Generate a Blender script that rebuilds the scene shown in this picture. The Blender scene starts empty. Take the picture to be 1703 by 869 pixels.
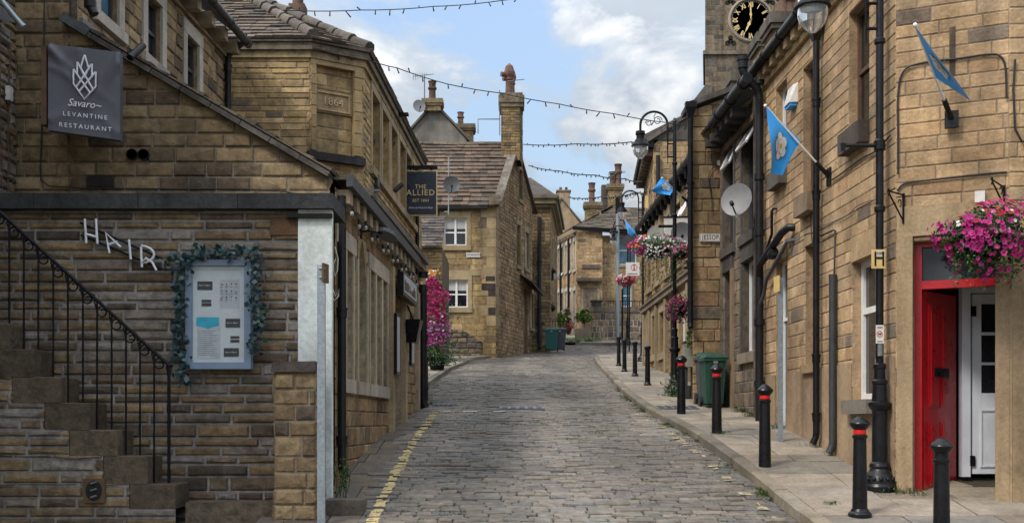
import bpy, math, random
from mathutils import Vector, Matrix, noise

R = random.Random(1864)
SC = bpy.context.scene
COL = SC.collection
EYE, FPX, CX, HV = 2.0, 1850.0, 851.5, 700.0     # eye height, focal length and principal point in photo pixels


def ray(u, v):
    return Vector(((u - CX) / FPX, 1.0, (HV - v) / FPX))


def at(u, v, Y):
    r = ray(u, v) * Y
    return Vector((r.x, r.y, r.z + EYE))


def interp(tab, t):
    if t <= tab[0][0]:
        return tab[0][1]
    for (a, x), (b, y) in zip(tab, tab[1:]):
        if t <= b:
            return x + (y - x) * (t - a) / (b - a)
    return tab[-1][1]


GT = [(-40, -1.75), (0, -1.72), (5, -1.62), (8, -1.36), (11.1, -.95), (13.5, -.54), (16.1, -.16), (18.9, .13), (22, .43),
      (26.6, .86), (30.3, 1.23), (35.9, 1.79), (40, 2.17), (44, 2.55), (51, 3.23), (58, 4.08), (60, 4.36), (66, 5.05),
      (80, 6.4), (110, 8.2), (200, 9.0)]


def G(Y):                       # pavement height on the hill
    return EYE + (interp(GT, Y - .6) + interp(GT, Y) * 2 + interp(GT, Y + .6)) / 4


def S(Y):                       # road surface
    return G(Y) - .11


# ------------------------------------------------------------------ things
BASE = {}


def _tag(o, label=None, cat=None, group=None, kind=None):
    if label: o['label'] = label
    if cat: o['category'] = cat
    if group: o['group'] = group
    if kind: o['kind'] = kind
    return o


def thing(name, label, cat, loc, group=None):
    o = bpy.data.objects.new(name, None)
    o.empty_display_size = .2
    COL.objects.link(o)
    o.location = loc
    BASE[o] = Vector(loc)
    return _tag(o, label, cat, group)


def copy_tree(o, parent=None):
    c = o.copy()
    COL.objects.link(c)
    if parent: c.parent = parent
    BASE[c] = BASE.get(o, Vector((0, 0, 0)))
    for ch in list(o.children):
        copy_tree(ch, c)
    return c


class MB:
    def __init__(s):
        s.v, s.f, s.t, s.m, s.sm = [], [], [], [], []

    def face(s, pts, tint=(1, 1, 1), m=0, sm=False):
        i = len(s.v)
        s.v += [tuple(p) for p in pts]
        s.f.append(tuple(range(i, i + len(pts))))
        s.t.append(tint); s.m.append(m); s.sm.append(sm)

    def mesh(s, pts, faces, tint=(1, 1, 1), m=0, sm=False):
        i = len(s.v)
        s.v += [tuple(p) for p in pts]
        for f in faces:
            s.f.append(tuple(k + i for k in f))
            s.t.append(tint); s.m.append(m); s.sm.append(sm)

    def hexa(s, lo, hi, tint=(1, 1, 1), m=0):
        """two rings of equal length: lo and hi"""
        n = len(lo)
        fs = [tuple(range(n))[::-1], tuple(range(n, 2 * n))]
        fs += [(i, (i + 1) % n, n + (i + 1) % n, n + i) for i in range(n)]
        s.mesh(list(lo) + list(hi), fs, tint, m)

    def box(s, c, sz, tint=(1, 1, 1), rz=0.0, m=0, rx=0.0, ry=0.0):
        M = Matrix.Rotation(rz, 3, 'Z') @ Matrix.Rotation(ry, 3, 'Y') @ Matrix.Rotation(rx, 3, 'X')
        c = Vector(c)
        h = Vector(sz) / 2
        P = lambda x, y, z: c + M @ Vector((x * h.x, y * h.y, z * h.z))
        s.hexa([P(-1, -1, -1), P(1, -1, -1), P(1, 1, -1), P(-1, 1, -1)],
               [P(-1, -1, 1), P(1, -1, 1), P(1, 1, 1), P(-1, 1, 1)], tint, m)

    def tube(s, pts, r, n=8, tint=(1, 1, 1), m=0, cap=True):
        pts = [Vector(p) for p in pts]
        rs = r if isinstance(r, (list, tuple)) else [r] * len(pts)
        rings = []
        up = None
        for i, p in enumerate(pts):
            d = (pts[min(i + 1, len(pts) - 1)] - pts[max(i - 1, 0)])
            if d.length < 1e-9: d = Vector((0, 0, 1))
            d.normalize()
            if up is None:
                up = Vector((0, 0, 1)) if abs(d.z) < .9 else Vector((1, 0, 0))
            a = d.cross(up)
            if a.length < 1e-4: a = d.cross(Vector((0, 1, 0)))
            a.normalize()
            b = a.cross(d); up = b
            rings.append([p + (a * math.cos(k * 2 * math.pi / n) + b * math.sin(k * 2 * math.pi / n)) * rs[i] for k in range(n)])
        vs = [q for g in rings for q in g]
        fs = []
        for i in range(len(pts) - 1):
            for k in range(n):
                fs.append((i * n + k, i * n + (k + 1) % n, (i + 1) * n + (k + 1) % n, (i + 1) * n + k))
        s.mesh(vs, fs, tint, m, True)
        if cap:
            s.face(rings[0], tint, m); s.face(rings[-1], tint, m)

    def lathe(s, prof, c, n=20, tint=(1, 1, 1), m=0, tints=None):
        """prof: (r, z) list, axis vertical through c"""
        c = Vector(c)
        for j, ((r0, z0), (r1, z1)) in enumerate(zip(prof, prof[1:])):
            a = [c + Vector((r0 * math.cos(k * 2 * math.pi / n), r0 * math.sin(k * 2 * math.pi / n), z0)) for k in range(n)]
            b = [c + Vector((r1 * math.cos(k * 2 * math.pi / n), r1 * math.sin(k * 2 * math.pi / n), z1)) for k in range(n)]
            s.mesh(a + b, [(k, (k + 1) % n, n + (k + 1) % n, n + k) for k in range(n)], tint, m, True)

    def disc(s, c, ex, ey, rx, ry=None, n=24, tint=(1, 1, 1), th=0.0, m=0):
        ry = rx if ry is None else ry
        c = Vector(c); ex = Vector(ex); ey = Vector(ey)
        nn = ex.cross(ey).normalized()
        lo = [c + ex * rx * math.cos(k * 2 * math.pi / n) + ey * ry * math.sin(k * 2 * math.pi / n) for k in range(n)]
        if th:
            s.hexa(lo, [p + nn * th for p in lo], tint, m)
        else:
            s.face(lo, tint, m)

    def ball(s, c, r, n=10, tint=(1, 1, 1), m=0, sz=1.0):
        prof = [(max(1e-4, r * math.sin(i * math.pi / n)), -r * sz * math.cos(i * math.pi / n)) for i in range(n + 1)]
        s.lathe(prof, c, max(8, n), tint, m)

    def text(s, key, o, ex, ez, size, tint=(1, 1, 1), m=0, depth=.004, sx=1.0):
        vs, fs = TXT[key]
        o = Vector(o); ex = Vector(ex); ez = Vector(ez)
        nn = ex.cross(ez).normalized()
        s.mesh([o + ex * (x * size * sx) + ez * (y * size) + nn * (z * depth) for x, y, z in vs], fs, tint, m)

    def build(s, name, mats, parent=None, base=None):
        if not s.f:
            return None
        b = Vector(base) if base is not None else (BASE[parent] if parent else Vector((0, 0, 0)))
        me = bpy.data.meshes.new(name)
        me.from_pydata([(x - b.x, y - b.y, z - b.z) for x, y, z in s.v], [], s.f)
        at_ = me.attributes.new('tint', 'FLOAT_COLOR', 'FACE')
        buf = []
        for t in s.t: buf += [t[0], t[1], t[2], 1.0]
        at_.data.foreach_set('color', buf)
        if not isinstance(mats, (list, tuple)): mats = [mats]
        for m in mats: me.materials.append(m)
        if len(mats) > 1: me.polygons.foreach_set('material_index', s.m)
        me.polygons.foreach_set('use_smooth', s.sm)
        me.update()
        o = bpy.data.objects.new(name, me)
        COL.objects.link(o)
        BASE[o] = b
        if parent:
            o.parent = parent
        else:
            o.location = b
        return o


TXT = {}


def prep_text(key, body, spacing=1.0, offset=0.0, shear=0.0):
    cu = bpy.data.curves.new('lettering', 'FONT')
    cu.body = body; cu.align_x = 'CENTER'; cu.align_y = 'CENTER'; cu.size = 1
    cu.extrude = .5; cu.space_character = spacing; cu.resolution_u = 3; cu.offset = offset; cu.shear = shear
    o = bpy.data.objects.new('lettering', cu)
    COL.objects.link(o)
    dg = bpy.context.evaluated_depsgraph_get()
    me = bpy.data.meshes.new_from_object(o.evaluated_get(dg))
    TXT[key] = ([tuple(v.co) for v in me.vertices], [tuple(p.vertices) for p in me.polygons])
    bpy.data.objects.remove(o); bpy.data.curves.remove(cu); bpy.data.meshes.remove(me)


for k_, b_, sp_, of_, sh_ in [
        ('lev', 'LEVANTINE', 1.45, 0, 0), ('rest', 'RESTAURANT', 1.4, 0, 0), ('sav', 'Savaro~', 1.0, 0, .35), ('the', 'THE', 1.1, 0, 0),
        ('allied', 'ALLIED', 1.15, 0, 0), ('est', 'EST 1864', 1.05, 0, 0), ('drinks', 'DRINKS & WINE EMPORIUM', 1.05, 0, 0),
        ('1864', '1864', 1.15, .0, 0), ('jessop', 'JESSOP', 1.15, .015, 0), ('exch', 'EXCHANGE', 1.05, .01, 0), ('100', '100', 1.0, .02, 0),
        ('H', 'H', 1.0, .03, 0), ('spirit', "Apero Bagus", 1.0, 0, .3)] + \
        [('n%d' % i, t, .9, .02, 0) for i, t in enumerate(['XII', 'I', 'II', 'III', 'IIII', 'V', 'VI', 'VII', 'VIII', 'IX', 'X', 'XI'])]:
    prep_text(k_, b_, sp_, of_, sh_)


# ------------------------------------------------------------------ materials
def new_mat(name):
    m = bpy.data.materials.new(name)
    m.use_nodes = True
    nt = m.node_tree
    b = nt.nodes['Principled BSDF']
    return m, nt, b


def nd(nt, t, **kw):
    n = nt.nodes.new(t)
    for k, v in kw.items():
        if k in n.inputs: n.inputs[k].default_value = v
        else: setattr(n, k, v)
    return n


def mulcol(nt, a, b, fac=1.0, mode='MULTIPLY'):
    n = nt.nodes.new('ShaderNodeMix'); n.data_type = 'RGBA'; n.blend_type = mode
    if isinstance(fac, float): n.inputs[0].default_value = fac
    else: nt.links.new(fac, n.inputs[0])
    for i, x in ((6, a), (7, b)):
        if isinstance(x, tuple): n.inputs[i].default_value = (*x, 1)
        else: nt.links.new(x, n.inputs[i])
    return n.outputs[2]


def ramp(nt, src, a, b, ca=(0, 0, 0), cb=(1, 1, 1)):
    n = nt.nodes.new('ShaderNodeValToRGB')
    n.color_ramp.elements[0].position = a; n.color_ramp.elements[1].position = b
    n.color_ramp.elements[0].color = (*ca, 1); n.color_ramp.elements[1].color = (*cb, 1)
    nt.links.new(src, n.inputs[0])
    return n.outputs[0]


def mat_tint(name, rough=.85, fine=7.0, amt=.45, stain=.5, stain_scale=.5, bump=.35, bscale=22.0, mul=(1, 1, 1), streak=True, spec=.25,
             stain_col=(.3, .28, .27), moss=0.0, patch=.45, tone=(1, 1.01, 1.05)):
    """stone-like material: the tint of each block times noise, stains and streaks of weather"""
    m, nt, b = new_mat(name)
    tc = nd(nt, 'ShaderNodeTexCoord').outputs['Object']
    atn = nd(nt, 'ShaderNodeAttribute'); atn.attribute_name = 'tint'
    col = mulcol(nt, atn.outputs['Color'], tuple(x * y for x, y in zip(mul, tone)))
    n1 = nd(nt, 'ShaderNodeTexNoise', Scale=fine, Detail=7.0, Roughness=.68); nt.links.new(tc, n1.inputs['Vector'])
    lo, hi = 1 - amt, 1 + amt
    col = mulcol(nt, col, ramp(nt, n1.outputs[0], .3, .7, (lo, lo, lo * .97), (hi, hi * .99, hi * .96)))
    n1b = nd(nt, 'ShaderNodeTexNoise', Scale=fine * 7, Detail=4.0, Roughness=.7); nt.links.new(tc, n1b.inputs['Vector'])
    col = mulcol(nt, col, ramp(nt, n1b.outputs[0], .3, .62, (.72, .71, .7), (1.12, 1.1, 1.08)), .8)
    n2 = nd(nt, 'ShaderNodeTexNoise', Scale=stain_scale, Detail=6.0, Roughness=.62); nt.links.new(tc, n2.inputs['Vector'])
    if stain:
        col = mulcol(nt, col, ramp(nt, n2.outputs[0], .43, .66, (1, 1, 1), stain_col), stain)
        if streak:
            mp = nd(nt, 'ShaderNodeMapping'); mp.inputs['Scale'].default_value = (2.6, 2.6, .22); nt.links.new(tc, mp.inputs[0])
            n3 = nd(nt, 'ShaderNodeTexNoise', Scale=1.0, Detail=5.0, Roughness=.6); nt.links.new(mp.outputs[0], n3.inputs['Vector'])
            col = mulcol(nt, col, ramp(nt, n3.outputs[0], .47, .66, (1, 1, 1), stain_col), stain * .8)
    if patch:
        n5 = nd(nt, 'ShaderNodeTexNoise', Scale=2.3, Detail=9.0, Roughness=.66, Distortion=.6); nt.links.new(tc, n5.inputs['Vector'])
        col = mulcol(nt, col, ramp(nt, n5.outputs[0], .56, .70, (1, 1, 1), (.42, .40, .40)), patch)
    if moss:
        n4 = nd(nt, 'ShaderNodeTexNoise', Scale=1.3, Detail=8.0, Roughness=.7); nt.links.new(tc, n4.inputs['Vector'])
        f = ramp(nt, n4.outputs[0], .56, .7, (0, 0, 0), (moss, moss, moss))
        col = mulcol(nt, col, (.07, .10, .03), f, 'MIX')
    nt.links.new(col, b.inputs['Base Color'])
    b.inputs['Roughness'].default_value = rough
    b.inputs['Specular IOR Level'].default_value = spec
    nb = nd(nt, 'ShaderNodeTexNoise', Scale=bscale, Detail=6.0, Roughness=.7); nt.links.new(tc, nb.inputs['Vector'])
    nb2 = nd(nt, 'ShaderNodeTexVoronoi', Scale=bscale * .8); nt.links.new(tc, nb2.inputs['Vector'])
    ad = nd(nt, 'ShaderNodeMath', operation='MULTIPLY_ADD'); nt.links.new(nb2.outputs[0], ad.inputs[0]); ad.inputs[1].default_value = .35
    nt.links.new(nb.outputs[0], ad.inputs[2])
    bp = nd(nt, 'ShaderNodeBump', Strength=bump, Distance=.03); nt.links.new(ad.outputs[0], bp.inputs['Height'])
    nt.links.new(bp.outputs[0], b.inputs['Normal'])
    return m


def mat_plain(name, col, rough=.5, metal=0.0, var=.2, scale=9.0, bump=.08, spec=.5, worn=None, wfrac=.62, tint=False, coat=0.0):
    m, nt, b = new_mat(name)
    tc = nd(nt, 'ShaderNodeTexCoord').outputs['Object']
    n1 = nd(nt, 'ShaderNodeTexNoise', Scale=scale, Detail=6.0, Roughness=.65); nt.links.new(tc, n1.inputs['Vector'])
    base = col
    if tint:
        a = nd(nt, 'ShaderNodeAttribute'); a.attribute_name = 'tint'
        base = mulcol(nt, a.outputs['Color'], col)
    c = mulcol(nt, base, ramp(nt, n1.outputs[0], .3, .7, (1 - var,) * 3, (1 + var,) * 3))
    if worn:
        n2 = nd(nt, 'ShaderNodeTexNoise', Scale=scale * 2.2, Detail=8.0, Roughness=.72); nt.links.new(tc, n2.inputs['Vector'])
        c = mulcol(nt, c, worn, ramp(nt, n2.outputs[0], wfrac, wfrac + .06), 'MIX')
    nt.links.new(c, b.inputs['Base Color'])
    r = ramp(nt, n1.outputs[0], .3, .7, (max(0, rough - .12),) * 3, (min(1, rough + .12),) * 3)
    nt.links.new(r, b.inputs['Roughness'])
    b.inputs['Metallic'].default_value = metal
    b.inputs['Specular IOR Level'].default_value = spec
    if coat: b.inputs['Coat Weight'].default_value = coat
    if bump:
        nb = nd(nt, 'ShaderNodeTexNoise', Scale=scale * 4, Detail=5.0, Roughness=.6); nt.links.new(tc, nb.inputs['Vector'])
        bp = nd(nt, 'ShaderNodeBump', Strength=bump, Distance=.02); nt.links.new(nb.outputs[0], bp.inputs['Height'])
        nt.links.new(bp.outputs[0], b.inputs['Normal'])
    return m


def mat_leaf(name, rough=.55, trans=.25):
    m, nt, b = new_mat(name)
    a = nd(nt, 'ShaderNodeAttribute'); a.attribute_name = 'tint'
    nt.links.new(a.outputs['Color'], b.inputs['Base Color'])
    b.inputs['Roughness'].default_value = rough
    tr = nd(nt, 'ShaderNodeBsdfTranslucent'); nt.links.new(a.outputs['Color'], tr.inputs['Color'])
    mx = nd(nt, 'ShaderNodeMixShader'); mx.inputs[0].default_value = trans
    nt.links.new(b.outputs[0], mx.inputs[1]); nt.links.new(tr.outputs[0], mx.inputs[2])
    nt.links.new(mx.outputs[0], nt.nodes['Material Output'].inputs['Surface'])
    return m


M = {}
M['stone'] = mat_tint('weathered_sandstone')
M['stone_dark'] = mat_tint('dark_coursed_stone', fine=9, amt=.45, stain=.38, bump=.7, bscale=16, patch=.3)  # coarser coursed stone; its dark tones come from the block tints
M['stone_smooth'] = mat_tint('dressed_sandstone', fine=4, amt=.22, stain=.45, bump=.15, bscale=40)
M['stone_soot'] = mat_tint('sooty_stone', fine=6, amt=.4, stain=.75, bump=.35)
M['ashlar'] = mat_tint('tan_ashlar', fine=5, amt=.28, stain=.55, stain_scale=.7, bump=.4, bscale=26, patch=.55, mul=(1.2, 1.17, 1.15))
M['slate'] = mat_tint('stone_roof_slate', tone=(1, 1, .98), fine=8, amt=.4, stain=.35, streak=False, bump=.3, moss=.25)
M['setts'] = mat_tint('worn_granite_setts', tone=(1, 1, 1), rough=.62, fine=10, amt=.45, stain=.35, stain_scale=.35, streak=False, bump=.55, bscale=24, spec=.4)
M['flag'] = mat_tint('york_stone_flags', tone=(1, 1, 1), rough=.8, fine=3.0, amt=.28, stain=.4, stain_scale=.9, streak=False, bump=.25, bscale=30, stain_col=(.5, .48, .46))
M['kerb'] = mat_tint('kerb_stone', tone=(1, 1, 1), rough=.8, fine=4, amt=.3, stain=.5, streak=False, bump=.3)
M['bed'] = mat_tint('sett_bedding', rough=.95, fine=12, amt=.5, stain=.3, streak=False, bump=.5, moss=.8)
M['render'] = mat_tint('cement_render', fine=3, amt=.16, stain=.5, bump=.12, bscale=50)
M['white_paint'] = mat_plain('weathered_white_paint', (.66, .70, .76), .55, var=.12, scale=3, worn=(.42, .42, .42), wfrac=.66)
M['white_frame'] = mat_plain('white_window_frame', (.72, .72, .71), .4, var=.08)
M['cream'] = mat_plain('cream_paint', (.52, .44, .32), .6, var=.12)
M['black'] = mat_plain('black_gloss_ironwork', (.007, .0075, .009), .34, var=.4, bump=.12, worn=(.05, .045, .04), wfrac=.66, spec=.3)
M['black_plastic'] = mat_plain('black_pipe', (.010, .011, .013), .42, var=.3, worn=(.045, .045, .045), wfrac=.70, spec=.3)
M['iron'] = mat_plain('dark_painted_iron', (.007, .007, .009), .5, var=.35, bump=.25, spec=.16)
M['charcoal'] = mat_plain('charcoal_metal', (.035, .037, .042), .5, var=.25)
M['lead'] = mat_plain('grey_lead', (.12, .13, .145), .6, var=.3, scale=5, bump=.2)
M['galv'] = mat_plain('galvanised_steel', (.30, .35, .38), .45, metal=.5, var=.25, scale=30)
M['red_paint'] = mat_plain('red_door_paint', (.42, .006, .012), .33, var=.14, scale=4, bump=.05, coat=.2)
M['red_band'] = mat_plain('red_reflective_band', (.62, .012, .012), .35, var=.12)
M['yellow_line'] = mat_plain('worn_yellow_paint', (.50, .385, .17), .85, var=.3, scale=7, worn=(.20, .175, .135), wfrac=.53)
M['faded_line'] = mat_plain('faded_yellow_paint', (.40, .31, .15), .85, var=.3, scale=7, worn=(.185, .165, .135), wfrac=.47)
M['white_line'] = mat_plain('worn_white_paint', (.5, .5, .48), .75, var=.3, worn=(.2, .19, .17), wfrac=.55)
M['flag_blue'] = mat_plain('blue_flag_cloth', (.010, .34, .88), .7, var=.12, bump=.12)
M['flag_blue'].node_tree.nodes['Principled BSDF'].inputs['Sheen Weight'].default_value = .2
M['white_cloth'] = mat_plain('white_cloth', (.72, .73, .76), .75, var=.08)
M['gold'] = mat_plain('gilt_paint', (.74, .55, .24), .4, var=.12)
M['lemon'] = mat_plain('yellow_cloth', (.62, .42, .04), .7)
M['sepal'] = mat_plain('green_cloth', (.04, .22, .06), .7)
M['navy'] = mat_plain('dark_navy_board', (.012, .017, .032), .3, var=.25)
M['clock_black'] = mat_plain('black_clock_dial', (.012, .014, .02), .4)
M['cover'] = mat_plain('grey_fabric_cover', (.075, .075, .095), .55, var=.15, scale=3, bump=.15)
M['print'] = mat_plain('pale_print', (.66, .67, .72), .6)
M['board_frame'] = mat_plain('blue_grey_case_frame', (.17, .23, .33), .45, var=.12)
M['paper'] = mat_plain('pale_poster_board', (.46, .52, .54), .5, var=.08)
M['paper2'] = mat_plain('menu_sheet', (.38, .42, .45), .6)
M['aqua'] = mat_plain('turquoise_print', (.02, .32, .46), .5)
M['grey_dish'] = mat_plain('grey_dish_steel', (.16, .16, .165), .5, var=.15)
M['green_bin'] = mat_plain('green_bin_plastic', (.014, .060, .040), .5, var=.2)
M['teal_bin'] = mat_plain('teal_bin_plastic', (.012, .10, .095), .5, var=.2)
M['grey_bin'] = mat_plain('grey_bin_plastic', (.055, .062, .075), .5, var=.2)
M['wood'] = mat_plain('brown_timber', (.10, .055, .03), .65, var=.3)
M['terracotta'] = mat_tint('terracotta', fine=8, amt=.4, stain=.7, bump=.15, mul=(.19, .115, .088))
M['white_panel'] = mat_tint('stained_white_board', rough=.6, fine=2.5, amt=.12, stain=.55, stain_scale=1.1, bump=.12, bscale=30, mul=(.70, .76, .74), stain_col=(.5, .49, .46), patch=.08)
M['cable'] = mat_plain('black_cable', (.012, .012, .013), .6)
M['sign_white'] = mat_plain('white_enamel', (.62, .60, .56), .5, var=.1, worn=(.25, .2, .15), wfrac=.68)
M['cabinet'] = mat_plain('grey_green_cabinet', (.24, .24, .20), .5, var=.12)
M['hyd'] = mat_plain('amber_plate', (.60, .42, .16), .5, var=.15)
M['bulb'] = mat_plain('clear_bulb', (.30, .30, .28), .12, var=.1)
M['curtain'] = mat_plain('pale_blind', (.42, .43, .42), .8)
M['lampglass'] = mat_plain('clear_lamp_bowl', (.16, .19, .21), .08, var=.35, scale=14, spec=.9, worn=(.5, .54, .56), wfrac=.6)
M['leaf'] = mat_leaf('green_leaves')
M['petal'] = mat_leaf('petals', .6, .2)
M['euc'] = mat_leaf('waxy_teal_leaves', .42, .05)
m_, nt_, b_ = new_mat('clear_glass_bowl'); b_.inputs['Base Color'].default_value = (.86, .9, .92, 1); b_.inputs['Roughness'].default_value = .06; b_.inputs['Transmission Weight'].default_value = .82; b_.inputs['IOR'].default_value = 1.12
M['lampglass'] = m_
M['dark'] = mat_plain('dark_interior', (.012, .011, .010), .9)


def mat_glass(name, base=(.012, .015, .02), rough=.06, var=.5):
    m, nt, b = new_mat(name)
    tc = nd(nt, 'ShaderNodeTexCoord').outputs['Object']
    n1 = nd(nt, 'ShaderNodeTexNoise', Scale=1.6, Detail=3.0); nt.links.new(tc, n1.inputs['Vector'])
    c = mulcol(nt, base, ramp(nt, n1.outputs[0], .3, .7, (1 - var,) * 3, (1 + var,) * 3))
    nt.links.new(c, b.inputs['Base Color'])
    b.inputs['Roughness'].default_value = rough
    b.inputs['Specular IOR Level'].default_value = .7
    bp = nd(nt, 'ShaderNodeBump', Strength=.05, Distance=.02); nt.links.new(n1.outputs[0], bp.inputs['Height'])
    nt.links.new(bp.outputs[0], b.inputs['Normal'])
    return m


M['glass'] = mat_glass('dark_window_glass')
M['glass_blue'] = mat_glass('blue_window_glass', (.05, .13, .19), .08)  # same glass with a blue base colour


# ------------------------------------------------------------------ wall frames and masonry
class Fr:
    """a vertical wall plane from plan point p0 to p1; a runs along it, d is out of it towards the street"""
    def __init__(s, p0, p1, flip=False):
        s.o = Vector((p0[0], p0[1], 0)); s.q = Vector((p1[0], p1[1], 0))
        s.e = (s.q - s.o).normalized(); s.L = (s.q - s.o).length
        s.n = Vector((s.e.y, -s.e.x, 0))
        if s.n.dot(-s.o) < 0: s.n = -s.n
        if flip: s.n = -s.n

    def P(s, a, z, d=0.0):
        p = s.o + s.e * a + s.n * d
        return Vector((p.x, p.y, z))

    def pix(s, u, v, d=0.0):
        r = ray(u, v)
        t = (s.o + s.n * d).dot(s.n) / r.dot(s.n)
        p = r * t
        return (p - s.o).dot(s.e), p.z + EYE

    def rect(s, u0, u1, vt, vb, uref=None):
        ur = u0 if uref is None else uref
        a0, zt = s.pix(ur, vt); _, zb = s.pix(ur, vb)
        x0, x1 = s.pix(u0, vt)[0], s.pix(u1, vt)[0]
        return (min(x0, x1), max(x0, x1), min(zt, zb), max(zt, zb))

    def ground(s, a):
        p = s.P(a, 0)
        return G(p.y)


def fbox(mb, fr, a0, a1, z0, z1, d0, d1, tint=(1, 1, 1), m=0):
    mb.hexa([fr.P(a0, z0, d0), fr.P(a1, z0, d0), fr.P(a1, z0, d1), fr.P(a0, z0, d1)],
            [fr.P(a0, z1, d0), fr.P(a1, z1, d0), fr.P(a1, z1, d1), fr.P(a0, z1, d1)], tint, m)


def clip(poly, cl):
    """Sutherland-Hodgman; cl convex, any winding"""
    ar = sum(cl[i][0] * cl[(i + 1) % len(cl)][1] - cl[(i + 1) % len(cl)][0] * cl[i][1] for i in range(len(cl)))
    sg = 1 if ar > 0 else -1
    out = poly
    for i in range(len(cl)):
        (ax, ay), (bx, by) = cl[i], cl[(i + 1) % len(cl)]
        side = lambda p: sg * ((bx - ax) * (p[1] - ay) - (by - ay) * (p[0] - ax))
        inp, out = out, []
        for j in range(len(inp)):
            p, q = inp[j], inp[(j + 1) % len(inp)]
            sp, sq = side(p), side(q)
            if sp >= 0: out.append(p)
            if (sp >= 0) != (sq >= 0):
                t = sp / (sp - sq)
                out.append((p[0] + (q[0] - p[0]) * t, p[1] + (q[1] - p[1]) * t))
        if len(out) < 3: return []
    return out


def area(p):
    return abs(sum(p[i][0] * p[(i + 1) % len(p)][1] - p[(i + 1) % len(p)][0] * p[i][1] for i in range(len(p)))) / 2


def minus(rects, o):
    res = []
    for (a0, a1, z0, z1) in rects:
        if o[0] >= a1 or o[1] <= a0 or o[2] >= z1 or o[3] <= z0:
            res.append((a0, a1, z0, z1)); continue
        if o[0] > a0: res.append((a0, o[0], z0, z1))
        if o[1] < a1: res.append((o[1], a1, z0, z1))
        m0, m1 = max(a0, o[0]), min(a1, o[1])
        if o[2] > z0: res.append((m0, m1, z0, o[2]))
        if o[3] < z1: res.append((m0, m1, o[3], z1))
    return res


def shade(c, f):
    return (c[0] * f, c[1] * f, c[2] * f)


TAN = [((.40, .28, .145), 5), ((.34, .235, .125), 4), ((.44, .32, .18), 3), ((.28, .20, .115), 2), ((.36, .23, .13), 2), ((.17, .135, .095), .6)]
HAIRP = [((.205, .150, .092), 5), ((.145, .110, .075), 3), ((.245, .22, .195), 1.8), ((.25, .178, .10), 3), ((.10, .08, .062), 1), ((.18, .15, .118), 3)]
SAVP = [((.26, .188, .105), 5), ((.215, .155, .09), 4), ((.295, .22, .125), 3), ((.15, .11, .07), 2), ((.10, .08, .06), .3)]
YEL = [((.40, .285, .13), 5), ((.35, .25, .12), 4), ((.44, .325, .165), 3), ((.30, .215, .115), 2), ((.22, .175, .12), 1)]
GREYB = [((.20, .16, .115), 5), ((.15, .125, .10), 4), ((.25, .195, .13), 3), ((.11, .095, .08), 2), ((.085, .078, .07), 1)]
STY = {
    'hair': dict(h=(.085, .13), l=(.22, .75), j=.024, r=(.012, .034), pal=HAIRP, mort=(.30, .285, .27), rough=.012),
    'savaro': dict(h=(.155, .18), l=(.26, .50), j=.013, r=(.010, .028), pal=SAVP, mort=(.24, .205, .155), rough=.012),
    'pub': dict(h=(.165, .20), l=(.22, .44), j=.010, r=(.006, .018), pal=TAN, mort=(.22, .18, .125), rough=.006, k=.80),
    'ashlar': dict(var=.14, h=(.14, .165), l=(.26, .62), j=.007, r=(.005, .010), pal=[((.43, .305, .175), 6), ((.40, .285, .165), 6), ((.46, .335, .20), 4), ((.41, .275, .155), 2), ((.36, .265, .165), 3), ((.20, .16, .12), .45)],
                   mort=(.21, .175, .13), rough=.001),
    'old': dict(h=(.09, .14), l=(.2, .5), j=.012, r=(.008, .022), pal=YEL, mort=(.30, .27, .22), rough=.006),
    'yellow': dict(h=(.09, .135), l=(.25, .65), j=.010, r=(.006, .018), pal=YEL, mort=(.29, .25, .20), rough=.005),
    'mid': dict(h=(.20, .28), l=(.3, .7), j=.010, r=(.005, .014), pal=YEL, mort=(.24, .20, .145), rough=.004, k=.9),
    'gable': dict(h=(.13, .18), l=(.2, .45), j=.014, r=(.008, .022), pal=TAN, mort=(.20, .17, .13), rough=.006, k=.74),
    'grey': dict(h=(.17, .23), l=(.26, .48), j=.014, r=(.006, .016), pal=GREYB, mort=(.30, .26, .20), rough=.004),
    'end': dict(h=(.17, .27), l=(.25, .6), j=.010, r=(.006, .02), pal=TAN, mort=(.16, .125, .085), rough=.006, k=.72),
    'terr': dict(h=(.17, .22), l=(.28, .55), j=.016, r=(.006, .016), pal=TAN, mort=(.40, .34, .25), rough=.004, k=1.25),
    'tower': dict(h=(.24, .32), l=(.5, .95), j=.02, r=(.006, .016), pal=[((.20, .165, .12), 4), ((.15, .13, .105), 4), ((.27, .21, .14), 2), ((.11, .10, .088), 2)], mort=(.25, .21, .155), rough=.004),
    'low': dict(k=1.35, h=(.28, .36), l=(.14, .36), j=.03, r=(.01, .04), pal=GREYB, mort=(.42, .35, .26), rough=.01),
    'rubble': dict(h=(.14, .24), l=(.2, .45), j=.02, r=(.01, .05), pal=GREYB, mort=(.16, .13, .10), rough=.02),
}


def pick(pal):
    return R.choices([p[0] for p in pal], [p[1] for p in pal])[0]


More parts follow.
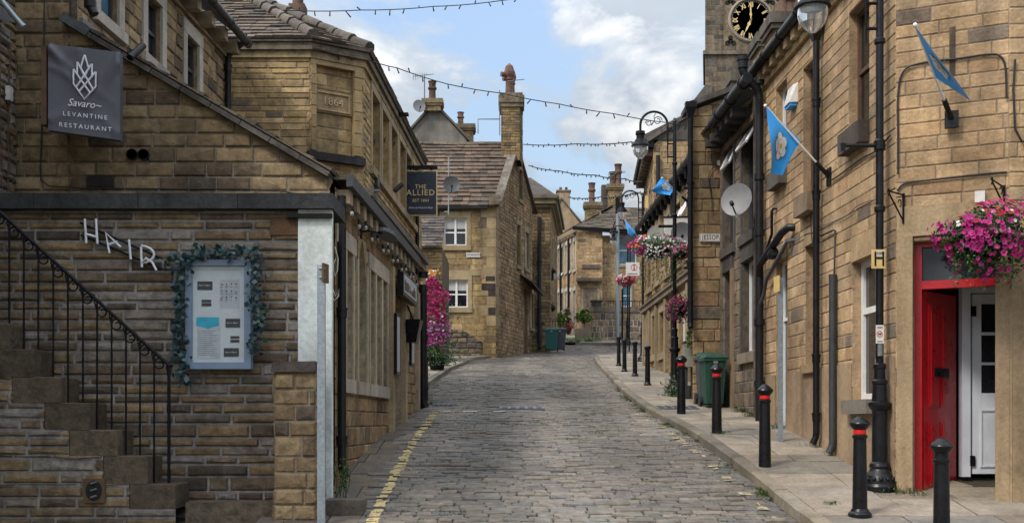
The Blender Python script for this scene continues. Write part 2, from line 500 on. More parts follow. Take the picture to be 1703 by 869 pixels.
def masonry(mb, fr, polys, openings=(), sty='pub', reveal=.14, seed=0, mortar=True, rev_tint=None, k=1.0):
    st = STY[sty]
    rg = random.Random(seed + 7)
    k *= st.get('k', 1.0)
    allp = [p for pl in polys for p in pl]
    A0, A1 = min(p[0] for p in allp), max(p[0] for p in allp)
    Z0, Z1 = min(p[1] for p in allp), max(p[1] for p in allp)
    if mortar:
        rs = [(A0, A1, Z0, Z1)]
        for o in openings: rs = minus(rs, o)
        for r in rs:
            q = [(r[0], r[2]), (r[1], r[2]), (r[1], r[3]), (r[0], r[3])]
            for pl in polys:
                c = clip(q, pl)
                if c: mb.face([fr.P(a, z) for a, z in c], shade(st['mort'], k))
    z = Z0
    j2 = st['j'] / 2
    while z < Z1:
        h = rg.uniform(*st['h'])
        if rg.random() < .08: h *= 1.25
        a = A0 - rg.uniform(0, st['l'][0])
        while a < A1:
            l = rg.uniform(*st['l'])
            rs = [(a, a + l, z, min(z + h, Z1 + .3))]
            for o in openings: rs = minus(rs, o)
            rr = rg.uniform(*st['r'])
            base = rg.choices([p[0] for p in st['pal']], [p[1] for p in st['pal']])[0]
            sv = st.get('var', .19); t = shade(base, k * rg.uniform(1 - sv, 1 + sv))
            for (x0, x1, y0, y1) in rs:
                w, hh = x1 - x0 - 2 * j2, y1 - y0 - 2 * j2
                if w < .015 or hh < .015: continue
                jz = rg.uniform(-.15, .15) * j2
                q = [(x0 + j2, y0 + j2 + jz), (x1 - j2, y0 + j2 - jz), (x1 - j2, y1 - j2 + jz), (x0 + j2, y1 - j2 - jz)]
                for pl in polys:
                    c = clip(q, pl)
                    if len(c) < 3 or area(c) < .0006: continue
                    cx = sum(p[0] for p in c) / len(c); cy = sum(p[1] for p in c) / len(c)
                    bv = min(.010 + st['rough'] * .5, min(w, hh) * .3)
                    top = []
                    for (pa, pz) in c:
                        sx = max(0, 1 - bv / max(abs(pa - cx), bv * 1.2)); sy = max(0, 1 - bv / max(abs(pz - cy), bv * 1.2))
                        top.append((cx + (pa - cx) * sx, cy + (pz - cy) * sy))
                    n = len(c)
                    vs = [fr.P(pa, pz, -.001) for pa, pz in c] + [fr.P(pa, pz, max(.002, rr + rg.uniform(-1, 1) * st['rough'] * .5)) for pa, pz in top]
                    fs = [(i, (i + 1) % n, n + (i + 1) % n, n + i) for i in range(n)]
                    if st['rough'] >= .01 and w > .1:
                        vs.append(fr.P(cx + rg.uniform(-.2, .2) * w, cy + rg.uniform(-.2, .2) * hh, rr + rg.uniform(.2, 1.1) * st['rough']))
                        fs += [(n + i, n + (i + 1) % n, 2 * n) for i in range(n)]
                    else:
                        fs.append(tuple(range(n, 2 * n)))
                    mb.mesh(vs, fs, t)
            a += l
        z += h
    rt = rev_tint or shade(st['pal'][0][0], k * .95)
    for (a0, a1, z0, z1) in openings:
        D = -reveal - .05
        for A, B in (((a0, z0), (a0, z1)), ((a1, z0), (a1, z1)), ((a0, z0), (a1, z0)), ((a0, z1), (a1, z1))):
            mb.face([fr.P(*A, 0.0), fr.P(*B, 0.0), fr.P(*B, D), fr.P(*A, D)], rt)


def window(parent, fr, r, depth=.14, lights=1, transom=.5, frame='white_frame', pane='glass', jamb=.12, lintel=.2, sill=.14, st=(.42, .315, .185),
           sout=.035, fw=.05, blind=0.0, mat='stone_smooth', sill_out=.08, label=None, sill_tint=None, uneven=None):
    a0, a1, z0, z1 = r
    f = MB()
    dz0, dz1 = -depth - .02, -depth + .035
    fbox(f, fr, a0, a0 + fw, z0, z1, dz0, dz1); fbox(f, fr, a1 - fw, a1, z0, z1, dz0, dz1)
    fbox(f, fr, a0 + fw, a1 - fw, z0, z0 + fw, dz0, dz1); fbox(f, fr, a0 + fw, a1 - fw, z1 - fw, z1, dz0, dz1)
    w = (a1 - a0) / lights
    for i in range(1, lights):
        fbox(f, fr, a0 + w * i - fw * .8, a0 + w * i + fw * .8, z0 + fw, z1 - fw, dz0, dz1 + .012)
    if transom:
        zt = z0 + (z1 - z0) * transom
        for i in range(lights):
            x0 = a0 + w * i + (fw if i == 0 else fw * .8); x1 = a0 + w * (i + 1) - (fw if i == lights - 1 else fw * .8)
            fbox(f, fr, x0, x1, zt - fw * .5, zt + fw * .5, dz0, dz1 - .004)
    o = f.build('window', M[frame], parent)
    if label: o['label'] = label
    p = MB()
    p.face([fr.P(a0, z0, -depth), fr.P(a1, z0, -depth), fr.P(a1, z1, -depth), fr.P(a0, z1, -depth)])
    p.build('pane', M[pane], o)
    if blind:
        b = MB()
        for i in range(lights):
            fbox(b, fr, a0 + w * i + fw, a0 + w * (i + 1) - fw, z1 - (z1 - z0) * blind, z1 - fw, -depth + .004, -depth + .010)
        b.build('blind', M['curtain'], o)
    if lintel:
        b = MB(); fbox(b, fr, a0 - jamb, a1 + jamb, z1 + .002, z1 + lintel, .002, sout + .004, shade(st, R.uniform(.9, 1.08))); b.build('lintel', M[mat], o)
    if sill:
        b = MB(); fbox(b, fr, a0 - jamb - .02, a1 + jamb + .02, z0 - sill, z0 - .002, -depth + .04, sill_out, sill_tint or shade(st, R.uniform(.8, 1.0))); b.build('sill', M[mat], o)
    if jamb:
        for x0, x1 in ((a0 - jamb, a0 - .002), (a1 + .002, a1 + jamb)):
            b = MB(); fbox(b, fr, x0, x1, z0, z1, .002, sout, shade(st, R.uniform(.9, 1.05))); b.build('jamb', M[mat], o)
    return o


def slates(mb, O, e, s, n, poly, course=.25, wid=(.25, .5), pal=None, th=.03, k=1.0):
    """stone slates on a roof plane: e along the eaves, s up the slope, n its normal; poly in (a, t)"""
    pal = pal or [((.135, .108, .088), 4), ((.108, .09, .078), 4), ((.17, .135, .108), 2), ((.08, .074, .066), 2)]
    P = lambda a, t, d: O + e * a + s * t + n * d
    mb.face([P(a, t, -.01) for a, t in poly], (.05, .045, .04))
    A0, A1 = min(p[0] for p in poly), max(p[0] for p in poly)
    T0, T1 = min(p[1] for p in poly), max(p[1] for p in poly)
    t = T0; c0 = course
    while t < T1:
        c = c0 * R.uniform(.9, 1.1); c0 = max(course * .62, c0 * .988)
        a = A0 - R.uniform(0, wid[0])
        while a < A1:
            w = R.uniform(*wid)
            q = clip([(a + .006, t), (a + w - .006, t), (a + w - .006, t + c + .01), (a + .006, t + c + .01)], poly)
            if len(q) > 2 and area(q) > .002:
                lift = th * R.uniform(.7, 1.35); j = R.uniform(-.006, .006)
                hgt = lambda p: .004 + lift * max(0, 1 - (p[1] - t) / c * .8) + j
                tt = shade(pick(pal), k * R.uniform(.8, 1.2))
                m_ = len(q)
                vs = [P(p[0], p[1], -.005) for p in q] + [P(p[0], p[1], hgt(p)) for p in q]
                mb.mesh(vs, [(i, (i + 1) % m_, m_ + (i + 1) % m_, m_ + i) for i in range(m_)] + [tuple(range(m_, 2 * m_))], tt)
            a += w
        t += c


def ptube(parent, name, mat, pts, r, n=10, **kw):
    b = MB(); b.tube(pts, r, n); return b.build(name, M[mat], parent)


def leaf(mb, p, nrm, size, tint, asp=.55, fold=.0):
    nrm = Vector(nrm).normalized()
    a = nrm.cross(Vector((R.gauss(0, 1), R.gauss(0, 1), R.gauss(0, 1))))
    if a.length < 1e-5: a = nrm.orthogonal()
    a.normalize(); b = nrm.cross(a)
    mb.face([p - a * size, p - b * size * asp + a * size * .1, p + a * size, p + b * size * asp + a * size * .1], tint)


def rndv():
    while True:
        v = Vector((R.uniform(-1, 1), R.uniform(-1, 1), R.uniform(-1, 1)))
        if .05 < v.length < 1: return v.normalized()


def blossom(mb, p, nrm, r, tint, eye=None):
    nrm = Vector(nrm).normalized()
    a = nrm.orthogonal().normalized(); b = nrm.cross(a)
    ph = R.uniform(0, 6)
    pts = []
    for k in range(10):
        rr = r if k % 2 == 0 else r * .72
        th = ph + k * math.pi / 5
        pts.append(p + (a * math.cos(th) + b * math.sin(th)) * rr + nrm * r * .28)
    mb.mesh(pts + [p], [(k, (k + 1) % 10, 10) for k in range(10)], tint)
    if eye:
        mb.face([p + nrm * r * .17 + (a * math.cos(k * 1.257) + b * math.sin(k * 1.257)) * r * .22 for k in range(5)], eye)
EXPO = 1.30
SUN_E = 1.0
CL = (6.2, 4.643, -1.43)
# ================================================================== camera, sky, sun
cam = bpy.data.cameras.new('camera'); co = bpy.data.objects.new('camera', cam); COL.objects.link(co)
co.location = (0, 0, EYE); co.rotation_euler = (math.pi / 2, 0, 0)
cam.sensor_width = 36; cam.lens = FPX / 1703 * 36
cam.shift_x = 0.0; cam.shift_y = (HV - 434.5) / 1703
cam.clip_end = 5000; cam.clip_start = .1
SC.camera = co
SC.view_settings.view_transform = 'Standard'; SC.view_settings.look = 'None'
SC.view_settings.exposure = EXPO; SC.view_settings.gamma = 1
SC.cycles.use_denoising = True
SC.cycles.max_bounces = 6; SC.cycles.diffuse_bounces = 4; SC.cycles.transmission_bounces = 4; SC.cycles.transparent_max_bounces = 6

SUN_EL, SUN_AZ = math.radians(48), math.radians(-132)      # azimuth from +Y towards +X: the sun is behind and left of the camera
sun = bpy.data.lights.new('sun', 'SUN'); so = bpy.data.objects.new('sun', sun); COL.objects.link(so)
sun.energy = SUN_E; sun.angle = math.radians(11); sun.color = (1, .94, .84)
sd = Vector((math.sin(SUN_AZ) * math.cos(SUN_EL), math.cos(SUN_AZ) * math.cos(SUN_EL), math.sin(SUN_EL)))
so.rotation_euler = sd.to_track_quat('Z', 'Y').to_euler(); so.location = (0, 0, 40)

W = bpy.data.worlds.new('World'); SC.world = W; W.use_nodes = True
nt = W.node_tree; bg = nt.nodes['Background']
sky = nd(nt, 'ShaderNodeTexSky'); sky.sky_type = 'NISHITA'; sky.sun_disc = False
sky.sun_elevation = SUN_EL; sky.sun_rotation = SUN_AZ; sky.air_density = 1.0; sky.dust_density = 1.2; sky.ozone_density = 1.5
tc = nd(nt, 'ShaderNodeTexCoord').outputs['Generated']
sep = nd(nt, 'ShaderNodeSeparateXYZ'); nt.links.new(tc, sep.inputs[0])
def cloud_noise(scale, off, detail, rough, dist):
    mp = nd(nt, 'ShaderNodeMapping'); mp.inputs['Location'].default_value = off; mp.inputs['Scale'].default_value = (scale, scale, scale * 1.7)
    nt.links.new(tc, mp.inputs[0])
    n = nd(nt, 'ShaderNodeTexNoise', Scale=1.0, Detail=detail, Roughness=rough, Distortion=dist); nt.links.new(mp.outputs[0], n.inputs['Vector'])
    return n.outputs[0]
c1 = cloud_noise(4.2, (CL[0], CL[1], CL[2]), 10.0, .55, .25)
c2 = cloud_noise(7.0, (1.3, 4.2, 7.7), 9.0, .58, .3)
mask = ramp(nt, c1, .415, .462)
shadec = ramp(nt, c2, .44, .54, (3.1, 3.45, 3.95), (6.3, 6.3, 6.25))
c3 = ramp(nt, c1, .44, .53, (0, 0, 0), (1, 1, 1))
cl = mulcol(nt, (3.3, 3.8, 4.4), shadec, c3, 'MIX')
skyc = mulcol(nt, sky.outputs[0], (1.6, 1.42, 1.25))
out = mulcol(nt, skyc, cl, mask, 'MIX')
mz = nd(nt, 'ShaderNodeMath', operation='MULTIPLY_ADD'); nt.links.new(sep.outputs[2], mz.inputs[0]); mz.inputs[1].default_value = 1.75; mz.inputs[2].default_value = .22   # a cloudy sky is brightest overhead
vm = nd(nt, 'ShaderNodeVectorMath', operation='SCALE'); nt.links.new(out, vm.inputs[0]); nt.links.new(mz.outputs[0], vm.inputs['Scale']); out = vm.outputs[0]
nt.links.new(out, bg.inputs['Color']); bg.inputs['Strength'].default_value = .1

# ================================================================== ground, road, pavements, kerbs
XR = [(5, 3.3), (9, 3.08), (11.3, 2.93), (16, 2.68), (20.3, 2.45), (24, 2.48), (28, 2.6), (34.5, 2.8), (40, 3.02), (44.5, 3.28), (46.5, 3.62), (47.6, 4.4), (48.2, 5.6), (48.6, 8), (49, 14)]
XL = [(5, -1.55), (21.4, -1.58), (22.0, -1.78), (25, -2.0), (28.5, -2.06), (35, -1.91), (43.5, -1.4), (45, -.85), (46, -.45), (51, 1.0), (52, 1.6), (60, 2.2), (90, 2.2)]
xr = lambda y: interp(XR, y)
xl = lambda y: interp(XL, y)

gb = MB()
xs = [-400, -60, -20, -8, -4, -2, 0, 2, 4, 8, 20, 60, 400]
ys = [-400, -40, -10, 0, 4, 6, 8, 10, 12, 14, 16, 18, 20, 24, 28, 32, 36, 40, 45, 50, 55, 60, 66, 72, 80, 95, 120, 200, 600, 3000]
vs = [(x, y, S(y) - .16) for y in ys for x in xs]; nx = len(xs)
gb.mesh(vs, [(j * nx + i, j * nx + i + 1, (j + 1) * nx + i + 1, (j + 1) * nx + i) for j in range(len(ys) - 1) for i in range(nx - 1)], (.13, .125, .085))
_tag(gb.build('ground', M['bed']), kind='structure')

bd = MB()
yy = [5 + .5 * i for i in range(108)]
for y0, y1 in zip(yy, yy[1:]):
    x0a, x0b, x1a, x1b = xl(y0) - .1, min(xr(y0) + .05, 14), xl(y1) - .1, min(xr(y1) + .05, 14)
    bd.face([(x0a, y0, S(y0) - .022), (x0b, y0, S(y0) - .022), (x1b, y1, S(y1) - .022), (x1a, y1, S(y1) - .022)], (.052, .048, .040))
road = MB()
YELL, YELR, WHT = MB(), MB(), MB()
SETP = [((.180, .160, .137), 6), ((.160, .146, .128), 6), ((.20, .175, .146), 4), ((.148, .144, .140), 3), ((.215, .183, .148), 1.5), ((.168, .152, .122), 3), ((.18, .150, .127), .8)]
y = 7.6
row = 0
def paint(mb, lo_, nrm_h, x0, x1, y0, y1, keep):
    """paint left on the crown of a sett: ragged patches following its surface"""
    q = clip([(p[0], p[1]) for p in lo_], [(x0, y0), (x1, y0), (x1, y1), (x0, y1)])
    if len(q) < 3 or R.random() > keep: return
    cx = sum(p[0] for p in q) / len(q); cy = sum(p[1] for p in q) / len(q)
    q = [(cx + (p[0] - cx) * R.uniform(.9, 1.12), cy + (p[1] - cy) * R.uniform(.95, 1.22)) for p in q]
    mb.face([(p[0], p[1], nrm_h(p[0], p[1]) + .005) for p in q])
while y < 58:
    d = (.108 if y < 30 else .13) * R.uniform(.75, 1.28)
    x = xl(y) - R.uniform(0, .2)
    xe = min(xr(y), 13.5 if y > 49 else 99)
    skew = R.uniform(-.012, .012)
    while x < xe - .02:
        w = R.uniform(.15, .42)
        x1 = min(x + w, xe)
        if x1 - x > .05:
            jx, jy = R.uniform(.002, .006), R.choice([.003, .004, .005, .007, .012])
            yo = skew + .018 * noise.noise((x * 1.3, y * 1.3, 3)) + R.uniform(-.014, .014)
            cx, cy = (x + x1) / 2, y + d / 2
            h0 = S(cy) + .022 * noise.noise((cx * .9, cy * .9, 0)) + R.uniform(-.012, .012)
            ax, ay = R.uniform(-.035, .035), (S(cy + .2) - S(cy - .2)) / .4 + R.uniform(-.05, .05)
            H = lambda px, py, h0=h0, ax=ax, ay=ay, cx=cx, cy=cy: h0 + ax * (px - cx) + ay * (py - cy)
            jit = lambda: R.uniform(-.014, .014)
            lo = [(x + jx, y + jy + yo), (x1 - jx + jit(), y + jy + yo + jit()), (x1 - jx + jit(), y + d - jy + yo + jit()), (x + jx, y + d - jy + yo)]
            b = .014
            top = [(lo[0][0] + b, lo[0][1] + b * .8), (lo[1][0] - b, lo[1][1] + b * .8), (lo[2][0] - b, lo[2][1] - b * .8), (lo[3][0] + b, lo[3][1] - b * .8)]
            vs = [(p[0], p[1], H(*p) - .045) for p in lo] + [(p[0], p[1], H(*p) - .010) for p in lo] + [(p[0], p[1], H(*p)) for p in top]
            fs = [(i, (i + 1) % 4, 4 + (i + 1) % 4, 4 + i) for i in range(4)] + [(4 + i, 4 + (i + 1) % 4, 8 + (i + 1) % 4, 8 + i) for i in range(4)] + [(8, 9, 10, 11)]
            t = shade(pick(SETP), R.uniform(.68, .97) * (1 + .26 * noise.noise((cx * .5, cy * .25, 9))) * (1 + .16 * math.cos((cx - .55) * 3.6)))
            road.mesh(vs, fs, t)
            lx = -1.43 + .004 * (y - 11)
            if y < 20.2 and x1 > lx - .09 and x < lx + .09:
                paint(YELL, lo, H, lx - .058 + R.uniform(-.02, .02), lx + .058 + R.uniform(-.02, .02), y - 1, y + 1, .96)
            rx = xr(y) - .24
            if y < 21 and x1 > rx - .07 and x < rx + .07:
                paint(YELR, lo, H, rx - .055 + R.uniform(-.02, .02), rx + .055 + R.uniform(-.02, .02), y - 1, y + 1, .55 if noise.noise((0, y * .8, 5)) > -.15 else .15)
            if 20.35 < y < 20.6 and -1.45 < cx < -.1:
                paint(WHT, top, H, x, x1, y - 1, y + 1, .55)
        x = x1
    y += d
_tag(bd.build('sett_bedding', M['bed']), kind='structure')
_tag(road.build('road', M['setts']), kind='structure')
_tag(YELL.build('yellow_line', M['yellow_line']), kind='structure')
_tag(YELR.build('yellow_line', M['faded_line']), kind='structure')
if WHT.f: _tag(WHT.build('white_line', M['white_line']), kind='structure')

FLAGP = [((.25, .222, .186), 5), ((.225, .205, .178), 4), ((.28, .243, .195), 3), ((.20, .19, .172), 2), ((.24, .202, .165), 1.5)]
def paving(xa, xb, ya, yb, hh, lw, pal, zoff=0.0, wl=(.5, 1.1), lim=None):
    mb = MB()
    n_ = int((yb - ya) / .5) + 1
    for i in range(n_):
        y0, y1 = ya + i * .5, min(ya + (i + 1) * .5, yb)
        if y1 <= y0: continue
        mb.face([(xa(y0), y0, G(y0) + zoff - .02), (xb(y0), y0, G(y0) + zoff - .02), (xb(y1), y1, G(y1) + zoff - .02), (xa(y1), y1, G(y1) + zoff - .02)], (.06, .055, .04))
    y = ya
    while y < yb - .05:
        d = min(R.uniform(*hh), yb - y)
        x = xa(y + d / 2) - R.uniform(0, .3)
        while x < xb(y + d / 2):
            w = R.uniform(*wl)
            j = R.uniform(.003, .008)
            sk = R.uniform(-.01, .01)
            dz = R.uniform(-.005, .005); tx, ty = R.uniform(-.006, .006), R.uniform(-.008, .008)
            def H(px, py): return G(py) + zoff + dz + tx * (px - x) + ty * (py - y)
            q = [(x + j, y + j + sk), (x + w - j, y + j + sk), (x + w - j, y + d - j + sk), (x + j, y + d - j + sk)]
            q = [(max(xa(p[1]) + .004, min(p[0], xb(p[1]))), p[1]) for p in q]
            if min(q[1][0], q[2][0]) - max(q[0][0], q[3][0]) > .04 or max(q[1][0], q[2][0]) - min(q[0][0], q[3][0]) > .08:
                cx = sum(p[0] for p in q) / 4; cy = sum(p[1] for p in q) / 4
                top = [(p[0] + (.006 if p[0] < cx else -.006), p[1] + (.006 if p[1] < cy else -.006)) for p in q]
                vs = [(p[0], p[1], H(*p) - .03) for p in q] + [(p[0], p[1], H(*p) - .004) for p in q] + [(p[0], p[1], H(*p)) for p in top]
                mb.mesh(vs, [(i, (i + 1) % 4, 4 + (i + 1) % 4, 4 + i) for i in range(4)] + [(4 + i, 4 + (i + 1) % 4, 8 + (i + 1) % 4, 8 + i) for i in range(4)] + [(8, 9, 10, 11)],
                        shade(pick(pal), R.uniform(.86, 1.15)))
            x += w
        y += d
    return mb


pv = paving(lambda y: xr(y) + .16, lambda y: 8.5 if y < 12.6 else (4.9 if y < 36.6 else 14.0), 5, 48.4, (.45, .75), 0, FLAGP)
_tag(pv.build('pavement', M['flag']), kind='structure')
pl = paving(lambda y: -4.5 if y > 27 else -2.6, lambda y: xl(y) - .17, 21.7, 45.2, (.45, .7), 0, FLAGP)
_tag(pl.build('pavement', M['flag']), kind='structure')
DARKP = [((.135, .115, .095), 4), ((.11, .098, .085), 4), ((.165, .135, .10), 2)]
ps = paving(lambda y: -2.6, lambda y: xl(y) - .01, 7.6, 21.6, (.4, .8), 0, DARKP, -.112, (.3, .6))
_tag(ps.build('gutter_paving', M['flag']), kind='structure')
pf = paving(lambda y: 1.3 if y > 58.3 else 3.6, lambda y: 16.0, 57.9, 84, (.5, .8), 0, FLAGP, .03)
_tag(pf.build('pavement', M['flag']), kind='structure')

def kerb_run(pts, drop, w=.15):
    mb = MB()
    P = [Vector((x, y)) for y, x in pts]
    # resample in stones of about 0.9 m
    seg = []
    for a, b in zip(P, P[1:]):
        n_ = max(1, round((b - a).length / .9))
        seg += [a.lerp(b, i / n_) for i in range(n_)]
    seg.append(P[-1])
    for a, b in zip(seg, seg[1:]):
        e = (b - a).normalized(); nn = Vector((e.y, -e.x))      # to the right of travel
        a2, b2 = a + e * .006, b - e * .006
        t = shade(pick([((.21, .185, .15), 4), ((.17, .155, .135), 3), ((.25, .215, .165), 2)]), R.uniform(.85, 1.15))
        dz = R.uniform(-.006, .006)
        c = .018
        def pt(p, off, z): return (p.x + nn.x * off, p.y + nn.y * off, z)
        lo = [pt(a2, 0, G(a2.y) - .3), pt(b2, 0, G(b2.y) - .3), pt(b2, w, G(b2.y) - .3), pt(a2, w, G(a2.y) - .3)]
        mid = [pt(a2, 0, G(a2.y) - c + dz), pt(b2, 0, G(b2.y) - c + dz), pt(b2, w, G(b2.y) + dz), pt(a2, w, G(a2.y) + dz)]
        hi = [pt(a2, c, G(a2.y) + .003 + dz), pt(b2, c, G(b2.y) + .003 + dz), pt(b2, w, G(b2.y) + .003 + dz), pt(a2, w, G(a2.y) + .003 + dz)]
        mb.mesh(lo + mid + hi, [(0, 1, 5, 4), (1, 2, 6, 5), (2, 3, 7, 6), (3, 0, 4, 7), (4, 5, 9, 8), (5, 6, 10, 9), (7, 4, 8, 11), (8, 9, 10, 11)], t)
    return mb
_tag(kerb_run(XR, .11).build('kerb', M['kerb']), kind='structure')
_tag(kerb_run([(p[0], p[1] - .16) for p in XL if 21.4 <= p[0] <= 45], .11).build('kerb', M['kerb']), kind='structure')
_tag(kerb_run([(57.9, 3.3), (57.85, 6), (57.8, 15.9)], .11).build('kerb', M['kerb']), kind='structure')
# ================================================================== left side of the street
def quadpoly(a0, a1, z0, z1): return [(a0, z0), (a1, z0), (a1, z1), (a0, z1)]

def shell(mb, plan, z0, z1, tint=(.16, .13, .10), skip=(0,)):
    """the unseen outer walls that close a building; skip: the edges that are built as fronts"""
    n = len(plan)
    for i in range(n):
        if i in skip: continue
        (x0, y0), (x1, y1) = plan[i], plan[(i + 1) % n]
        mb.face([(x0, y0, z0), (x1, y1, z0), (x1, y1, z1), (x0, y0, z1)], tint)

def gutter_along(parent, fr, a0, a1, z, d, r=.055, name='gutter', mat='black_plastic', z1=None):
    b = MB(); b.tube([fr.P(a0, z, d), fr.P(a1, z if z1 is None else z1, d)], r, 10)
    for k in range(int((a1 - a0) / .9) + 1):
        a = a0 + k * .9 + .3
        if a < a1: b.tube([fr.P(a - .02, z, d), fr.P(a + .02, z, d)], r * 1.25, 10)
    return b.build(name, M[mat], parent)

def downpipe(name, label, fr, a, d, z0, z1, r=.045, mat='black_plastic', joints=(), hopper=False, swan=0.0, group=None, cat='downpipe'):
    base = fr.P(a, z0, d)
    t = thing(name, label, cat, base, group)
    b = MB()
    pts = [fr.P(a, z0 + .02, d + .05), fr.P(a, z0 + .10, d + .01), fr.P(a, z0 + .16, d), fr.P(a, z1, d)]
    if swan: pts += [fr.P(a, z1 + .08, d + swan * .15), fr.P(a, z1 + .08 + swan * .6, d + swan * .9), fr.P(a, z1 + .2 + swan * .7, d + swan)]
    b.tube(pts, r, 12)
    b.build('pipe', M[mat], t)
    for z in joints:
        c = MB(); c.tube([fr.P(a, z, d), fr.P(a, z + .1, d)], r * 1.22, 12); c.tube([fr.P(a, z + .085, d), fr.P(a, z + .115, d)], r * 1.4, 12)
        fbox(c, fr, a - r * 2.1, a + r * 2.1, z + .02, z + .06, -d + .01, -d + .03 + d - r)
        c.build('collar', M[mat], t)
    if hopper:
        c = MB()
        lo = [fr.P(a - r, z1 - .02, d - r), fr.P(a + r, z1 - .02, d - r), fr.P(a + r, z1 - .02, d + r), fr.P(a - r, z1 - .02, d + r)]
        q = .10
        hi = [fr.P(a - q, z1 + .16, d - q * .6), fr.P(a + q, z1 + .16, d - q * .6), fr.P(a + q, z1 + .16, d + q), fr.P(a - q, z1 + .16, d + q)]
        c.hexa(lo, hi); c.hexa(hi, [p + Vector((0, 0, .1)) for p in hi]); c.build('hopper', M[mat], t)
    return t

# ------------------------------------------------------------------ salon annexe with the flat coping, facing the camera
YH = 12.0
fH = Fr((-6.2, YH), (-1.93, YH))
def hx(u, Y=YH): return (u - CX) / FPX * Y
def hz(v, Y=YH): return (HV - v) / FPX * Y + EYE
zH0, zH1 = G(11) - .9, hz(350)
salon = thing('salon_annexe', 'low dark stone annexe with a flat black coping, behind the outside steps', 'building', (-4, YH, zH0))
b = MB()
aw = lambda u, Y=YH: hx(u, Y) + 6.2
masonry(b, fH, [quadpoly(0, aw(499), zH0, zH1)], [], 'hair', seed=3)
b.face([(-1.97, YH, zH0), (-2.22, 13.0, zH0), (-2.22, 13.0, zH1), (-1.97, YH, zH1)], (.2, .16, .1))
b.face([(-6.2, YH, zH1), (-1.97, YH, zH1), (-2.22, 13.0, zH1), (-6.2, 13.0, zH1)], (.1, .1, .1))
b.build('wall', M['stone_dark'], salon)
b = MB()
x = -6.3
for xe in (hx(64), hx(236), hx(400), hx(557)):
    b.box(((x + xe) / 2, YH + .32, (hz(350) + hz(325)) / 2), (xe - x - .006, .9, hz(325) - hz(350)), shade((.055, .058, .062), R.uniform(.8, 1.25))); x = xe
b.build('coping', M['stone_soot'], salon)
b = MB(); b.box((hx(525), YH + .0, (hz(351) + G(11.6) - .2) / 2 - .02), (hx(553) - hx(497), .10, hz(351) - G(11.6) + .3)); b.build('corner_board', M['white_panel'], salon)
b = MB(); b.box((hx(517), YH - .075, hz(361)), (hx(537) - hx(462), .05, .045)); b.build('rail', M['iron'], salon)
b = MB(); b.box((hx(473), YH - .036, hz(378)), (hx(495) - hx(450), .03, hz(365) - hz(392)), (.13, .075, .04)); b.build('stained_block', M['stone_soot'], salon)

# ------------------------------------------------------------------ outside staircase
YS = 11.5
t = thing('staircase', 'flight of worn stone steps climbing left in front of the dark salon wall', 'staircase', (hx(230, YS), YS, G(YS)))
sx = lambda u: hx(u, YS); sz = lambda v: hz(v, YS)
ST = [(226, 292, 804, 845), (183, 246, 757, 804), (126, 196, 714, 757), (85, 150, 669, 714), (31, 102, 626, 669), (-20, 57, 580, 626), (-70, 9, 536, 580)]
fl = MB(); fS = Fr((-6.0, YS), (0, YS))
for (u0, u1, vt, vb) in ST:
    b = MB()
    x0, x1 = sx(u0) - .06, sx(u1)
    c = .012
    lo = [(x0, YS - .01, sz(vb)), (x1, YS - .01, sz(vb)), (x1, YH - .03, sz(vb)), (x0, YH - .03, sz(vb))]
    md = [(x0, YS - .01, sz(vt) - c), (x1, YS - .01, sz(vt) - c), (x1, YH - .03, sz(vt) - c), (x0, YH - .03, sz(vt) - c)]
    hi = [(x0, YS - .01 + c, sz(vt)), (x1 - c, YS - .01 + c, sz(vt)), (x1 - c, YH - .03, sz(vt)), (x0, YH - .03, sz(vt))]
    tt = shade((.115, .09, .062), R.uniform(.75, 1.25))  # vignette of the lower left put into the steps' tint
    b.mesh(lo + md + hi, [(0, 1, 5, 4), (1, 2, 6, 5), (0, 4, 7, 3), (4, 5, 9, 8), (5, 6, 10, 9), (8, 9, 10, 11), (7, 4, 8, 11), (3, 2, 6, 7)], tt)
    b.build('step', M['stone_dark'], t)
polys = []
for (u0, u1, vt, vb) in ST:
    polys.append(quadpoly(0, sx(u0) - .06 + 6.0, G(YS) - .9, sz(vb) - .0))
pp = []
zz = G(YS) - .9
edge = sorted([(sz(vb), sx(u0) - .07 + 6.0) for (u0, u1, vt, vb) in ST])
ae0 = sx(292) + 6.0
for (zt, ae) in edge:
    if zt > zz: pp.append(quadpoly(0, ae0, zz, zt)); zz = zt; ae0 = ae
for q in pp: masonry(fl, fS, [q], [], 'hair', seed=int(q[2][1] * 100))
fl.build('flank_wall', M['stone_dark'], t)
b = MB(); b.box(((sx(310) + sx(457)) / 2, YS + .24, sz(835) - .5), (sx(457) - sx(306), .46, 1.0), (.13, .105, .075)); b.build('landing', M['stone_dark'], t)
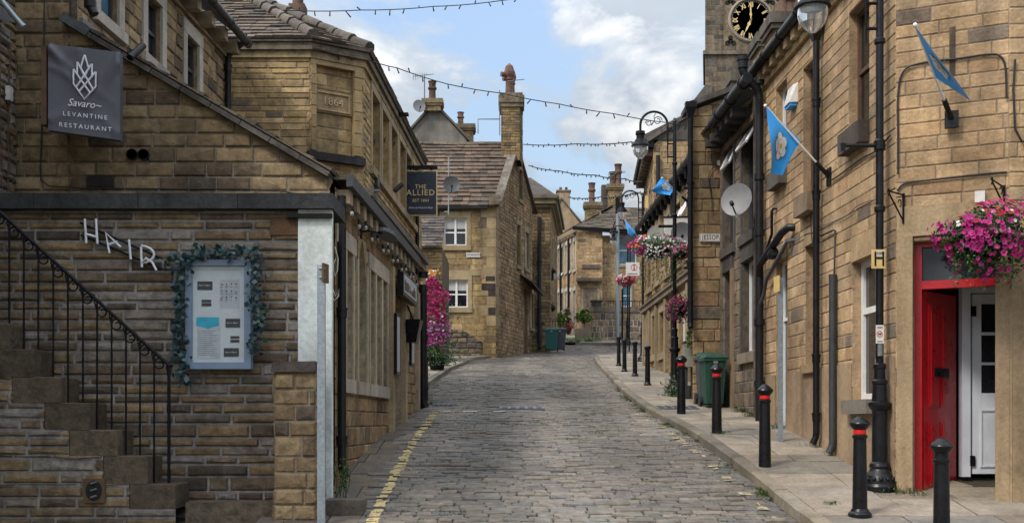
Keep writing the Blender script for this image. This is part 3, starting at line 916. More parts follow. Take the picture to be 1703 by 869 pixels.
# railing
YR = YS + .16
t = thing('stair_railing', 'black wrought iron railing with scrolls, rising over the stone steps', 'railing', (hx(281, YR), YR, hz(800, YR)))
rl = lambda u: 353 + (607 - 353) * u / 281.0
bal = [281, 256.4, 233, 209.5, 185.7, 161.5, 138, 113, 88.7, 63.8, 39.7, 15.5, -8.7]
def tread(u):
    for (u0, u1, vt, vb) in ST:
        if u > u0 - 3 + 0 and u <= u1 + 12: 
            return vt
    return 536
for i, u in enumerate(bal):
    best = 536
    for (u0, u1, vt, vb) in ST:
        if u <= u1 + 8: best = vt
    z0 = hz(best, YS) + .0
    b = MB(); r = .016 if i == 0 else .0095
    top = at(u, rl(u), YR)
    n_ = 14
    pts = [Vector((top.x, YR, z0 + (top.z - z0) * k / n_)) for k in range(n_ + 1)]
    b.tube(pts, [r * (1 + .22 * (k % 2)) for k in range(n_ + 1)], 6)
    o = b.build('baluster', M['iron'], t)
    if i + 1 < len(bal):
        sc = MB(); pts = []
        ca = at(u - 15, rl(u - 15) + 11.5, YR)
        for k in range(22):
            th = -math.pi * .15 + k / 21 * math.pi * 2.9
            rr = .078 * (1 - k / 21 * .70)
            pts.append(ca + Vector((rr * math.cos(th), 0, rr * math.sin(th))))
        pts = [at(u - 1, rl(u - 1) + 16, YR)] + pts
        sc.tube(pts, .0085, 6); sc.build('scroll', M['iron'], t)
b = MB(); b.tube([at(-40, rl(-40), YR), at(281, rl(281), YR)], .018, 8); b.tube([at(281, rl(281), YR), at(287, rl(281) + 1, YR)], .018, 8)
b.build('handrail', M['iron'], t)

# gate pillar
YP = 11.35
t = thing('stone_pillar', 'short coursed stone gate pillar with dark cap beside the galvanised post', 'pillar', (hx(490, YP), YP, G(YP) - .3))
b = MB()
x0, x1 = hx(457, YP), hx(525, YP)
fp = Fr((x0, YP), (x1, YP))
masonry(b, fp, [quadpoly(0, x1 - x0, G(YP) - .6, hz(618, YP))], [], 'savaro', seed=12, k=.95)
fp2 = Fr((x1, YP), (x1, YP + .45)); fp2.n = Vector((1, 0, 0))
masonry(b, fp2, [quadpoly(0, .45, G(YP) - .6, hz(618, YP))], [], 'savaro', seed=13)
fp3 = Fr((x0, YP), (x0, YP + .45)); fp3.n = Vector((-1, 0, 0))
masonry(b, fp3, [quadpoly(0, .45, G(YP) - .6, hz(618, YP))], [], 'savaro', seed=14)
b.build('shaft', M['stone_dark'], t)
b = MB(); zc0, zc1 = hz(618, YP), hz(600, YP)
b.hexa([(x0 - .03, YP - .05, zc0), (x1 + .01, YP - .05, zc0), (x1 + .01, YP + .5, zc0), (x0 - .03, YP + .5, zc0)],
       [(x0 - .02, YP - .03, zc1 - .01), (x1, YP - .03, zc1), (x1, YP + .46, zc1 - .01), (x0 - .01, YP + .46, zc1)], (.065, .055, .05))
b.build('cap', M['stone_dark'], t)
# galvanised post with small sign edge-on
YG = 11.2
t = thing('sign_post', 'square galvanised steel post with a small plate, against the white corner board', 'post', (hx(534, YG), YG, G(YG) - .11))
b = MB(); b.box((hx(534.5, YG), YG, (hz(441, YG) + G(YG) - .2) / 2), (.078, .05, hz(441, YG) - G(YG) + .2)); b.build('post', M['galv'], t)
b = MB(); b.box((hx(541, YG), YG + .0, hz(454, YG)), (.02, .14, .19), (1, 1, 1), rz=-.22); b.build('plate', M['wood'], t)
for v in (446, 461):
    b = MB(); b.tube([at(531, v, YG - .03), at(541, v, YG - .03)], .012, 8); b.build('clamp', M['galv'], t)

# letters HAIR on two bars
t = thing('hair_sign', 'slanted white tube letters HAIR on two dark bars, fixed to the dark stone wall', 'sign', at(200, 405, YH - .08))
for i, (p, q) in enumerate((((133, 370), (270, 430)), ((135, 391), (272, 448)))):
    b = MB(); b.tube([at(*p, YH - .06), at(*q, YH - .06)], .013, 6); b.build('bar', M['iron'], t)
YL = YH - .10
def strokes(name, lst):
    b = MB()
    for l in lst: b.tube([at(*p, YL) for p in l], .0135, 6)
    b.build(name, M['print'], t)
strokes('letter', [[(141, 364), (143.5, 404)], [(159.5, 364), (162, 405)], [(141.5, 388.5), (161.5, 394)]])
strokes('letter', [[(182, 421), (176, 387), (200.5, 410.5)], [(180, 407), (195, 401.5)]])
strokes('letter', [[(214.5, 398), (217.5, 431)]])
bow = [(235 + 21.5 * math.sin(k * math.pi / 8), 419 - 11 * math.cos(k * math.pi / 8) + k * 1.0) for k in range(9)]
strokes('letter', [[(234.5, 410), (236, 444)], bow + [(243, 429), (253, 436), (260, 449)]])

# notice case
t = thing('menu_case', 'blue-grey glazed notice case with menus on the dark wall, wreathed in leaves', 'notice case', at(363, 613, YH - .06))
YN = YH - .14
P4 = [at(309, 431, YN), at(417, 431, YN), at(416, 613, YN), at(308, 611, YN)]
b = MB()
ex = (P4[1] - P4[0]); ez = (P4[0] - P4[3])
def nb(u0, u1, v0, v1, y0, y1, mb, tint=(1, 1, 1)):
    A = [at(u0, v1, YN), at(u1, v1, YN), at(u1, v0, YN), at(u0, v0, YN)]
    mb.hexa([Vector((p.x, y0, p.z)) for p in A], [Vector((p.x, y1, p.z)) for p in A], tint)
nb(308, 417, 431, 441, YN, YH - .02, b); nb(308, 417, 602, 613, YN, YH - .02, b); nb(308, 318.5, 441, 602, YN, YH - .02, b); nb(406, 417, 441, 602, YN, YH - .02, b)
b.build('case_frame', M['board_frame'], t)
b = MB(); nb(318.6, 405.9, 441.2, 601.8, YN + .035, YH - .03, b); b.build('backing_board', M['paper'], t)
b = MB(); nb(364, 397, 464, 512, YN + .033, YN + .0345, b); nb(326, 365, 527, 596, YN + .033, YN + .0345, b); nb(322, 400, 446, 449, YN + .033, YN + .0345, b); b.build('menu_sheet', M['paper2'], t)
b = MB(); B_ = [at(326.5, 527, YN + .031), at(364, 527, YN + .031), at(364, 541, YN + .031), at(345, 546, YN + .031), at(326.5, 541, YN + .031)]; b.face(B_); b.build('printed_banner', M['aqua'], t)
for (u0, u1, v0, v1) in ((327, 352, 467, 481), (334, 350, 497.5, 501.5), (334, 350, 503, 508), (374, 398, 529, 543.5), (382, 397, 558, 562), (382, 397, 564, 568.5), (371, 396, 578, 592)):
    b = MB(); nb(u0, u1, v0, v1, YN + .029, YN + .034, b); o = b.build('label_card', M['charcoal'], t)
    if u1 - u0 > 20: w = MB(); w.text('spirit', at((u0 + u1) / 2, (v0 + v1) / 2, YN + .0285), (1, 0, 0), (0, 0, 1), .024, depth=.0005); w.build('lettering', M['paper'], o)
b = MB()
for i in range(4):
    for j in range(3):
        c = at(368.5 + i * 8, 473 + j * 11, YN + .031)
        b.tube([c + Vector((R.uniform(-.014, .014), 0, R.uniform(-.016, .016))) for _ in range(5)], .0022, 4)
        b.tube([c + Vector((-.013, 0, -.026)), c + Vector((.013, 0, -.026))], .0018, 4)
for k in range(13): b.tube([at(329, 550 + k * 3.3, YN + .031), at(R.uniform(350, 363), 550 + k * 3.3, YN + .031)], .0011, 4)
b.build('drawings', M['grey_bin'], t)
# garland of waxy leaves
g = thing('leaf_garland', 'trailing garland of round teal leaves draped round the notice case', 'garland', at(300, 640, YH - .1))
b = MB()
paths = [[(281, 436), (295, 428), (312, 432), (330, 424), (345, 415), (362, 418), (380, 421), (398, 422), (412, 414), (424, 420)],
         [(306, 436), (300, 460), (298, 490), (303, 520), (296, 545), (302, 570), (297, 598), (304, 618), (308, 640)],
         [(424, 412), (423, 440), (428, 462), (426, 490), (422, 508), (432, 526), (428, 545), (424, 570), (426, 590)]]
vine = MB()
for pth in paths:
    pts = [at(u, v, YN - .02) for u, v in pth]
    vine.tube(pts, .006, 5)
    for p, q in zip(pts, pts[1:]):
        n_ = int((q - p).length * 190)
        for k in range(n_):
            c = p.lerp(q, R.random()) + Vector((R.gauss(0, .045), R.uniform(-.09, .03), R.gauss(0, .04)))
            cl_ = pick([((.016, .052, .062), 4), ((.026, .075, .09), 3), ((.010, .032, .036), 4), ((.02, .08, .04), 1), ((.05, .12, .13), .6)])
            leaf(b, c, rndv() + Vector((0, -1.2, .3)), R.uniform(.020, .040), shade(cl_, R.uniform(.7, 1.2)), .85)
b.build('leaves', M['euc'], g); vine.build('stem', M['wood'], g)
# small vent grille low on the stair flank
t = thing('air_grille', 'small rusty square grille low in the stone stair flank', 'vent', at(157, 815, YS - .05))
b = MB(); p = at(157, 815, YS - .045); b.box(p, (.22, .03, .25)); b.build('surround', M['wood'], t)
b = MB(); b.disc(p + Vector((0, -.017, 0)), (1, 0, 0), (0, 0, 1), .085, .105); b.build('opening', M['dark'], t)
b = MB()
for k in range(3): b.tube([p + Vector((-.03, -.022, -.07 + .07 * k)), p + Vector((.03, -.022, -.05 + .07 * k))], .012, 6)
b.build('bars', M['lead'], t)

# ------------------------------------------------------------------ corner house: restaurant gable, lean-to and sash-windowed street front
YV = 13.0
fV = Fr((-7.2, YV), (-2.06, YV))
va = lambda u: hx(u, YV) + 7.2
vz = lambda v: hz(v, YV)
house = thing('restaurant_house', 'brown stone house with sloping roof verge and sash windows above the flat coping', 'house', (-5, YV, G(13)))
b = MB()
masonry(b, fV, [[(va(-40), vz(365)), (va(115), vz(365)), (va(115), vz(-60)), (va(-40), vz(-60))],
                [(va(115), vz(365)), (va(549), vz(365)), (va(549), vz(292)), (va(115), vz(40))]], [], 'savaro', seed=5)
# upper street front set back above the lean-to
fU = Fr((-5.08, YV), (-4.83, 18.75))
zU0, zU1 = vz(40) - 1.5, 629 / FPX * 18.7 + EYE
wU = [fU.rect(163, 194, -70, 50), fU.rect(242, 266, -15, 112), fU.rect(308, 328, 56, 150)]
zt = wU[2][3]; zb = wU[2][2]
wU = [(r[0], r[1], zb, zt) for r in wU]
masonry(b, fU, [quadpoly(0, fU.L, zU0, zU1)], wU, 'savaro', seed=6, reveal=.09, k=1.15)
shell(b, [(-5.1, YV + .05), (-4.86, 18.7), (-10, 18.7), (-10, YV + .05)], 2, zU1)
b.build('wall', M['stone'], house)
for r in wU: window(house, fU, r, depth=.09, frame='charcoal', pane='glass_blue' if r is wU[0] else 'glass', jamb=.17, lintel=.2, sill=.14, st=(.46, .42, .37), sout=.04)
# lean-to roof with its verge
slope = Vector((va(115) - va(549), 0, vz(38) - vz(290))).normalized()
b = MB(); O = Vector((hx(553, YV), YV - .12, vz(287)))
nrm = Vector((-slope.z, 0, slope.x)); nrm = nrm if nrm.z > 0 else -nrm
Ls = (hx(553, YV) - hx(112, YV)) / abs(slope.x)
slates(b, O, Vector((.036, 1, 0)).normalized(), slope, nrm, [(0, 0), (8.4, 0), (8.4, Ls), (0, Ls)], .26)
b.build('lean_to_roof', M['slate'], house)
b = MB()
for k in range(9):
    p0 = O + slope * (Ls * k / 9) ; p1 = O + slope * (Ls * (k + 1) / 9 - .01)
    dn = nrm * -.02; th = nrm * -.06
    q = R.uniform(-.012, .012)
    b.hexa([p0 + dn + th + Vector((0, q, 0)), p1 + dn + th, p1 + dn, p0 + dn], [v + Vector((0, .3, 0)) for v in (p0 + dn + th, p1 + dn + th, p1 + dn, p0 + dn)], shade((.10, .09, .08), R.uniform(.8, 1.2)))
b.box(at(126, 42, YV - .1), (.36, .1, .10), (.09, .095, .10), ry=.55)
b.build('verge', M['stone_soot'], house)
# flashing where the front meets the lean-to
b = MB(); b.hexa([fU.P(.02, vz(40) - .06, .01), fU.P(.02, vz(40) - .06, .06), fU.P(.02, vz(40) + .08, .06), fU.P(.02, vz(40) + .08, .01)],
                 [fU.P(5.6, vz(40) - .02, .01), fU.P(5.6, vz(40) - .02, .06), fU.P(5.6, vz(40) + .12, .06), fU.P(5.6, vz(40) + .12, .01)]); b.build('flashing', M['lead'], house)
# main roof, gutter and corbels
b = MB(); e_ = fU.e; s_ = (Vector((-1, 0, 0)) * .8 + Vector((0, 0, .6))).normalized(); n_ = Vector((.6, 0, .8))
slates(b, fU.P(-.1, zU1 + .05, .34), e_, s_, n_, quadpoly(0, fU.L + .1, 0, 3.6), .28); b.build('roof', M['slate'], house)
gutter_along(house, fU, 0, fU.L + .12, zU1 + .02, .36, .07, mat='charcoal')
for k in range(9):
    b = MB(); fbox(b, fU, .25 + k * .66, .42 + k * .66, zU1 - .22, zU1 - .02, .01, .26, (.33, .27, .19)); b.build('corbel', M['stone_smooth'], house)
b = MB(); fbox(b, fU, 0, fU.L, zU1 - .27, zU1 - .225, .03, .07, (.25, .2, .14)); b.build('string_course', M['stone_smooth'], house)
downpipe('downpipe', 'black downpipe at the far end of the sash-windowed front, beside the 1864 building', fU, fU.L - .12, .08, zU0 + 1.2, zU1 - .28, .05, joints=(zU1 - .5,), swan=.28)
b = MB(); p = at(150, 10, YV - .12); b.tube([p + Vector((0, 0, .4)), p, p + Vector((.05, 0, -.1))], .055, 10)
b.tube([p + Vector((0, 0, -.02)), p + Vector((0, 0, .06))], .07, 10)
_tag(b.build('rainwater_pipe', M['black_plastic'], None, p), 'short black rainwater pipe end above the lead flashing, by the topmost sash window', 'pipe')
# restaurant sign box
t = thing('restaurant_sign', 'grey fabric covered box sign lettered LEVANTINE RESTAURANT on the stone gable', 'sign', at(140, 232, 12.6))
A, B_, C_, D_ = at(80, 73, 12.30), at(200, 87, 12.50), at(199.5, 233, 12.50), at(80, 216, 12.30)
b = MB(); N1, N2 = 26, 30
grid = []
nn = (B_ - A).cross(D_ - A).normalized(); nn = nn if nn.y < 0 else -nn
for j in range(N2 + 1):
    for i in range(N1 + 1):
        s_, q_ = i / N1, j / N2
        p = A.lerp(B_, s_).lerp(D_.lerp(C_, s_), q_)
        fold = 0
        for (fs, fq, ang, wd, am) in ((.0, .0, .9, .05, .022), (.0, .05, .55, .035, .02), (1, .1, 2.3, .05, .022), (1, .0, 2.05, .04, .016), (.45, 0, 1.9, .03, .014), (.35, 0, 2.3, .03, .012), (.0, .25, .35, .04, .014), (0, .9, -.5, .05, .016), (1, .95, 3.7, .05, .012)):
            dx, dy = s_ - fs, q_ - fq
            al = dx * math.cos(ang) + dy * math.sin(ang); ac = -dx * math.sin(ang) + dy * math.cos(ang)
            if al > 0: fold += 1.7 * am * math.exp(-(ac / wd) ** 2) * math.exp(-al * 2.6)
        sag = .02 * math.sin(s_ * math.pi) * math.sin(q_ * math.pi)
        grid.append(p + nn * (fold - sag * .6))
b.mesh(grid, [(j * (N1 + 1) + i, j * (N1 + 1) + i + 1, (j + 1) * (N1 + 1) + i + 1, (j + 1) * (N1 + 1) + i) for j in range(N2) for i in range(N1)], sm=True)
back = Vector((-.005, .10, 0))
for p, q in ((A, B_), (B_, C_), (C_, D_), (D_, A)): b.face([p, q, q + back, p + back])
b.face([p + back for p in (A, B_, C_, D_)])
b.build('cover', M['cover'], t)
b = MB(); b.box(at(77, 145, 12.38), (.06, .14, hz(78) - hz(212))); b.build('side_panel', M['wood'], t)
b = MB(); b.box(((hx(105, 13) + hx(165, 13)) / 2, 12.74, hz(150, 12.8)), (hx(165, 13) - hx(105, 13), .5, .5)); b.build('mounting_box', M['iron'], t)
ex = (B_ - A).normalized(); ez = (A - D_).normalized(); off = nn * .032
def sg(s_, q_): return A.lerp(B_, s_).lerp(D_.lerp(C_, s_), q_) + off
for key, q, hh_, wx in (('lev', sg(.515, .785), .068, .98), ('rest', sg(.52, .915), .068, 1.02), ('sav', sg(.50, .652), .115, .92)):
    b = MB(); b.text(key, q, ex, ez, hh_, depth=.003, sx=wx); b.build('lettering', M['print'], t)
b = MB()   # flame of lattice strokes
fx = lambda x_, y_: sg(.505 + x_ * .155, .345 + y_ * .255)
for l in ([(-1, -.3), (-1, .35), (0, 1), (1, .35), (1, -.3)], [(0, -1), (.36, -.42), (0, .06), (-.36, -.42), (0, -1)], [(-1, -.3), (.5, .68)], [(1, -.3), (-.5, .68)],
          [(-.66, -.64), (.76, .51)], [(.66, -.64), (-.76, .51)], [(-.66, -.64), (-.66, -.08)], [(.66, -.64), (.66, -.08)]):
    b.tube([fx(*p) for p in l], .0115, 4)
b.build('flame_emblem', M['print'], t)
# round vents, black stone, camera, cables
for i, (u, lab) in enumerate(((220, 'round black wall vent below the fabric box sign, next to the darker mortar'), (239, 'round black wall vent below the fabric box sign, farther from the sign'))):
    b = MB(); p = at(u, 257, YV - .04)
    b.lathe([(.001, .0), (.06, .0), (.066, .02)], (0, 0, 0), 16)
    b.v = [(p.x + x, p.y - .02 + z, p.z + y) for x, y, z in b.v]
    b.tube([p + Vector((0, .06, 0)), p + Vector((0, -.02, 0))], .066, 16)
    _tag(b.build('wall_vent', M['black_plastic'], None, p), lab, 'vent', 'round vents in the gable')
t = thing('security_camera', 'small black security camera on the sloping verge above the box sign', 'camera', at(228, 92, 12.8))
b = MB(); b.tube([at(216, 96, 12.65), at(238, 76, 12.85)], .042, 10); b.build('camera_body', M['black_plastic'], t)
b = MB(); b.tube([at(228, 90, 12.8), at(214, 80, 12.9)], .01, 6); b.tube([at(214, 90, 12.85), at(214, 78, 12.9)], .014, 6); b.build('bracket', M['iron'], t)
def wire(label, pts, r=.008, name='cable', mat='cable', cat='cable'):
    b = MB(); b.tube(pts, r, 6); _tag(b.build(name, M[mat], None, pts[0]), label, cat)
wire('black cable running down the gable beside the box sign and along the coping', [at(74, -20, YV - .06), at(73, 70, YV - .06), at(70, 200, YV - .06), at(67, 275, YV - .06), at(68, 300, YV - .06), at(82, 309, YV - .06), at(140, 313, YV - .06), at(290, 314, YV - .06), at(400, 314, YV - .06), at(470, 318, YV - .06), at(520, 327, YV - .06)])
b = MB(); b.box(at(168, 301, YV - .015), (.32, .05, .14), (.045, .038, .035)); _tag(b.build('blackened_stone', M['stone_soot'], None, at(168, 301, YV)), 'single blackened stone set in the gable just above the flat coping', 'stone block')

# neighbour return wall at the far left edge
fN = Fr((-5.83, 8.0), (-5.80, 12.97)); fN.n = Vector((1, 0, 0))
nb_ = thing('side_wall', 'narrow rough stone return wall at the left edge, hung with cables and ivy stems', 'wall', (-5.8, 12.5, G(12)))
b = MB(); masonry(b, fN, [quadpoly(0, 4.97, hz(360), 9.0)], [], 'hair', seed=9, k=1.15); shell(b, [(-5.84, 8), (-5.84, 12.9), (-8, 12.9), (-8, 8)], 1, 9); b.build('masonry', M['stone_dark'], nb_)
for k in range(5):
    pts = []; y0 = 12.6 + R.uniform(-.12, .25)
    for i in range(9): pts.append(Vector((-5.775 + R.uniform(0, .015), min(12.93, y0 + R.uniform(-.05, .05)), hz(60 + i * 32 + R.uniform(-8, 8), 12.6))))
    wire('thin dark climbing stem or cable on the left edge return wall', pts, R.uniform(.004, .009), 'climbing_stem', 'wood', 'stem')
    bpy.context.scene.objects[-1 if False else COL.objects[-1].name]['group'] = 'stems on the return wall'
t = thing('wall_lamp', 'grey tubular lamp arm with flat reflector poking in at the top left corner', 'lamp', at(0, 10, 12.4))
b = MB(); b.tube([at(-30, -45, 12.4), at(8, 8, 12.4), at(38, 44, 12.4)], .03, 10); b.tube([at(36, 42, 12.4), at(40, 46, 12.4)], .04, 10); b.build('arm', M['galv'], t)
b = MB(); b.hexa([at(-30, 0, 12.38), at(4, 12, 12.38), at(26, 38, 12.38), at(-30, 26, 12.38)], [at(-30, 0, 12.6), at(4, 12, 12.6), at(26, 38, 12.6), at(-30, 26, 12.6)]); b.build('reflector', M['lead'], t)
t = thing('junction_box', 'small pale junction box on the return wall at the left edge', 'junction box', at(10, 155, 12.6))
b = MB(); b.box(Vector((-5.75, 12.72, hz(155, 12.7))), (.05, .09, .16)); b.build('case', M['sign_white'], t)

# ------------------------------------------------------------------ single-storey pub front under the lean-to
fP = Fr((-2.068, 13.0), (-1.772, 21.3))
zP0 = G(12) - .8; zPe = 2.74 + EYE          # eaves
pub = thing('pub_front', 'low honey stone pub front with corbelled gutter and tall narrow windows', 'pub', (-2.0, 15, S(15)))
pr = fP.rect
win1 = [pr(562, 571.5, 405, 627), pr(574, 584, 405, 627)]
win2 = [pr(613.5, 621.5, 450, 641), pr(624, 632, 450, 641), pr(634.5, 641.5, 450, 641)]
arch = pr(594, 607.5, 396, 635)
zs = pr(562, 570, 405, 627)[2]
zl = pr(562, 570, 405, 627)[3]
win1 = [(r[0], r[1], zs, zl) for r in win1]; win2 = [(r[0], r[1], zs, zl) for r in win2]
arch = (arch[0], arch[1], zs, pr(600, 601, 396, 635)[3])
door = pr(648, 666, 505, 716); door = (door[0], door[1], S(18.5) - .2, door[3])
narrow = pr(680, 688, 520, 610)
ops = win1 + win2 + [arch, door, narrow]
b = MB()
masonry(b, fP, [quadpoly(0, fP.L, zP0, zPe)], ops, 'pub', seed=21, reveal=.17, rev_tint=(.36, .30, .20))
# gothic head of the arched light
am = (arch[0] + arch[1]) / 2; hw = (arch[1] - arch[0]) / 2; z1 = arch[3]; zsp = z1 - hw * 2.0
for sgn in (-1, 1):
    prev = None
    for k in range(9):
        q = k / 8
        aa = am + sgn * hw * (1 - q ** 1.8); zz_ = zsp + (z1 - zsp) * q ** .9
        if prev: b.face([fP.P(am + sgn * hw, prev[1], .012), fP.P(prev[0], prev[1], .012), fP.P(aa, zz_, .012), fP.P(am + sgn * hw, zz_, .012)], (.40, .31, .19)); b.face([fP.P(prev[0], prev[1], .012), fP.P(aa, zz_, .012), fP.P(aa, zz_, -.17), fP.P(prev[0], prev[1], -.17)], (.36, .3, .2))
        prev = (aa, zz_)
shell(b, [(-2.2, 13.02), (-1.9, 21.28), (-4.5, 21.28), (-4.9, 13.02)], zP0, zPe)
b.build('wall', M['stone'], pub)
for r in win1 + win2 + [arch, narrow]:
    window(pub, fP, r, depth=.17, frame='cream', pane='glass', jamb=0, lintel=0, sill=0, transom=0, fw=.035)
def slab(name, a0, a1, z0, z1, d0, d1, tint, fr=fP, par=pub, mat='stone_smooth'):
    b = MB(); fbox(b, fr, a0, a1, z0, z1, d0, d1, tint); return b.build(name, M[mat], par)
lt = (.46, .42, .35)
zs2 = zs - (0.0)
sh_ = pr(562, 563, 627, 651); shh = sh_[3] - sh_[2]
slab('sill', win1[0][0] - .12, win1[1][1] + .12, zs - shh, zs - .002, .004, .05, lt); slab('sill', arch[0] - .12, arch[1] + .12, zs - shh, zs - .002, .004, .046, (.40, .35, .27)); slab('sill', win2[0][0] - .12, win2[2][1] + .12, zs - shh, zs - .002, .004, .05, lt)
lh = pr(562, 563, 374, 405); lhh = lh[3] - lh[2]
slab('lintel', win1[0][0] - .15, win1[1][1] + .2, zl + .002, zl + lhh, .004, .035, lt); slab('lintel', win2[0][0] - .15, win2[2][1] + .18, zl + .002, zl + lhh, .004, .035, lt)
for r0, r1 in ((win1[0], win1[1]), (win2[0], win2[1]), (win2[1], win2[2])): slab('mullion', r0[1] + .002, r1[0] - .002, zs, zl, .004, .03, (.43, .37, .27))
for a in (win1[0][0], win2[0][0], arch[0]): slab('jamb', a - .12, a - .002, zs, zl, .004, .03, (.43, .37, .27))
for a in (win1[1][1], win2[2][1], arch[1]): slab('jamb', a + .002, a + .12, zs, zl, .004, .03, (.43, .37, .27))
# door, pilasters and fascia of the entrance
b = MB(); fbox(b, fP, door[0] + .01, door[1] - .01, door[2], door[3] - .02, -.17, -.12); b.build('door', M['wood'], pub)
slab('pilaster', door[0] - .22, door[0] - .01, zP0, zPe - .35, .004, .09, (.40, .32, .20)); slab('pilaster', door[1] + .01, door[1] + .24, zP0, zPe - .35, .004, .09, (.40, .32, .20))
slab('pilaster', fP.L - .75, fP.L - .45, zP0, zPe - .35, .004, .07, (.36, .29, .19))
pl0 = pr(652, 660, 500, 520)
# gutter, fascia and corbels
gz = zPe + .03
b = MB(); fbox(b, fP, -.10, 6.6, gz - .05, gz + .09, .15, .225); b.build('gutter', M['charcoal'], pub)
b = MB(); fbox(b, fP, -.05, 6.6, gz + .04, gz + .07, .0, .148, (.1, .09, .08)); b.build('soffit', M['stone_soot'], pub)
for k in range(17):
    a = .05 + k * .49
    if a + .2 < 6.6:
        b = MB(); fbox(b, fP, a, a + .21, gz - .22, gz - .055, .004, .165, shade((.34, .275, .19), R.uniform(.85, 1.1))); b.build('corbel', M['stone_smooth'], pub)
downpipe('downpipe', 'black downpipe between the white corner board and the pub front', fP, .06, .07, S(13) + .05, zPe - .1, .05, joints=(S(13) + .45, S(13) + 1.95))
downpipe('downpipe', 'black downpipe at the far end of the pub front, next to the flowers', fP, fP.L - .16, .09, S(21) + .02, zPe - .15, .075, joints=(S(21) + .3, S(21) + 1.3, S(21) + 2.5))
b = MB(); fbox(b, fP, fP.L - .04, fP.L + .06, S(21), zPe - .2, .01, .10); _tag(b.build('conduit', M['lead'], None, fP.P(fP.L, S(21), .05)), 'flat grey steel trunking on the end corner of the pub front', 'trunking')
# white electric cable loops on the near downpipe
wire('loop of white electric cable hanging on the near pub downpipe', [at(557, 410, 12.7), at(562, 430, 12.68), at(561, 450, 12.68), at(556, 460, 12.68), at(554, 440, 12.68), at(558, 430, 12.68)], .007, 'cable', 'white_frame')
wire('curl of white electric cable lower on the near pub downpipe', [at(553, 480, 12.68), at(558, 492, 12.68), at(564, 480, 12.68), at(563, 492, 12.68), at(556, 500, 12.68), at(552, 492, 12.68)], .008, 'cable', 'white_frame')
# festoon bulbs below the gutter
t = thing('festoon_lights', 'string of clear festoon bulbs hung below the pub gutter', 'string lights', fP.P(3.4, zPe - .4, .2))
pts = []; bul = []
for k in range(27):
    a = .05 + k * .24; sag = .07 * (1 - (2 * ((k % 4) / 4) - 1) ** 2)
    pts.append(fP.P(a, zPe - .22 - sag, .19))
    if k % 2 == 0: bul.append(pts[-1])
b = MB(); b.tube(pts, .006, 5); b.build('wire', M['cable'], t)
for p in bul:
    b = MB(); b.tube([p, p + Vector((0, 0, -.06))], .016, 8); o = b.build('socket', M['black_plastic'], t)
    b = MB(); b.ball(p + Vector((0, 0, -.09)), .025, 8, sz=1.3); b.build('bulb', M['bulb'], o)
# dark swan lamp, picture board, menu boxes
t = thing('swan_lamp', 'dark grey oval wall lamp on a short arm over the pub window', 'wall lamp', at(612, 392, 15.2))
a_, z_ = fP.pix(598, 386); b = MB(); b.tube([fP.P(a_, z_, .0), fP.P(a_, z_ + .02, .12), fP.P(a_ + .1, z_, .28)], .014, 6); fbox(b, fP, a_ - .05, a_ + .05, z_ - .08, z_ + .08, .0, .03); b.build('arm', M['iron'], t)
b = MB(); c = fP.P(a_ + .22, z_ - .03, .34); b.disc(c, (1, .25, -.25), (0, 1, -.2), .13, .22, 20, th=.05); b.build('lamp_head', M['lead'], t)
t = thing('picture_sign', 'projecting black framed picture board above the pub door', 'sign', fP.P(pl0[0], zPe - 1.2, .2))
r = pr(650, 674, 432, 490)
b = MB(); fbox(b, fP, r[0], r[1], r[2], r[3] - .15, .10, .20); b.build('board', M['black'], t)
b = MB(); fbox(b, fP, r[0] + .06, r[1] - .06, r[2] + .06, r[3] - .21, .201, .206)
b.build('picture', M['paper2'], t)
b = MB()
for k in range(26):
    a = R.uniform(r[0] + .1, r[1] - .3); z = R.uniform(r[2] + .1, r[3] - .45); fbox(b, fP, a, a + R.uniform(.06, .22), z, z + R.uniform(.04, .16), .2065, .208 + k * .0002)
b.build('picture_shapes', M['wood'], t)
t = thing('door_lantern', 'black box lantern hung beside the pub door', 'lantern', fP.P(door[1] + .2, zPe - 1.7, .2))
r = pr(650, 665, 520, 560)
b = MB(); c0 = fP.P(door[1] + .12, r[2], .1)
b.hexa([fP.P(door[1] + .02, r[2], .10), fP.P(door[1] + .30, r[2], .10), fP.P(door[1] + .30, r[2], .26), fP.P(door[1] + .02, r[2], .26)],
       [fP.P(door[1] - .06, r[3], .10), fP.P(door[1] + .36, r[3], .10), fP.P(door[1] + .36, r[3], .34), fP.P(door[1] - .06, r[3], .34)]); b.build('body', M['black'], t)
b = MB(); b.tube([fP.P(door[1] + .15, r[3], .2), fP.P(door[1] + .15, r[3] + .25, .1)], .015, 6); b.build('hanger', M['iron'], t)
for (u0, u1, v0, v1, lab, mt) in ((645, 647.5, 520, 622, 'tall black framed menu board left of the pub door', 'black'), (671, 676, 535, 607, 'narrow pale notice in a dark frame beyond the pub door', 'black')):
    t = thing('menu_board', lab, 'menu board', fP.P(fP.pix(u0, v1)[0], fP.pix(u0, v1)[1], .1), 'menu boards on the pub front')
    r = pr(u0, u1, v0, v1); w_ = max(.35, r[1] - r[0])
    b = MB(); fbox(b, fP, r[0], r[0] + w_, r[2], r[3], .095, .14); b.build('board_frame', M[mt], t)
    b = MB(); fbox(b, fP, r[0] + .04, r[0] + w_ - .04, r[2] + .05, r[3] - .05, .141, .144); b.build('sheet', M['paper2'], t)

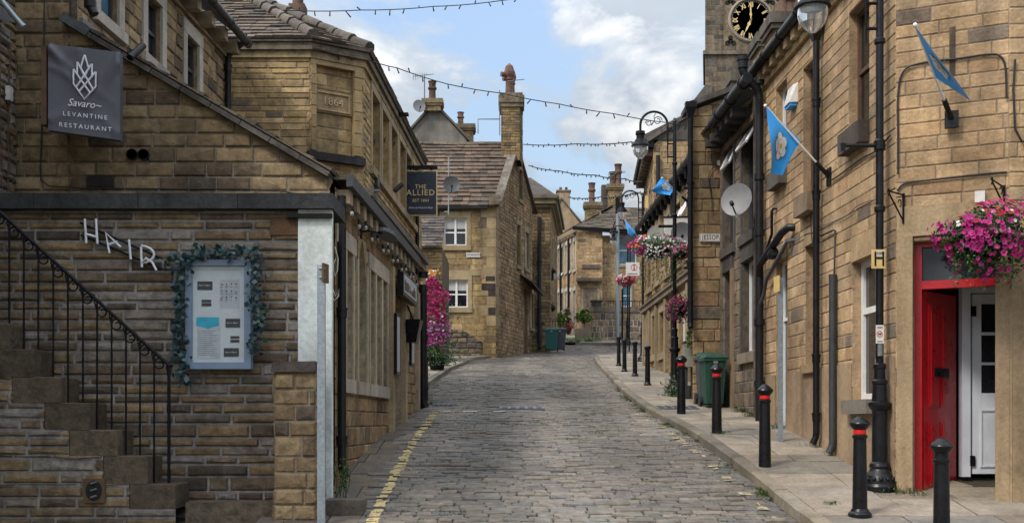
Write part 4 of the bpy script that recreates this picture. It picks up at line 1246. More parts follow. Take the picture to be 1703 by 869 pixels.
# ------------------------------------------------------------------ the 1864 corner building
c0, c1, c2, c3 = Vector((-5.05, 19.2)), Vector((-3.49, 19.2)), Vector((-2.64, 19.75)), Vector((-2.30, 28.2))
zE = 6.46 + EYE
inn = thing('corner_inn', 'yellow stone two-storey corner building with a chamfered face carved 1864', 'inn', (-3, 22, G(22)))
fA = Fr((c0.x - .6, c0.y), (c1.x, c1.y)); fB = Fr(c1, c2); fC = Fr(c2, c3)
b = MB()
masonry(b, fA, [quadpoly(0, fA.L, 3.5, zE)], [], 'yellow', seed=31)
rB = fB.rect(527, 588, 108, 255); rB = (rB[0], rB[1], fB.pix(556, 255)[1], fB.pix(556, 113)[1])
masonry(b, fB, [quadpoly(0, fB.L, 3.5, zE)], [rB], 'yellow', seed=32, reveal=.06)
b.face([fB.P(rB[0], rB[2], -.08), fB.P(rB[1], rB[2], -.08), fB.P(rB[1], rB[3], -.08), fB.P(rB[0], rB[3], -.08)], (.3, .25, .15))
fB2 = Fr(c1, c2); fB2.o = fB2.o - fB2.n * .075
masonry(b, fB2, [quadpoly(rB[0] + .01, rB[1] - .01, rB[2], rB[2] + (rB[3] - rB[2]) * .46), quadpoly(rB[0] + .01, rB[1] - .01, rB[2] + (rB[3] - rB[2]) * .74, rB[3])], [], 'mid', seed=33, k=1.0)
wC = []
for (u0, u1, vt, vb) in ((617, 624, 145, 282), (634, 640, 182, 300), (649, 655, 212, 318), (663, 668, 245, 332), (674, 678, 262, 345), (684, 688, 285, 355)):
    r = fC.rect(u0, u1, vt, vb); wC.append(r)
zt, zb = sum(r[3] for r in wC[:3]) / 3, sum(r[2] for r in wC[:3]) / 3
wC = [(r[0], r[0] + .85, zb, zt) for r in wC]
masonry(b, fC, [quadpoly(0, fC.L, 1.8, zE)], wC, 'old', seed=34, reveal=.15)
shell(b, [(c1.x, c1.y + .05), (c2.x - .06, c2.y + .05), (c3.x - .06, c3.y - .02), (-8, 29), (-8, 19.3)], 2, zE, skip=(0, 1))
b.build('wall', M['stone'], inn)
for r in wC: window(inn, fC, r, depth=.15, frame='white_frame', jamb=.14, lintel=.22, sill=.15, st=(.36, .28, .17))
# chamfer surround, plaque and date, dark sill
for (a0, a1) in ((.02, rB[0] - .004), (rB[1] + .004, fB.L - .02)):
    k = 0; z = rB[2]
    bb = MB()
    while z < rB[3]:
        h = R.uniform(.16, .26); e_ = R.uniform(0, .02)
        fbox(bb, fB, a0 + .004, a1 - e_ - .004, z + .006, min(z + h, rB[3] + .2) - .006, .003, .024 + R.uniform(0, .01), shade((.38, .28, .145), R.uniform(.85, 1.15))); z += h
    bb.build('quoin', M['stone_smooth'], inn)
b = MB(); fbox(b, fB, rB[0] - .12, rB[1] + .12, rB[3] + .003, rB[3] + .22, .004, .032, (.36, .27, .15)); b.build('lintel', M['stone_smooth'], inn)
pz0, pz1 = rB[2] + (rB[3] - rB[2]) * .47, rB[2] + (rB[3] - rB[2]) * .73
pqf = MB(); fbox(pqf, fB, rB[0] + .005, rB[1] - .005, pz0, pz1, -.072, -.040, (.31, .235, .135)); o = pqf.build('date_plaque', M['stone_smooth'], inn)
b = MB()
for (x0, x1, y0, y1) in ((rB[0] + .02, rB[1] - .06, pz0 + .03, pz0 + .055), (rB[0] + .02, rB[1] - .06, pz1 - .055, pz1 - .03), (rB[1] - .085, rB[1] - .06, pz0 + .056, pz1 - .056)): fbox(b, fB, x0, x1, y0, y1, -.039, -.015, (.40, .30, .17))
am = (rB[0] + rB[1]) / 2 - .03
ex = fB.e if fB.e.x > 0 else -fB.e
b.text('1864', fB.P(am, (pz0 + pz1) / 2, -.030), ex, (0, 0, 1), .19, (.50, .39, .23), depth=.03, sx=.92)
b.build('date_carving', M['stone_smooth'], inn)
b = MB(); fbox(b, fB, -.06, fB.L, rB[2] - .17, rB[2] - .03, .004, .10, (.05, .05, .055)); b.build('sill', M['stone_soot'], inn)
# eaves cornice all round
b = MB()
for fr, a0, a1, q in ((fA, 0, fA.L, 0), (fB, 0, fB.L, .001), (fC, 0, fC.L, .002)):
    fbox(b, fr, a0 - .02, a1 + .03, zE - .20 + q, zE - .08 - q, .002, .05, shade((.30, .23, .13), .95)); fbox(b, fr, a0 - .05, a1 + .06, zE - .078 + q, zE + .05 - q, .0, .10, (.16, .135, .10)); fbox(b, fr, a0 - .05, a1 + .07, zE + .052 + q, zE + .11 - q, .0, .14, (.12, .105, .085))
b.build('cornice', M['stone'], inn)
# first floor string cornice on the street front (shop cornice)
zk = (HV - 316) / FPX * 19.6 + EYE
b = MB(); fbox(b, fC, -.2, fC.L, zk - .28, zk - .12, .004, .12, (.22, .18, .12)); fbox(b, fC, -.25, fC.L, zk - .118, zk, .0, .20, (.16, .14, .11)); fbox(b, fB, .1, fB.L + .2, zk - .15, zk, .0, .14, (.18, .16, .13))
b.build('shop_cornice', M['stone'], inn)
b = MB(); fbox(b, fB, .0, fB.L + .25, zk + .002, zk + .04, .0, .16); b.build('lead_cap', M['lead'], inn)
# hipped roof: planes above each face meeting at an apex line
rise = 2.2
apex0 = Vector((-5.6, 22.4, zE + rise)); apex1 = Vector((-5.2, 30.0, zE + rise + .1))
def roofplane(P0, P1, T1, T0, par, course=.26):
    """slates between the eaves line P0-P1 and the upper line T0-T1"""
    e = (P1 - P0).normalized(); n = e.cross((T0 + T1) / 2 - P0).normalized(); n = n if n.z > 0 else -n
    s = n.cross(e); s = s if s.z > 0 else -s
    poly = [((p - P0).dot(e), (p - P0).dot(s)) for p in (P0, P1, T1, T0)]
    slates(par, P0, e, s, n, poly, course)
ov = .16; zz = zE + .1
E0 = Vector((c0.x - .6, c0.y - ov, zz)); E1 = Vector((c1.x + .1, c1.y - ov, zz)); E2 = Vector((c2.x + ov * .9, c2.y - ov * .25, zz)); E3 = Vector((c3.x + ov, c3.y, zz))
b = MB()
roofplane(E0, E1, apex0, Vector((-6.2, 22.4, zE + rise)), b); roofplane(E1, E2, apex0 + Vector((.02, .01, 0)), apex0, b); roofplane(E2, E3, apex1, apex0, b)
b.build('roof', M['slate'], inn)
b = MB()
for P0 in (E1, E2):
    for k in range(9):
        q0 = P0.lerp(apex0, k / 9 + .01) + Vector((0, 0, .03)); q1 = P0.lerp(apex0, (k + 1) / 9) + Vector((0, 0, .03))
        b.tube([q0, q0.lerp(q1, .5), q1], [R.uniform(.10, .13), .105, R.uniform(.09, .11)], 8, shade((.13, .115, .105), R.uniform(.75, 1.25)))
b.build('hip_tiles', M['slate'], inn)
b = MB(); b.box((-4.6, 23.9, zE + rise - .2), (.34, .34, .9), (.17, .12, .09)); o = b.build('chimney', M['stone_soot'], inn)
b = MB(); b.lathe([(.12, 0), (.11, .4), (.13, .42)], (-4.6, 23.9, zE + rise + .25), 12); b.build('chimney_pot', M['terracotta'], o)
b = MB(); a_, z_ = fC.pix(655, 187); fbox(b, fC, a_, a_ + .15, z_ - .05, z_, .0, .3); b.build('bracket', M['iron'], inn)
downpipe('downpipe', 'slim dark downpipe on the side street front of the 1864 building', fC, fC.pix(690, 320)[0], .06, G(28), zE - .3, .045)
t = thing('floodlight', 'small black floodlight on the 1864 building above the pub gutter', 'floodlight', fC.P(*fC.pix(654, 306), .1))
a_, z_ = fC.pix(650, 308); b = MB(); b.tube([fC.P(a_, z_ - .12, .08), fC.P(a_ + .1, z_ + .04, .22)], .05, 10); b.build('head', M['black_plastic'], t)
t = thing('wall_box', 'grey louvred box on the upper wall of the 1864 building', 'wall box', fC.P(*fC.pix(624, 295), .1))
a_, z_ = fC.pix(621, 300); b = MB(); fbox(b, fC, a_, a_ + .25, z_ - .1, z_ + .15, .02, .08); b.build('case', M['charcoal'], t)
# pub name board hung from a bracket
t = thing('hanging_sign', 'navy hanging pub board lettered THE ALLIED in a gold frame', 'sign', at(699, 360, 25.5))
YA = 25.5
def aq(mb, u0, u1, v0, v1, y0, y1): 
    A = [at(u0, v1, YA), at(u1, v1, YA), at(u1, v0 + 0, YA), at(u0, v0 + 0, YA)]
    mb.hexa([Vector((p.x, y0, p.z)) for p in A], [Vector((p.x, y1, p.z)) for p in A])
b = MB(); aq(b, 673.2, 727, 284, 358.5, YA - .02, YA + .06); b.build('frame', M['gold'], t)
b = MB(); aq(b, 674.6, 725.6, 285.6, 357, YA - .032, YA - .021); b.build('board', M['navy'], t)
for key, uu, vv, hh_ in (('the', 699.5, 310.5, .135), ('allied', 699.5, 320.5, .185), ('est', 699.8, 333.2, .095)):
    b = MB(); b.text(key, at(uu, vv, YA - .036), (1, 0, 0), (0, 0, 1), hh_, depth=.004); b.build('lettering', M['gold'], t)
b = MB(); b.text('drinks', at(700, 345.5, YA - .036), (1, 0, 0), (0, 0, 1), .052, depth=.004, sx=.82); b.build('small_lettering', M['print'], t)
b = MB(); aq(b, 663, 727.5, 276, 280, YA - .06, YA + .08); b.tube([at(664, 279, YA), at(664, 291, YA)], .05, 6)
for u in (683, 717): b.tube([at(u, 280, YA), at(u, 284, YA)], .02, 6)
b.build('bracket', M['iron'], t)
# litter bin / bollard post at the pub's end
t = thing('litter_bin', 'slim black ribbed litter bin at the end corner of the pub', 'bin', at(706, 672, 21.9))
c = at(706, 672, 21.9); c.z = S(21.9) + .02
b = MB(); b.lathe([(.001, 0), (.09, 0), (.09, .05), (.075, .07), (.07, .86), (.09, .88), (.095, .93), (.07, .97), (.001, 1.0)], c, 16); b.build('body', M['black'], t)

# flowers cascading by the wall beyond the pub
t = thing('flower_planter', 'tall cascade of magenta and pink flowers over a dark pot beyond the pub', 'planter', at(728, 603, 33.6))
b = MB(); c = at(730, 603, 33.4); c.z = G(33.4); c.x = -2.25
b.lathe([(.001, 0), (.2, 0), (.27, .34), (.29, .38), (.25, .38), (.001, .36)], c, 16); b.build('pot', M['iron'], t)
lf, f1, f2, f3 = MB(), MB(), MB(), MB()
LEAFP = [((.03, .085, .018), 4), ((.045, .12, .022), 3), ((.018, .05, .014), 3), ((.07, .15, .03), 1)]
for k in range(2400):
    q = R.random()
    p = c + Vector((R.gauss(0, .24) * min(1.2, (1.15 - q) * 2.4) * (1.5 if q < .16 else 1) - .12, R.gauss(0, .16), .22 + q * 2.5))
    leaf(lf, p, rndv() + Vector((.3, -1, .5)), R.uniform(.025, .05), shade(pick(LEAFP), R.uniform(.6, 1.2)))
for k in range(1150):
    q = .12 + .88 * R.random()
    th0 = q * 9; rr = .40 * (1 + .6 * noise.noise((q * 4.3, 1, 1))) * min(1, (1.08 - q) * 3.2)
    th = R.uniform(0, 2 * math.pi)
    p = c + Vector((math.cos(th) * rr * R.uniform(.4, 1.2) - .12, -abs(math.sin(th)) * .24 - .05, .45 + q * 2.3))
    low = q < .42
    mb_, tt = (f2, pick([((.38, .06, .27), 3), ((.33, .035, .25), 3), ((.52, .2, .40), 2)])) if low and R.random() < .8 else (f1, pick([((.44, .008, .12), 4), ((.36, .008, .13), 3), ((.50, .03, .17), 2)]))
    if R.random() < .16 and .3 < q < .55: mb_, tt = f3, (.68, .66, .64)
    blossom(mb_, p, Vector((R.gauss(.3, .5), -1, R.gauss(.3, .5))), R.uniform(.028, .05), shade(tt, R.uniform(.8, 1.15)))
for k in range(60):
    p = c + Vector((R.gauss(-.15, .1), R.uniform(-.2, 0), R.uniform(2.5, 3.0)))
    blossom(f1 if k % 3 else f3, p, Vector((R.gauss(.3, .5), -1, .3)), .045, (.62, .26, .03) if k % 3 else (.7, .66, .6))
for k in range(700):
    p = c + Vector((R.gauss(-.02, .27), R.gauss(-.12, .16), .12 + abs(R.gauss(0, .26))))
    leaf(lf, p, rndv() + Vector((.2, -1, .5)), R.uniform(.025, .05), shade(pick(LEAFP), R.uniform(.45, 1.0)))
lf.build('foliage', M['leaf'], t); f1.build('magenta_flowers', M['petal'], t); f2.build('pink_flowers', M['petal'], t); f3.build('white_flowers', M['petal'], t)
# ================================================================== middle distance: gabled house and what stands behind it
fM = Fr((-3.9, 45.0), (-.645, 45.0)); gm0 = Vector((-.645, 45.0)); gm1 = Vector((.92, 51.0)); fMg = Fr(gm0, gm1)
zMe = (HV - 345) / FPX * 45 + EYE; zMk = zMe + .35
mid = thing('gabled_house', 'two-storey stone house with a brown slate roof and tall gable chimney', 'house', (-1.5, 46, G(45)))
rM = fM.rect
wM = [rM(738.5, 776, 362.5, 408), rM(740, 778, 465, 511)]
b = MB()
masonry(b, fM, [quadpoly(0, fM.L, G(44) - .5, zMe)], wM, 'mid', seed=41)
fMr = Fr((-3.9, 44.985), (-.9, 44.985))
masonry(b, fMr, [[(1.0, G(45) - .3), (2.7, G(45) - .3), (2.7, G(45) + .55), (1.9, G(45) + 1.05), (1.0, G(45) + 1.1)]], [], 'rubble', seed=46)
L = fMg.L; zr = (HV - 236) / FPX * 48 + EYE; zfe = (HV - 338) / FPX * 51 + EYE
wG = [fMg.rect(859, 863.5, 372, 440), fMg.rect(873, 878, 385, 445), fMg.rect(862.5, 867.5, 280, 330), fMg.rect(870.5, 876, 478, 583), fMg.rect(884, 887, 488, 545)]
wG = [(r[0], r[0] + .62, r[2], r[3]) for r in wG[:3]] + [(wG[3][0], wG[3][0] + .75, G(48) - .2, wG[3][3]), (wG[4][0] - .3, wG[4][0] + .25, wG[4][2], wG[4][3])]
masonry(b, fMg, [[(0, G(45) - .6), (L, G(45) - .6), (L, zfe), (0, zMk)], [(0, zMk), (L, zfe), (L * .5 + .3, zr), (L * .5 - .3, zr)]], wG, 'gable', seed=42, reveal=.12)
shell(b, [(-3.9, 45.02), (-.7, 45.02), (.86, 50.98), (-3.9, 51.5)], G(45) - .3, zMe, skip=(0, 1))
b.build('wall', M['stone'], mid)
for r in wM: window(mid, fM, r, depth=.1, lights=2, transom=.48, fw=.055, jamb=.17, lintel=.26, sill=.2, st=(.36, .285, .17), blind=.38)
for r in wG[:3]: window(mid, fMg, r, depth=.12, jamb=.1, lintel=.2, sill=.16, st=(.26, .215, .14), frame='white_frame' if r is wG[1] else 'iron')
window(mid, fMg, wG[4], depth=.10, jamb=.1, lintel=.2, sill=.14, st=(.26, .215, .14))
b = MB(); fbox(b, fMg, wG[3][0] + .01, wG[3][1] - .01, wG[3][2], wG[3][3] - .02, -.14, -.09); b.build('door', M['wood'], mid)
b = MB(); zc = fMg.pix(866, 458)[1]; a_ = fMg.pix(866, 470)[0]
b.hexa([fMg.P(a_ - .2, zc, .01), fMg.P(a_ + 2.0, zc - .35, .01), fMg.P(a_ + 2.0, zc - .75, .62), fMg.P(a_ - .2, zc - .4, .62)], [p + Vector((0, 0, .07)) for p in (fMg.P(a_ - .2, zc, .01), fMg.P(a_ + 2.0, zc - .35, .01), fMg.P(a_ + 2.0, zc - .75, .62), fMg.P(a_ - .2, zc - .4, .62))], (.06, .055, .05))
b.build('canopy', M['stone_soot'], mid)
# string course, dressings
b = MB(); z_ = fM.pix(740, 449)[1]; fbox(b, fM, fM.pix(733, 449)[0], fM.pix(799, 449)[0], z_ - .22, z_, .004, .03, (.36, .29, .17)); b.build('string_course', M['stone_smooth'], mid)
b = MB(); z = G(45) + 1.2; k = 0
while z < zMe - .1:
    h = R.uniform(.32, .46); w = .62 if k % 2 else .38
    fbox(b, fM, fM.L - w, fM.L - .004, z + .006, z + h - .006, .004, .022, shade((.36, .275, .155), R.uniform(.8, 1.15))); fbox(b, fMg, .0, .62 - w + .35, z + .006, z + h - .006, .004, .022, shade((.30, .23, .14), R.uniform(.8, 1.15))); z += h; k += 1
b.build('quoins', M['stone_smooth'], mid)
for (u0, u1, v0, v1) in ((808, 823, 459, 467), (801, 824, 471, 482), (812, 824, 482.5, 492), (812, 824, 511, 523)):
    b = MB(); r = rM(u0, u1, v0, v1); fbox(b, fM, r[0], r[1], r[2], r[3], .023, .034, (.05, .042, .038)); b.build('blackened_stone', M['stone_soot'], mid)
# roof facing the camera, coped gable, chimney
O = Vector((-4.3, 44.72, zMe + .0)); rid = Vector((-4.3, 48.0, zr)); s_ = (rid - O); s_ = Vector((0, s_.y, s_.z)); Ls = s_.length; s_.normalize()
nn_ = Vector((1, 0, 0)).cross(s_); nn_ = nn_ if nn_.z > 0 else -nn_
b = MB(); slates(b, O, Vector((1, 0, 0)), s_, nn_, [(0, 0), (3.62, 0), (4.4, Ls), (0, Ls)], .30, (.25, .55), [((.135, .10, .08), 5), ((.11, .086, .072), 4), ((.165, .122, .095), 2), ((.08, .07, .062), 2)], th=.06)
b.face([rid, rid + Vector((4.5, 0, 0)), (1.2, 51.3, zMe + .9), (-4.3, 51.3, zMe + .9)], (.1, .08, .07))
b.build('roof', M['slate'], mid)
b = MB()
for p, q in ((O + Vector((3.55, -.05, .08)), O + s_ * Ls + Vector((4.35, 0, .08))),):
    for k in range(7):
        a1, a2 = p.lerp(q, k / 7), p.lerp(q, (k + 1) / 7 - .004)
        w_ = Vector((.34, .03, 0)); th = Vector((0, 0, .14))
        b.hexa([a1, a1 + w_, a2 + w_, a2], [v + th for v in (a1, a1 + w_, a2 + w_, a2)], shade((.17, .15, .125), R.uniform(.8, 1.2)))
p, q = fMg.P(L * .5, zr + .05, -.12), fMg.P(L + .12, zfe + .05, -.12)
b.hexa([p, p + fMg.n * .2, q + fMg.n * .2, q], [v + Vector((0, 0, .13)) for v in (p, p + fMg.n * .2, q + fMg.n * .2, q)], (.12, .11, .10))
b.box((-.72, 44.98, zMk - .08), (.4, .5, .4), (.2, .16, .11))
b.build('coping', M['stone_soot'], mid)
gutter_along(mid, fM, 0, fM.L - .35, zMe - .03, .2, .08, mat='charcoal')
ch = MB()
cx = at(849, 200, 47.6).x
fcf = Fr((cx - .40, 47.1), (cx + .40, 47.1)); fcs = Fr((cx + .40, 47.1), (cx + .52, 48.3)); fcs.n = Vector((1, -.1, 0)).normalized()
zc0, zc1 = zr - 1.0, (HV - 172) / FPX * 47.2 + EYE
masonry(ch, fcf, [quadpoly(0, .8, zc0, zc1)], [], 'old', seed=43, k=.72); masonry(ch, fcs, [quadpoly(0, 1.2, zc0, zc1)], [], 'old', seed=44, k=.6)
shell(ch, [(cx - .4, 47.11), (cx + .4, 47.11), (cx + .5, 48.3), (cx - .4, 48.3)], zc0, zc1, skip=(0, 1))
for (za, zb_, e_) in ((zc1 - .18, zc1, .05), (zc1, zc1 + .30, .10), (zc1 + .30, zc1 + .42, .03)): ch.box((cx + .04, 47.7, (za + zb_) / 2), (.9 + 2 * e_, 1.25 + 2 * e_, zb_ - za), (.20, .165, .115))
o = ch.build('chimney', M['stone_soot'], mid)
for (dy, hz_) in ((-.25, 1.0), (.35, .9)):
    b = MB(); c = (cx - .02 + dy * .12, 47.7 + dy, zc1 + .4)
    b.lathe([(.20, 0), (.17, .08), (.155, .62), (.19, .66), (.19, .72), (.15, .74), (.21, .86), (.23, .98), (.16, 1.25), (.02, 1.38)], c, 14); b.build('chimney_pot', M['terracotta'], o)
    b = MB(); b.tube([Vector(c) + Vector((-.16, -.1, .86)), Vector(c) + Vector((-.34, -.2, .86))], [.09, .11], 10); b.build('cowl', M['terracotta'], o)
b = MB(); b.tube([at(831, 225, 47.0), at(831, 150, 47.0)], .02, 5); b.tube([at(795, 222, 47.5), at(795, 198, 47.5), at(832, 198, 47.5)], .025, 5); b.tube([at(845, 135, 47.0), at(872, 132, 47.3)], .018, 5)
_tag(b.build('chimney_pole', M['lead'], None, at(831, 225, 47)), 'thin metal poles fixed to the tall gable chimney', 'pole')
t = thing('street_sign', 'small white name plate reading EXCHANGE on the gabled house front', 'street sign', at(787, 427, 44.9))
r = rM(775, 799, 420, 427.5)
b = MB(); fbox(b, fM, r[0], r[1], r[2], r[3], .025, .045); b.build('plate', M['sign_white'], t)
b = MB(); b.text('exch', fM.P((r[0] + r[1]) / 2, (r[2] + r[3]) / 2, .048), (1, 0, 0), (0, 0, 1), .145, depth=.002, sx=.80); b.build('lettering', M['black'], t)
def dish(name, label, c, facing, r, mat, arm_to=None, group=None):
    t = thing(name, label, 'satellite dish', c, group)
    f = Vector(facing).normalized(); a = f.cross(Vector((0, 0, 1))).normalized(); u_ = a.cross(f)
    b = MB(); rings = []
    for i in range(6):
        q = i / 5
        rings.append([Vector(c) + (a * math.cos(k * math.pi / 12) * r + u_ * math.sin(k * math.pi / 12) * r * 1.05) * q + f * (.16 * r * q * q) for k in range(24)])
    for i in range(5): b.mesh(rings[i] + rings[i + 1], [(k, (k + 1) % 24, 24 + (k + 1) % 24, 24 + k) for k in range(24)], sm=True)
    b.build('reflector', M[mat], t)
    b = MB(); e = Vector(c) - u_ * r * .95; h = Vector(c) + f * r * .85 - u_ * r * .55
    b.tube([e, h], r * .05, 6); b.tube([h - f * r * .1, h + f * r * .12 + u_ * .02], r * .13, 8)
    if arm_to is not None: b.tube([Vector(c) - f * .02, arm_to], r * .07, 6)
    b.build('arm', M['iron'], t)
    return t
dish('satellite_dish', 'dark satellite dish standing in front of the brown slate roof', at(751, 307, 44.0), (.1, -1, .18), .33, 'charcoal', at(748, 318, 44.3))
b = MB(); b.tube([at(746, 357, 44.1), at(746, 262, 44.1)], .025, 6); b.tube([at(739, 352, 44.6), at(746, 352, 44.1)], .025, 6); _tag(b.build('dish_pole', M['galv'], None, at(746, 357, 44.1)), 'thin steel pole rising past the dark dish on the gabled house eaves', 'pole')
# lean-to with dark slates between the inn and the gabled house
fL = Fr((-5.2, 39.0), (at(736, 400, 39).x, 39.0))
t = thing('lean_to', 'dark stone lean-to with weathered slates between the inn and the gabled house', 'outbuilding', (-3, 40, G(39)))
b = MB(); zl_ = (HV - 411) / FPX * 39 + EYE; masonry(b, fL, [quadpoly(0, fL.L, G(38) - .4, zl_)], [], 'old', seed=47, k=.42); b.face([fL.P(fL.L, G(38), 0), fL.P(fL.L, zl_, 0), fL.P(fL.L, zl_, -4), fL.P(fL.L, G(38), -4)], (.12, .1, .07)); b.build('wall', M['stone_dark'], t)
s2 = Vector((0, 2.2, 1.55)).normalized(); n2 = Vector((0, -1.55, 2.2)).normalized()
b = MB(); slates(b, fL.P(0, zl_, .15), Vector((1, 0, 0)), s2, n2, quadpoly(0, fL.L, 0, 2.5), .24, (.25, .5), [((.085, .075, .07), 3), ((.12, .10, .09), 2), ((.06, .055, .055), 2)]); b.build('roof', M['slate'], t)

# grey rendered gable house far behind with chimneys and aerial
t = thing('rendered_gable_house', 'grey rendered gable with a terracotta chimney, far behind the brown slate roof', 'house', (-3.5, 62, G(60)))
Yg = 60
P = [at(640, 240, Yg), at(790, 240, Yg), at(722, 172, Yg)]
b = MB(); x0, x1, xm = at(672, 0, Yg).x, at(776, 0, Yg).x, at(722, 0, Yg).x; za, zg = at(0, 232, Yg).z, at(0, 174, Yg).z
b.hexa([(x0, Yg, G(60)), (x1, Yg, G(60)), (x1, Yg, za), (xm, Yg, zg), (x0, Yg, za)], [(x0, Yg + 7, G(60)), (x1, Yg + 7, G(60)), (x1, Yg + 7, za), (xm, Yg + 7, zg), (x0, Yg + 7, za)], (.22, .21, .185)); b.build('wall', M['render'], t)
b = MB()
for xe, ze in ((x0 - .2, za - .15), (x1 + .2, za - .15)):
    b.hexa([(xe, Yg - .15, ze), (xe, Yg + 7, ze), (xm, Yg + 7, zg + .02), (xm, Yg - .15, zg + .02)], [(xe, Yg - .15, ze + .16), (xe, Yg + 7, ze + .16), (xm, Yg + 7, zg + .18), (xm, Yg - .15, zg + .18)], (.12, .11, .10))
b.build('roof', M['slate'], t)
def chimney(parent, u0, u1, v0, v1, Y, dep=.9, pots=(), tint=(.24, .19, .12), ph=.9, pr_=.2, mat='stone', base_v=None):
    b = MB(); xa, xb = at(u0, 0, Y).x, at(u1, 0, Y).x; z0, z1 = at(0, v1, Y).z, at(0, v0, Y).z
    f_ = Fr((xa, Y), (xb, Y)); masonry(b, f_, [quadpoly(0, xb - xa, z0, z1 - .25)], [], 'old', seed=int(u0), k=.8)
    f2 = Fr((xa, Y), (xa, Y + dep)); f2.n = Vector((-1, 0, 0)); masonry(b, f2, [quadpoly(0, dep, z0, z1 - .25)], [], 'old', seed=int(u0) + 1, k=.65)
    shell(b, [(xa, Y + .01), (xb - .01, Y + .01), (xb - .01, Y + dep), (xa, Y + dep)], z0, z1 - .25, skip=(0, 3))
    b.box(((xa + xb) / 2, Y + dep / 2, z1 - .30), (xb - xa + .16, dep + .16, .12), shade(tint, .8)); b.box(((xa + xb) / 2, Y + dep / 2, z1 - .12), (xb - xa + .24, dep + .24, .24), tint)
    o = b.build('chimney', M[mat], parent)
    for (u, k) in pots:
        c = Vector((at(u, 0, Y).x, Y + dep / 2, z1)); hh = ph * k
        b = MB(); b.lathe([(pr_, 0), (pr_ * .8, .1 * hh), (pr_ * .72, .55 * hh), (pr_ * 1.0, .6 * hh), (pr_ * 1.0, .68 * hh), (pr_ * .75, .72 * hh), (pr_ * .8, .9 * hh), (pr_ * 1.0, hh), (pr_ * .7, hh)], c, 12); b.build('chimney_pot', M['terracotta'], o)
    return o
chimney(t, 705, 733, 164, 184, Yg - .3, pots=((718, 1.0),), ph=1.05, pr_=.24)
chimney(t, 762, 787, 206, 240, Yg + 1, pots=((765.5, 1.0),), ph=.75, pr_=.2)
b = MB(); b.tube([at(706, 172, Yg - .4), at(706, 125, Yg - .4)], .03, 5); p = at(706, 127, Yg - .4); b.tube([p + Vector((-.6, 0, .0)), p + Vector((.5, 0, .12))], .02, 5)
for k in range(7): q = p + Vector((-.6 + k * .12, 0, .02 * k)); b.tube([q + Vector((0, 0, -.22 + .02 * k)), q + Vector((0, 0, .18 - .02 * k))], .012, 4)
_tag(b.build('tv_aerial', M['lead'], None, at(706, 172, Yg)), 'spiky television aerial on the chimney of the grey rendered gable', 'aerial')
dish('satellite_dish', 'pale satellite dish beside the chimney of the grey rendered gable', at(697, 177, Yg - .5), (.3, -1, .2), .34, 'grey_dish', at(705, 177, Yg))

# house with the moulded cornice beyond the gabled house
h0, h1 = Vector((1.80, 52.0)), Vector((2.44, 60.0))
fE = Fr((.9, 52.0), h0); fF = Fr(h0, h1)
zc_ = (HV - 330) / FPX * 52 + EYE
t = thing('cornice_house', 'narrow stone house with a moulded cornice beyond the gabled house', 'house', (1.5, 54, G(53)))
wF = [fF.rect(918, 919.5, 395, 440), fF.rect(922, 923, 400, 445), fF.rect(918, 919.5, 500, 545)]
wF = [(r[0], r[0] + .9, r[2], r[3]) for r in wF]
b = MB(); masonry(b, fE, [quadpoly(0, fE.L, G(52) - .3, zc_)], [], 'gable', seed=51, k=.95); masonry(b, fF, [quadpoly(0, fF.L, G(52) - .3, zc_)], wF, 'end', seed=52, reveal=.12)
shell(b, [(.92, 52.02), (1.78, 52.02), (2.4, 60), (-2, 60), (-2, 52.2)], G(52), zc_, skip=(0, 1)); b.build('wall', M['stone'], t)
for r in wF: window(t, fF, r, depth=.12, st=(.34, .29, .2))
b = MB()
for fr, a0, a1 in ((fE, -.15, fE.L), (fF, -.1, fF.L)):
    fbox(b, fr, a0, a1 + .02, zc_ - .42, zc_ - .28, .003, .12, (.3, .25, .17)); fbox(b, fr, a0, a1 + .22, zc_ - .277, zc_ - .05, .0, .3, (.26, .22, .15)); fbox(b, fr, a0, a1 + .30, zc_ - .047, zc_ + .12, .0, .4, (.2, .17, .13))
b.build('cornice', M['stone_smooth'], t)
b = MB(); b.hexa([(.5, 51.8, zc_ + .1), (2.1, 51.8, zc_ + .1), (2.6, 60, zc_ + .1), (-1.5, 60, zc_ + .1)], [(.2, 53.5, zc_ + 1.3), (.9, 53.5, zc_ + 1.3), (.9, 58, zc_ + 1.3), (-.5, 58, zc_ + 1.3)], (.09, .08, .075)); b.build('roof', M['slate'], t)
downpipe('downpipe', 'tall black downpipe in the corner between gabled house and cornice house', fE, fE.pix(897, 500)[0], .12, G(52) + .05, zc_ - .9, .09, joints=(G(52) + 1.8, G(52) + 4))
t = thing('hanging_basket', 'dark dry hanging basket on the cornice house wall above the bins', 'hanging basket', fF.P(1.5, zc_ - 5.9, .3))
b = MB(); c = at(916, 511, 52.6); b.ball(c, .20, 10); b.tube([c + Vector((0, 0, .18)), c + Vector((0, 0, .5))], .01, 4); b.build('basket', M['iron'], t)
b = MB()
for k in range(160): leaf(b, c + rndv() * R.uniform(.12, .24), rndv(), .05, shade((.05, .06, .03), R.uniform(.5, 1.3)))
b.build('foliage', M['leaf'], t)
t = thing('wall_lamp', 'dark box lamp jutting from the cornice house wall', 'wall lamp', at(913, 460, 53))
b = MB(); c = at(913, 459, 52.8); b.box(c, (.42, .4, .36)); b.box(c + Vector((0, 0, .23)), (.55, .5, .1)); b.build('case', M['iron'], t); b = MB(); b.box(c + Vector((.36, .2, 0)), (.3, .3, .25)); b.build('glass', M['lampglass'], t)

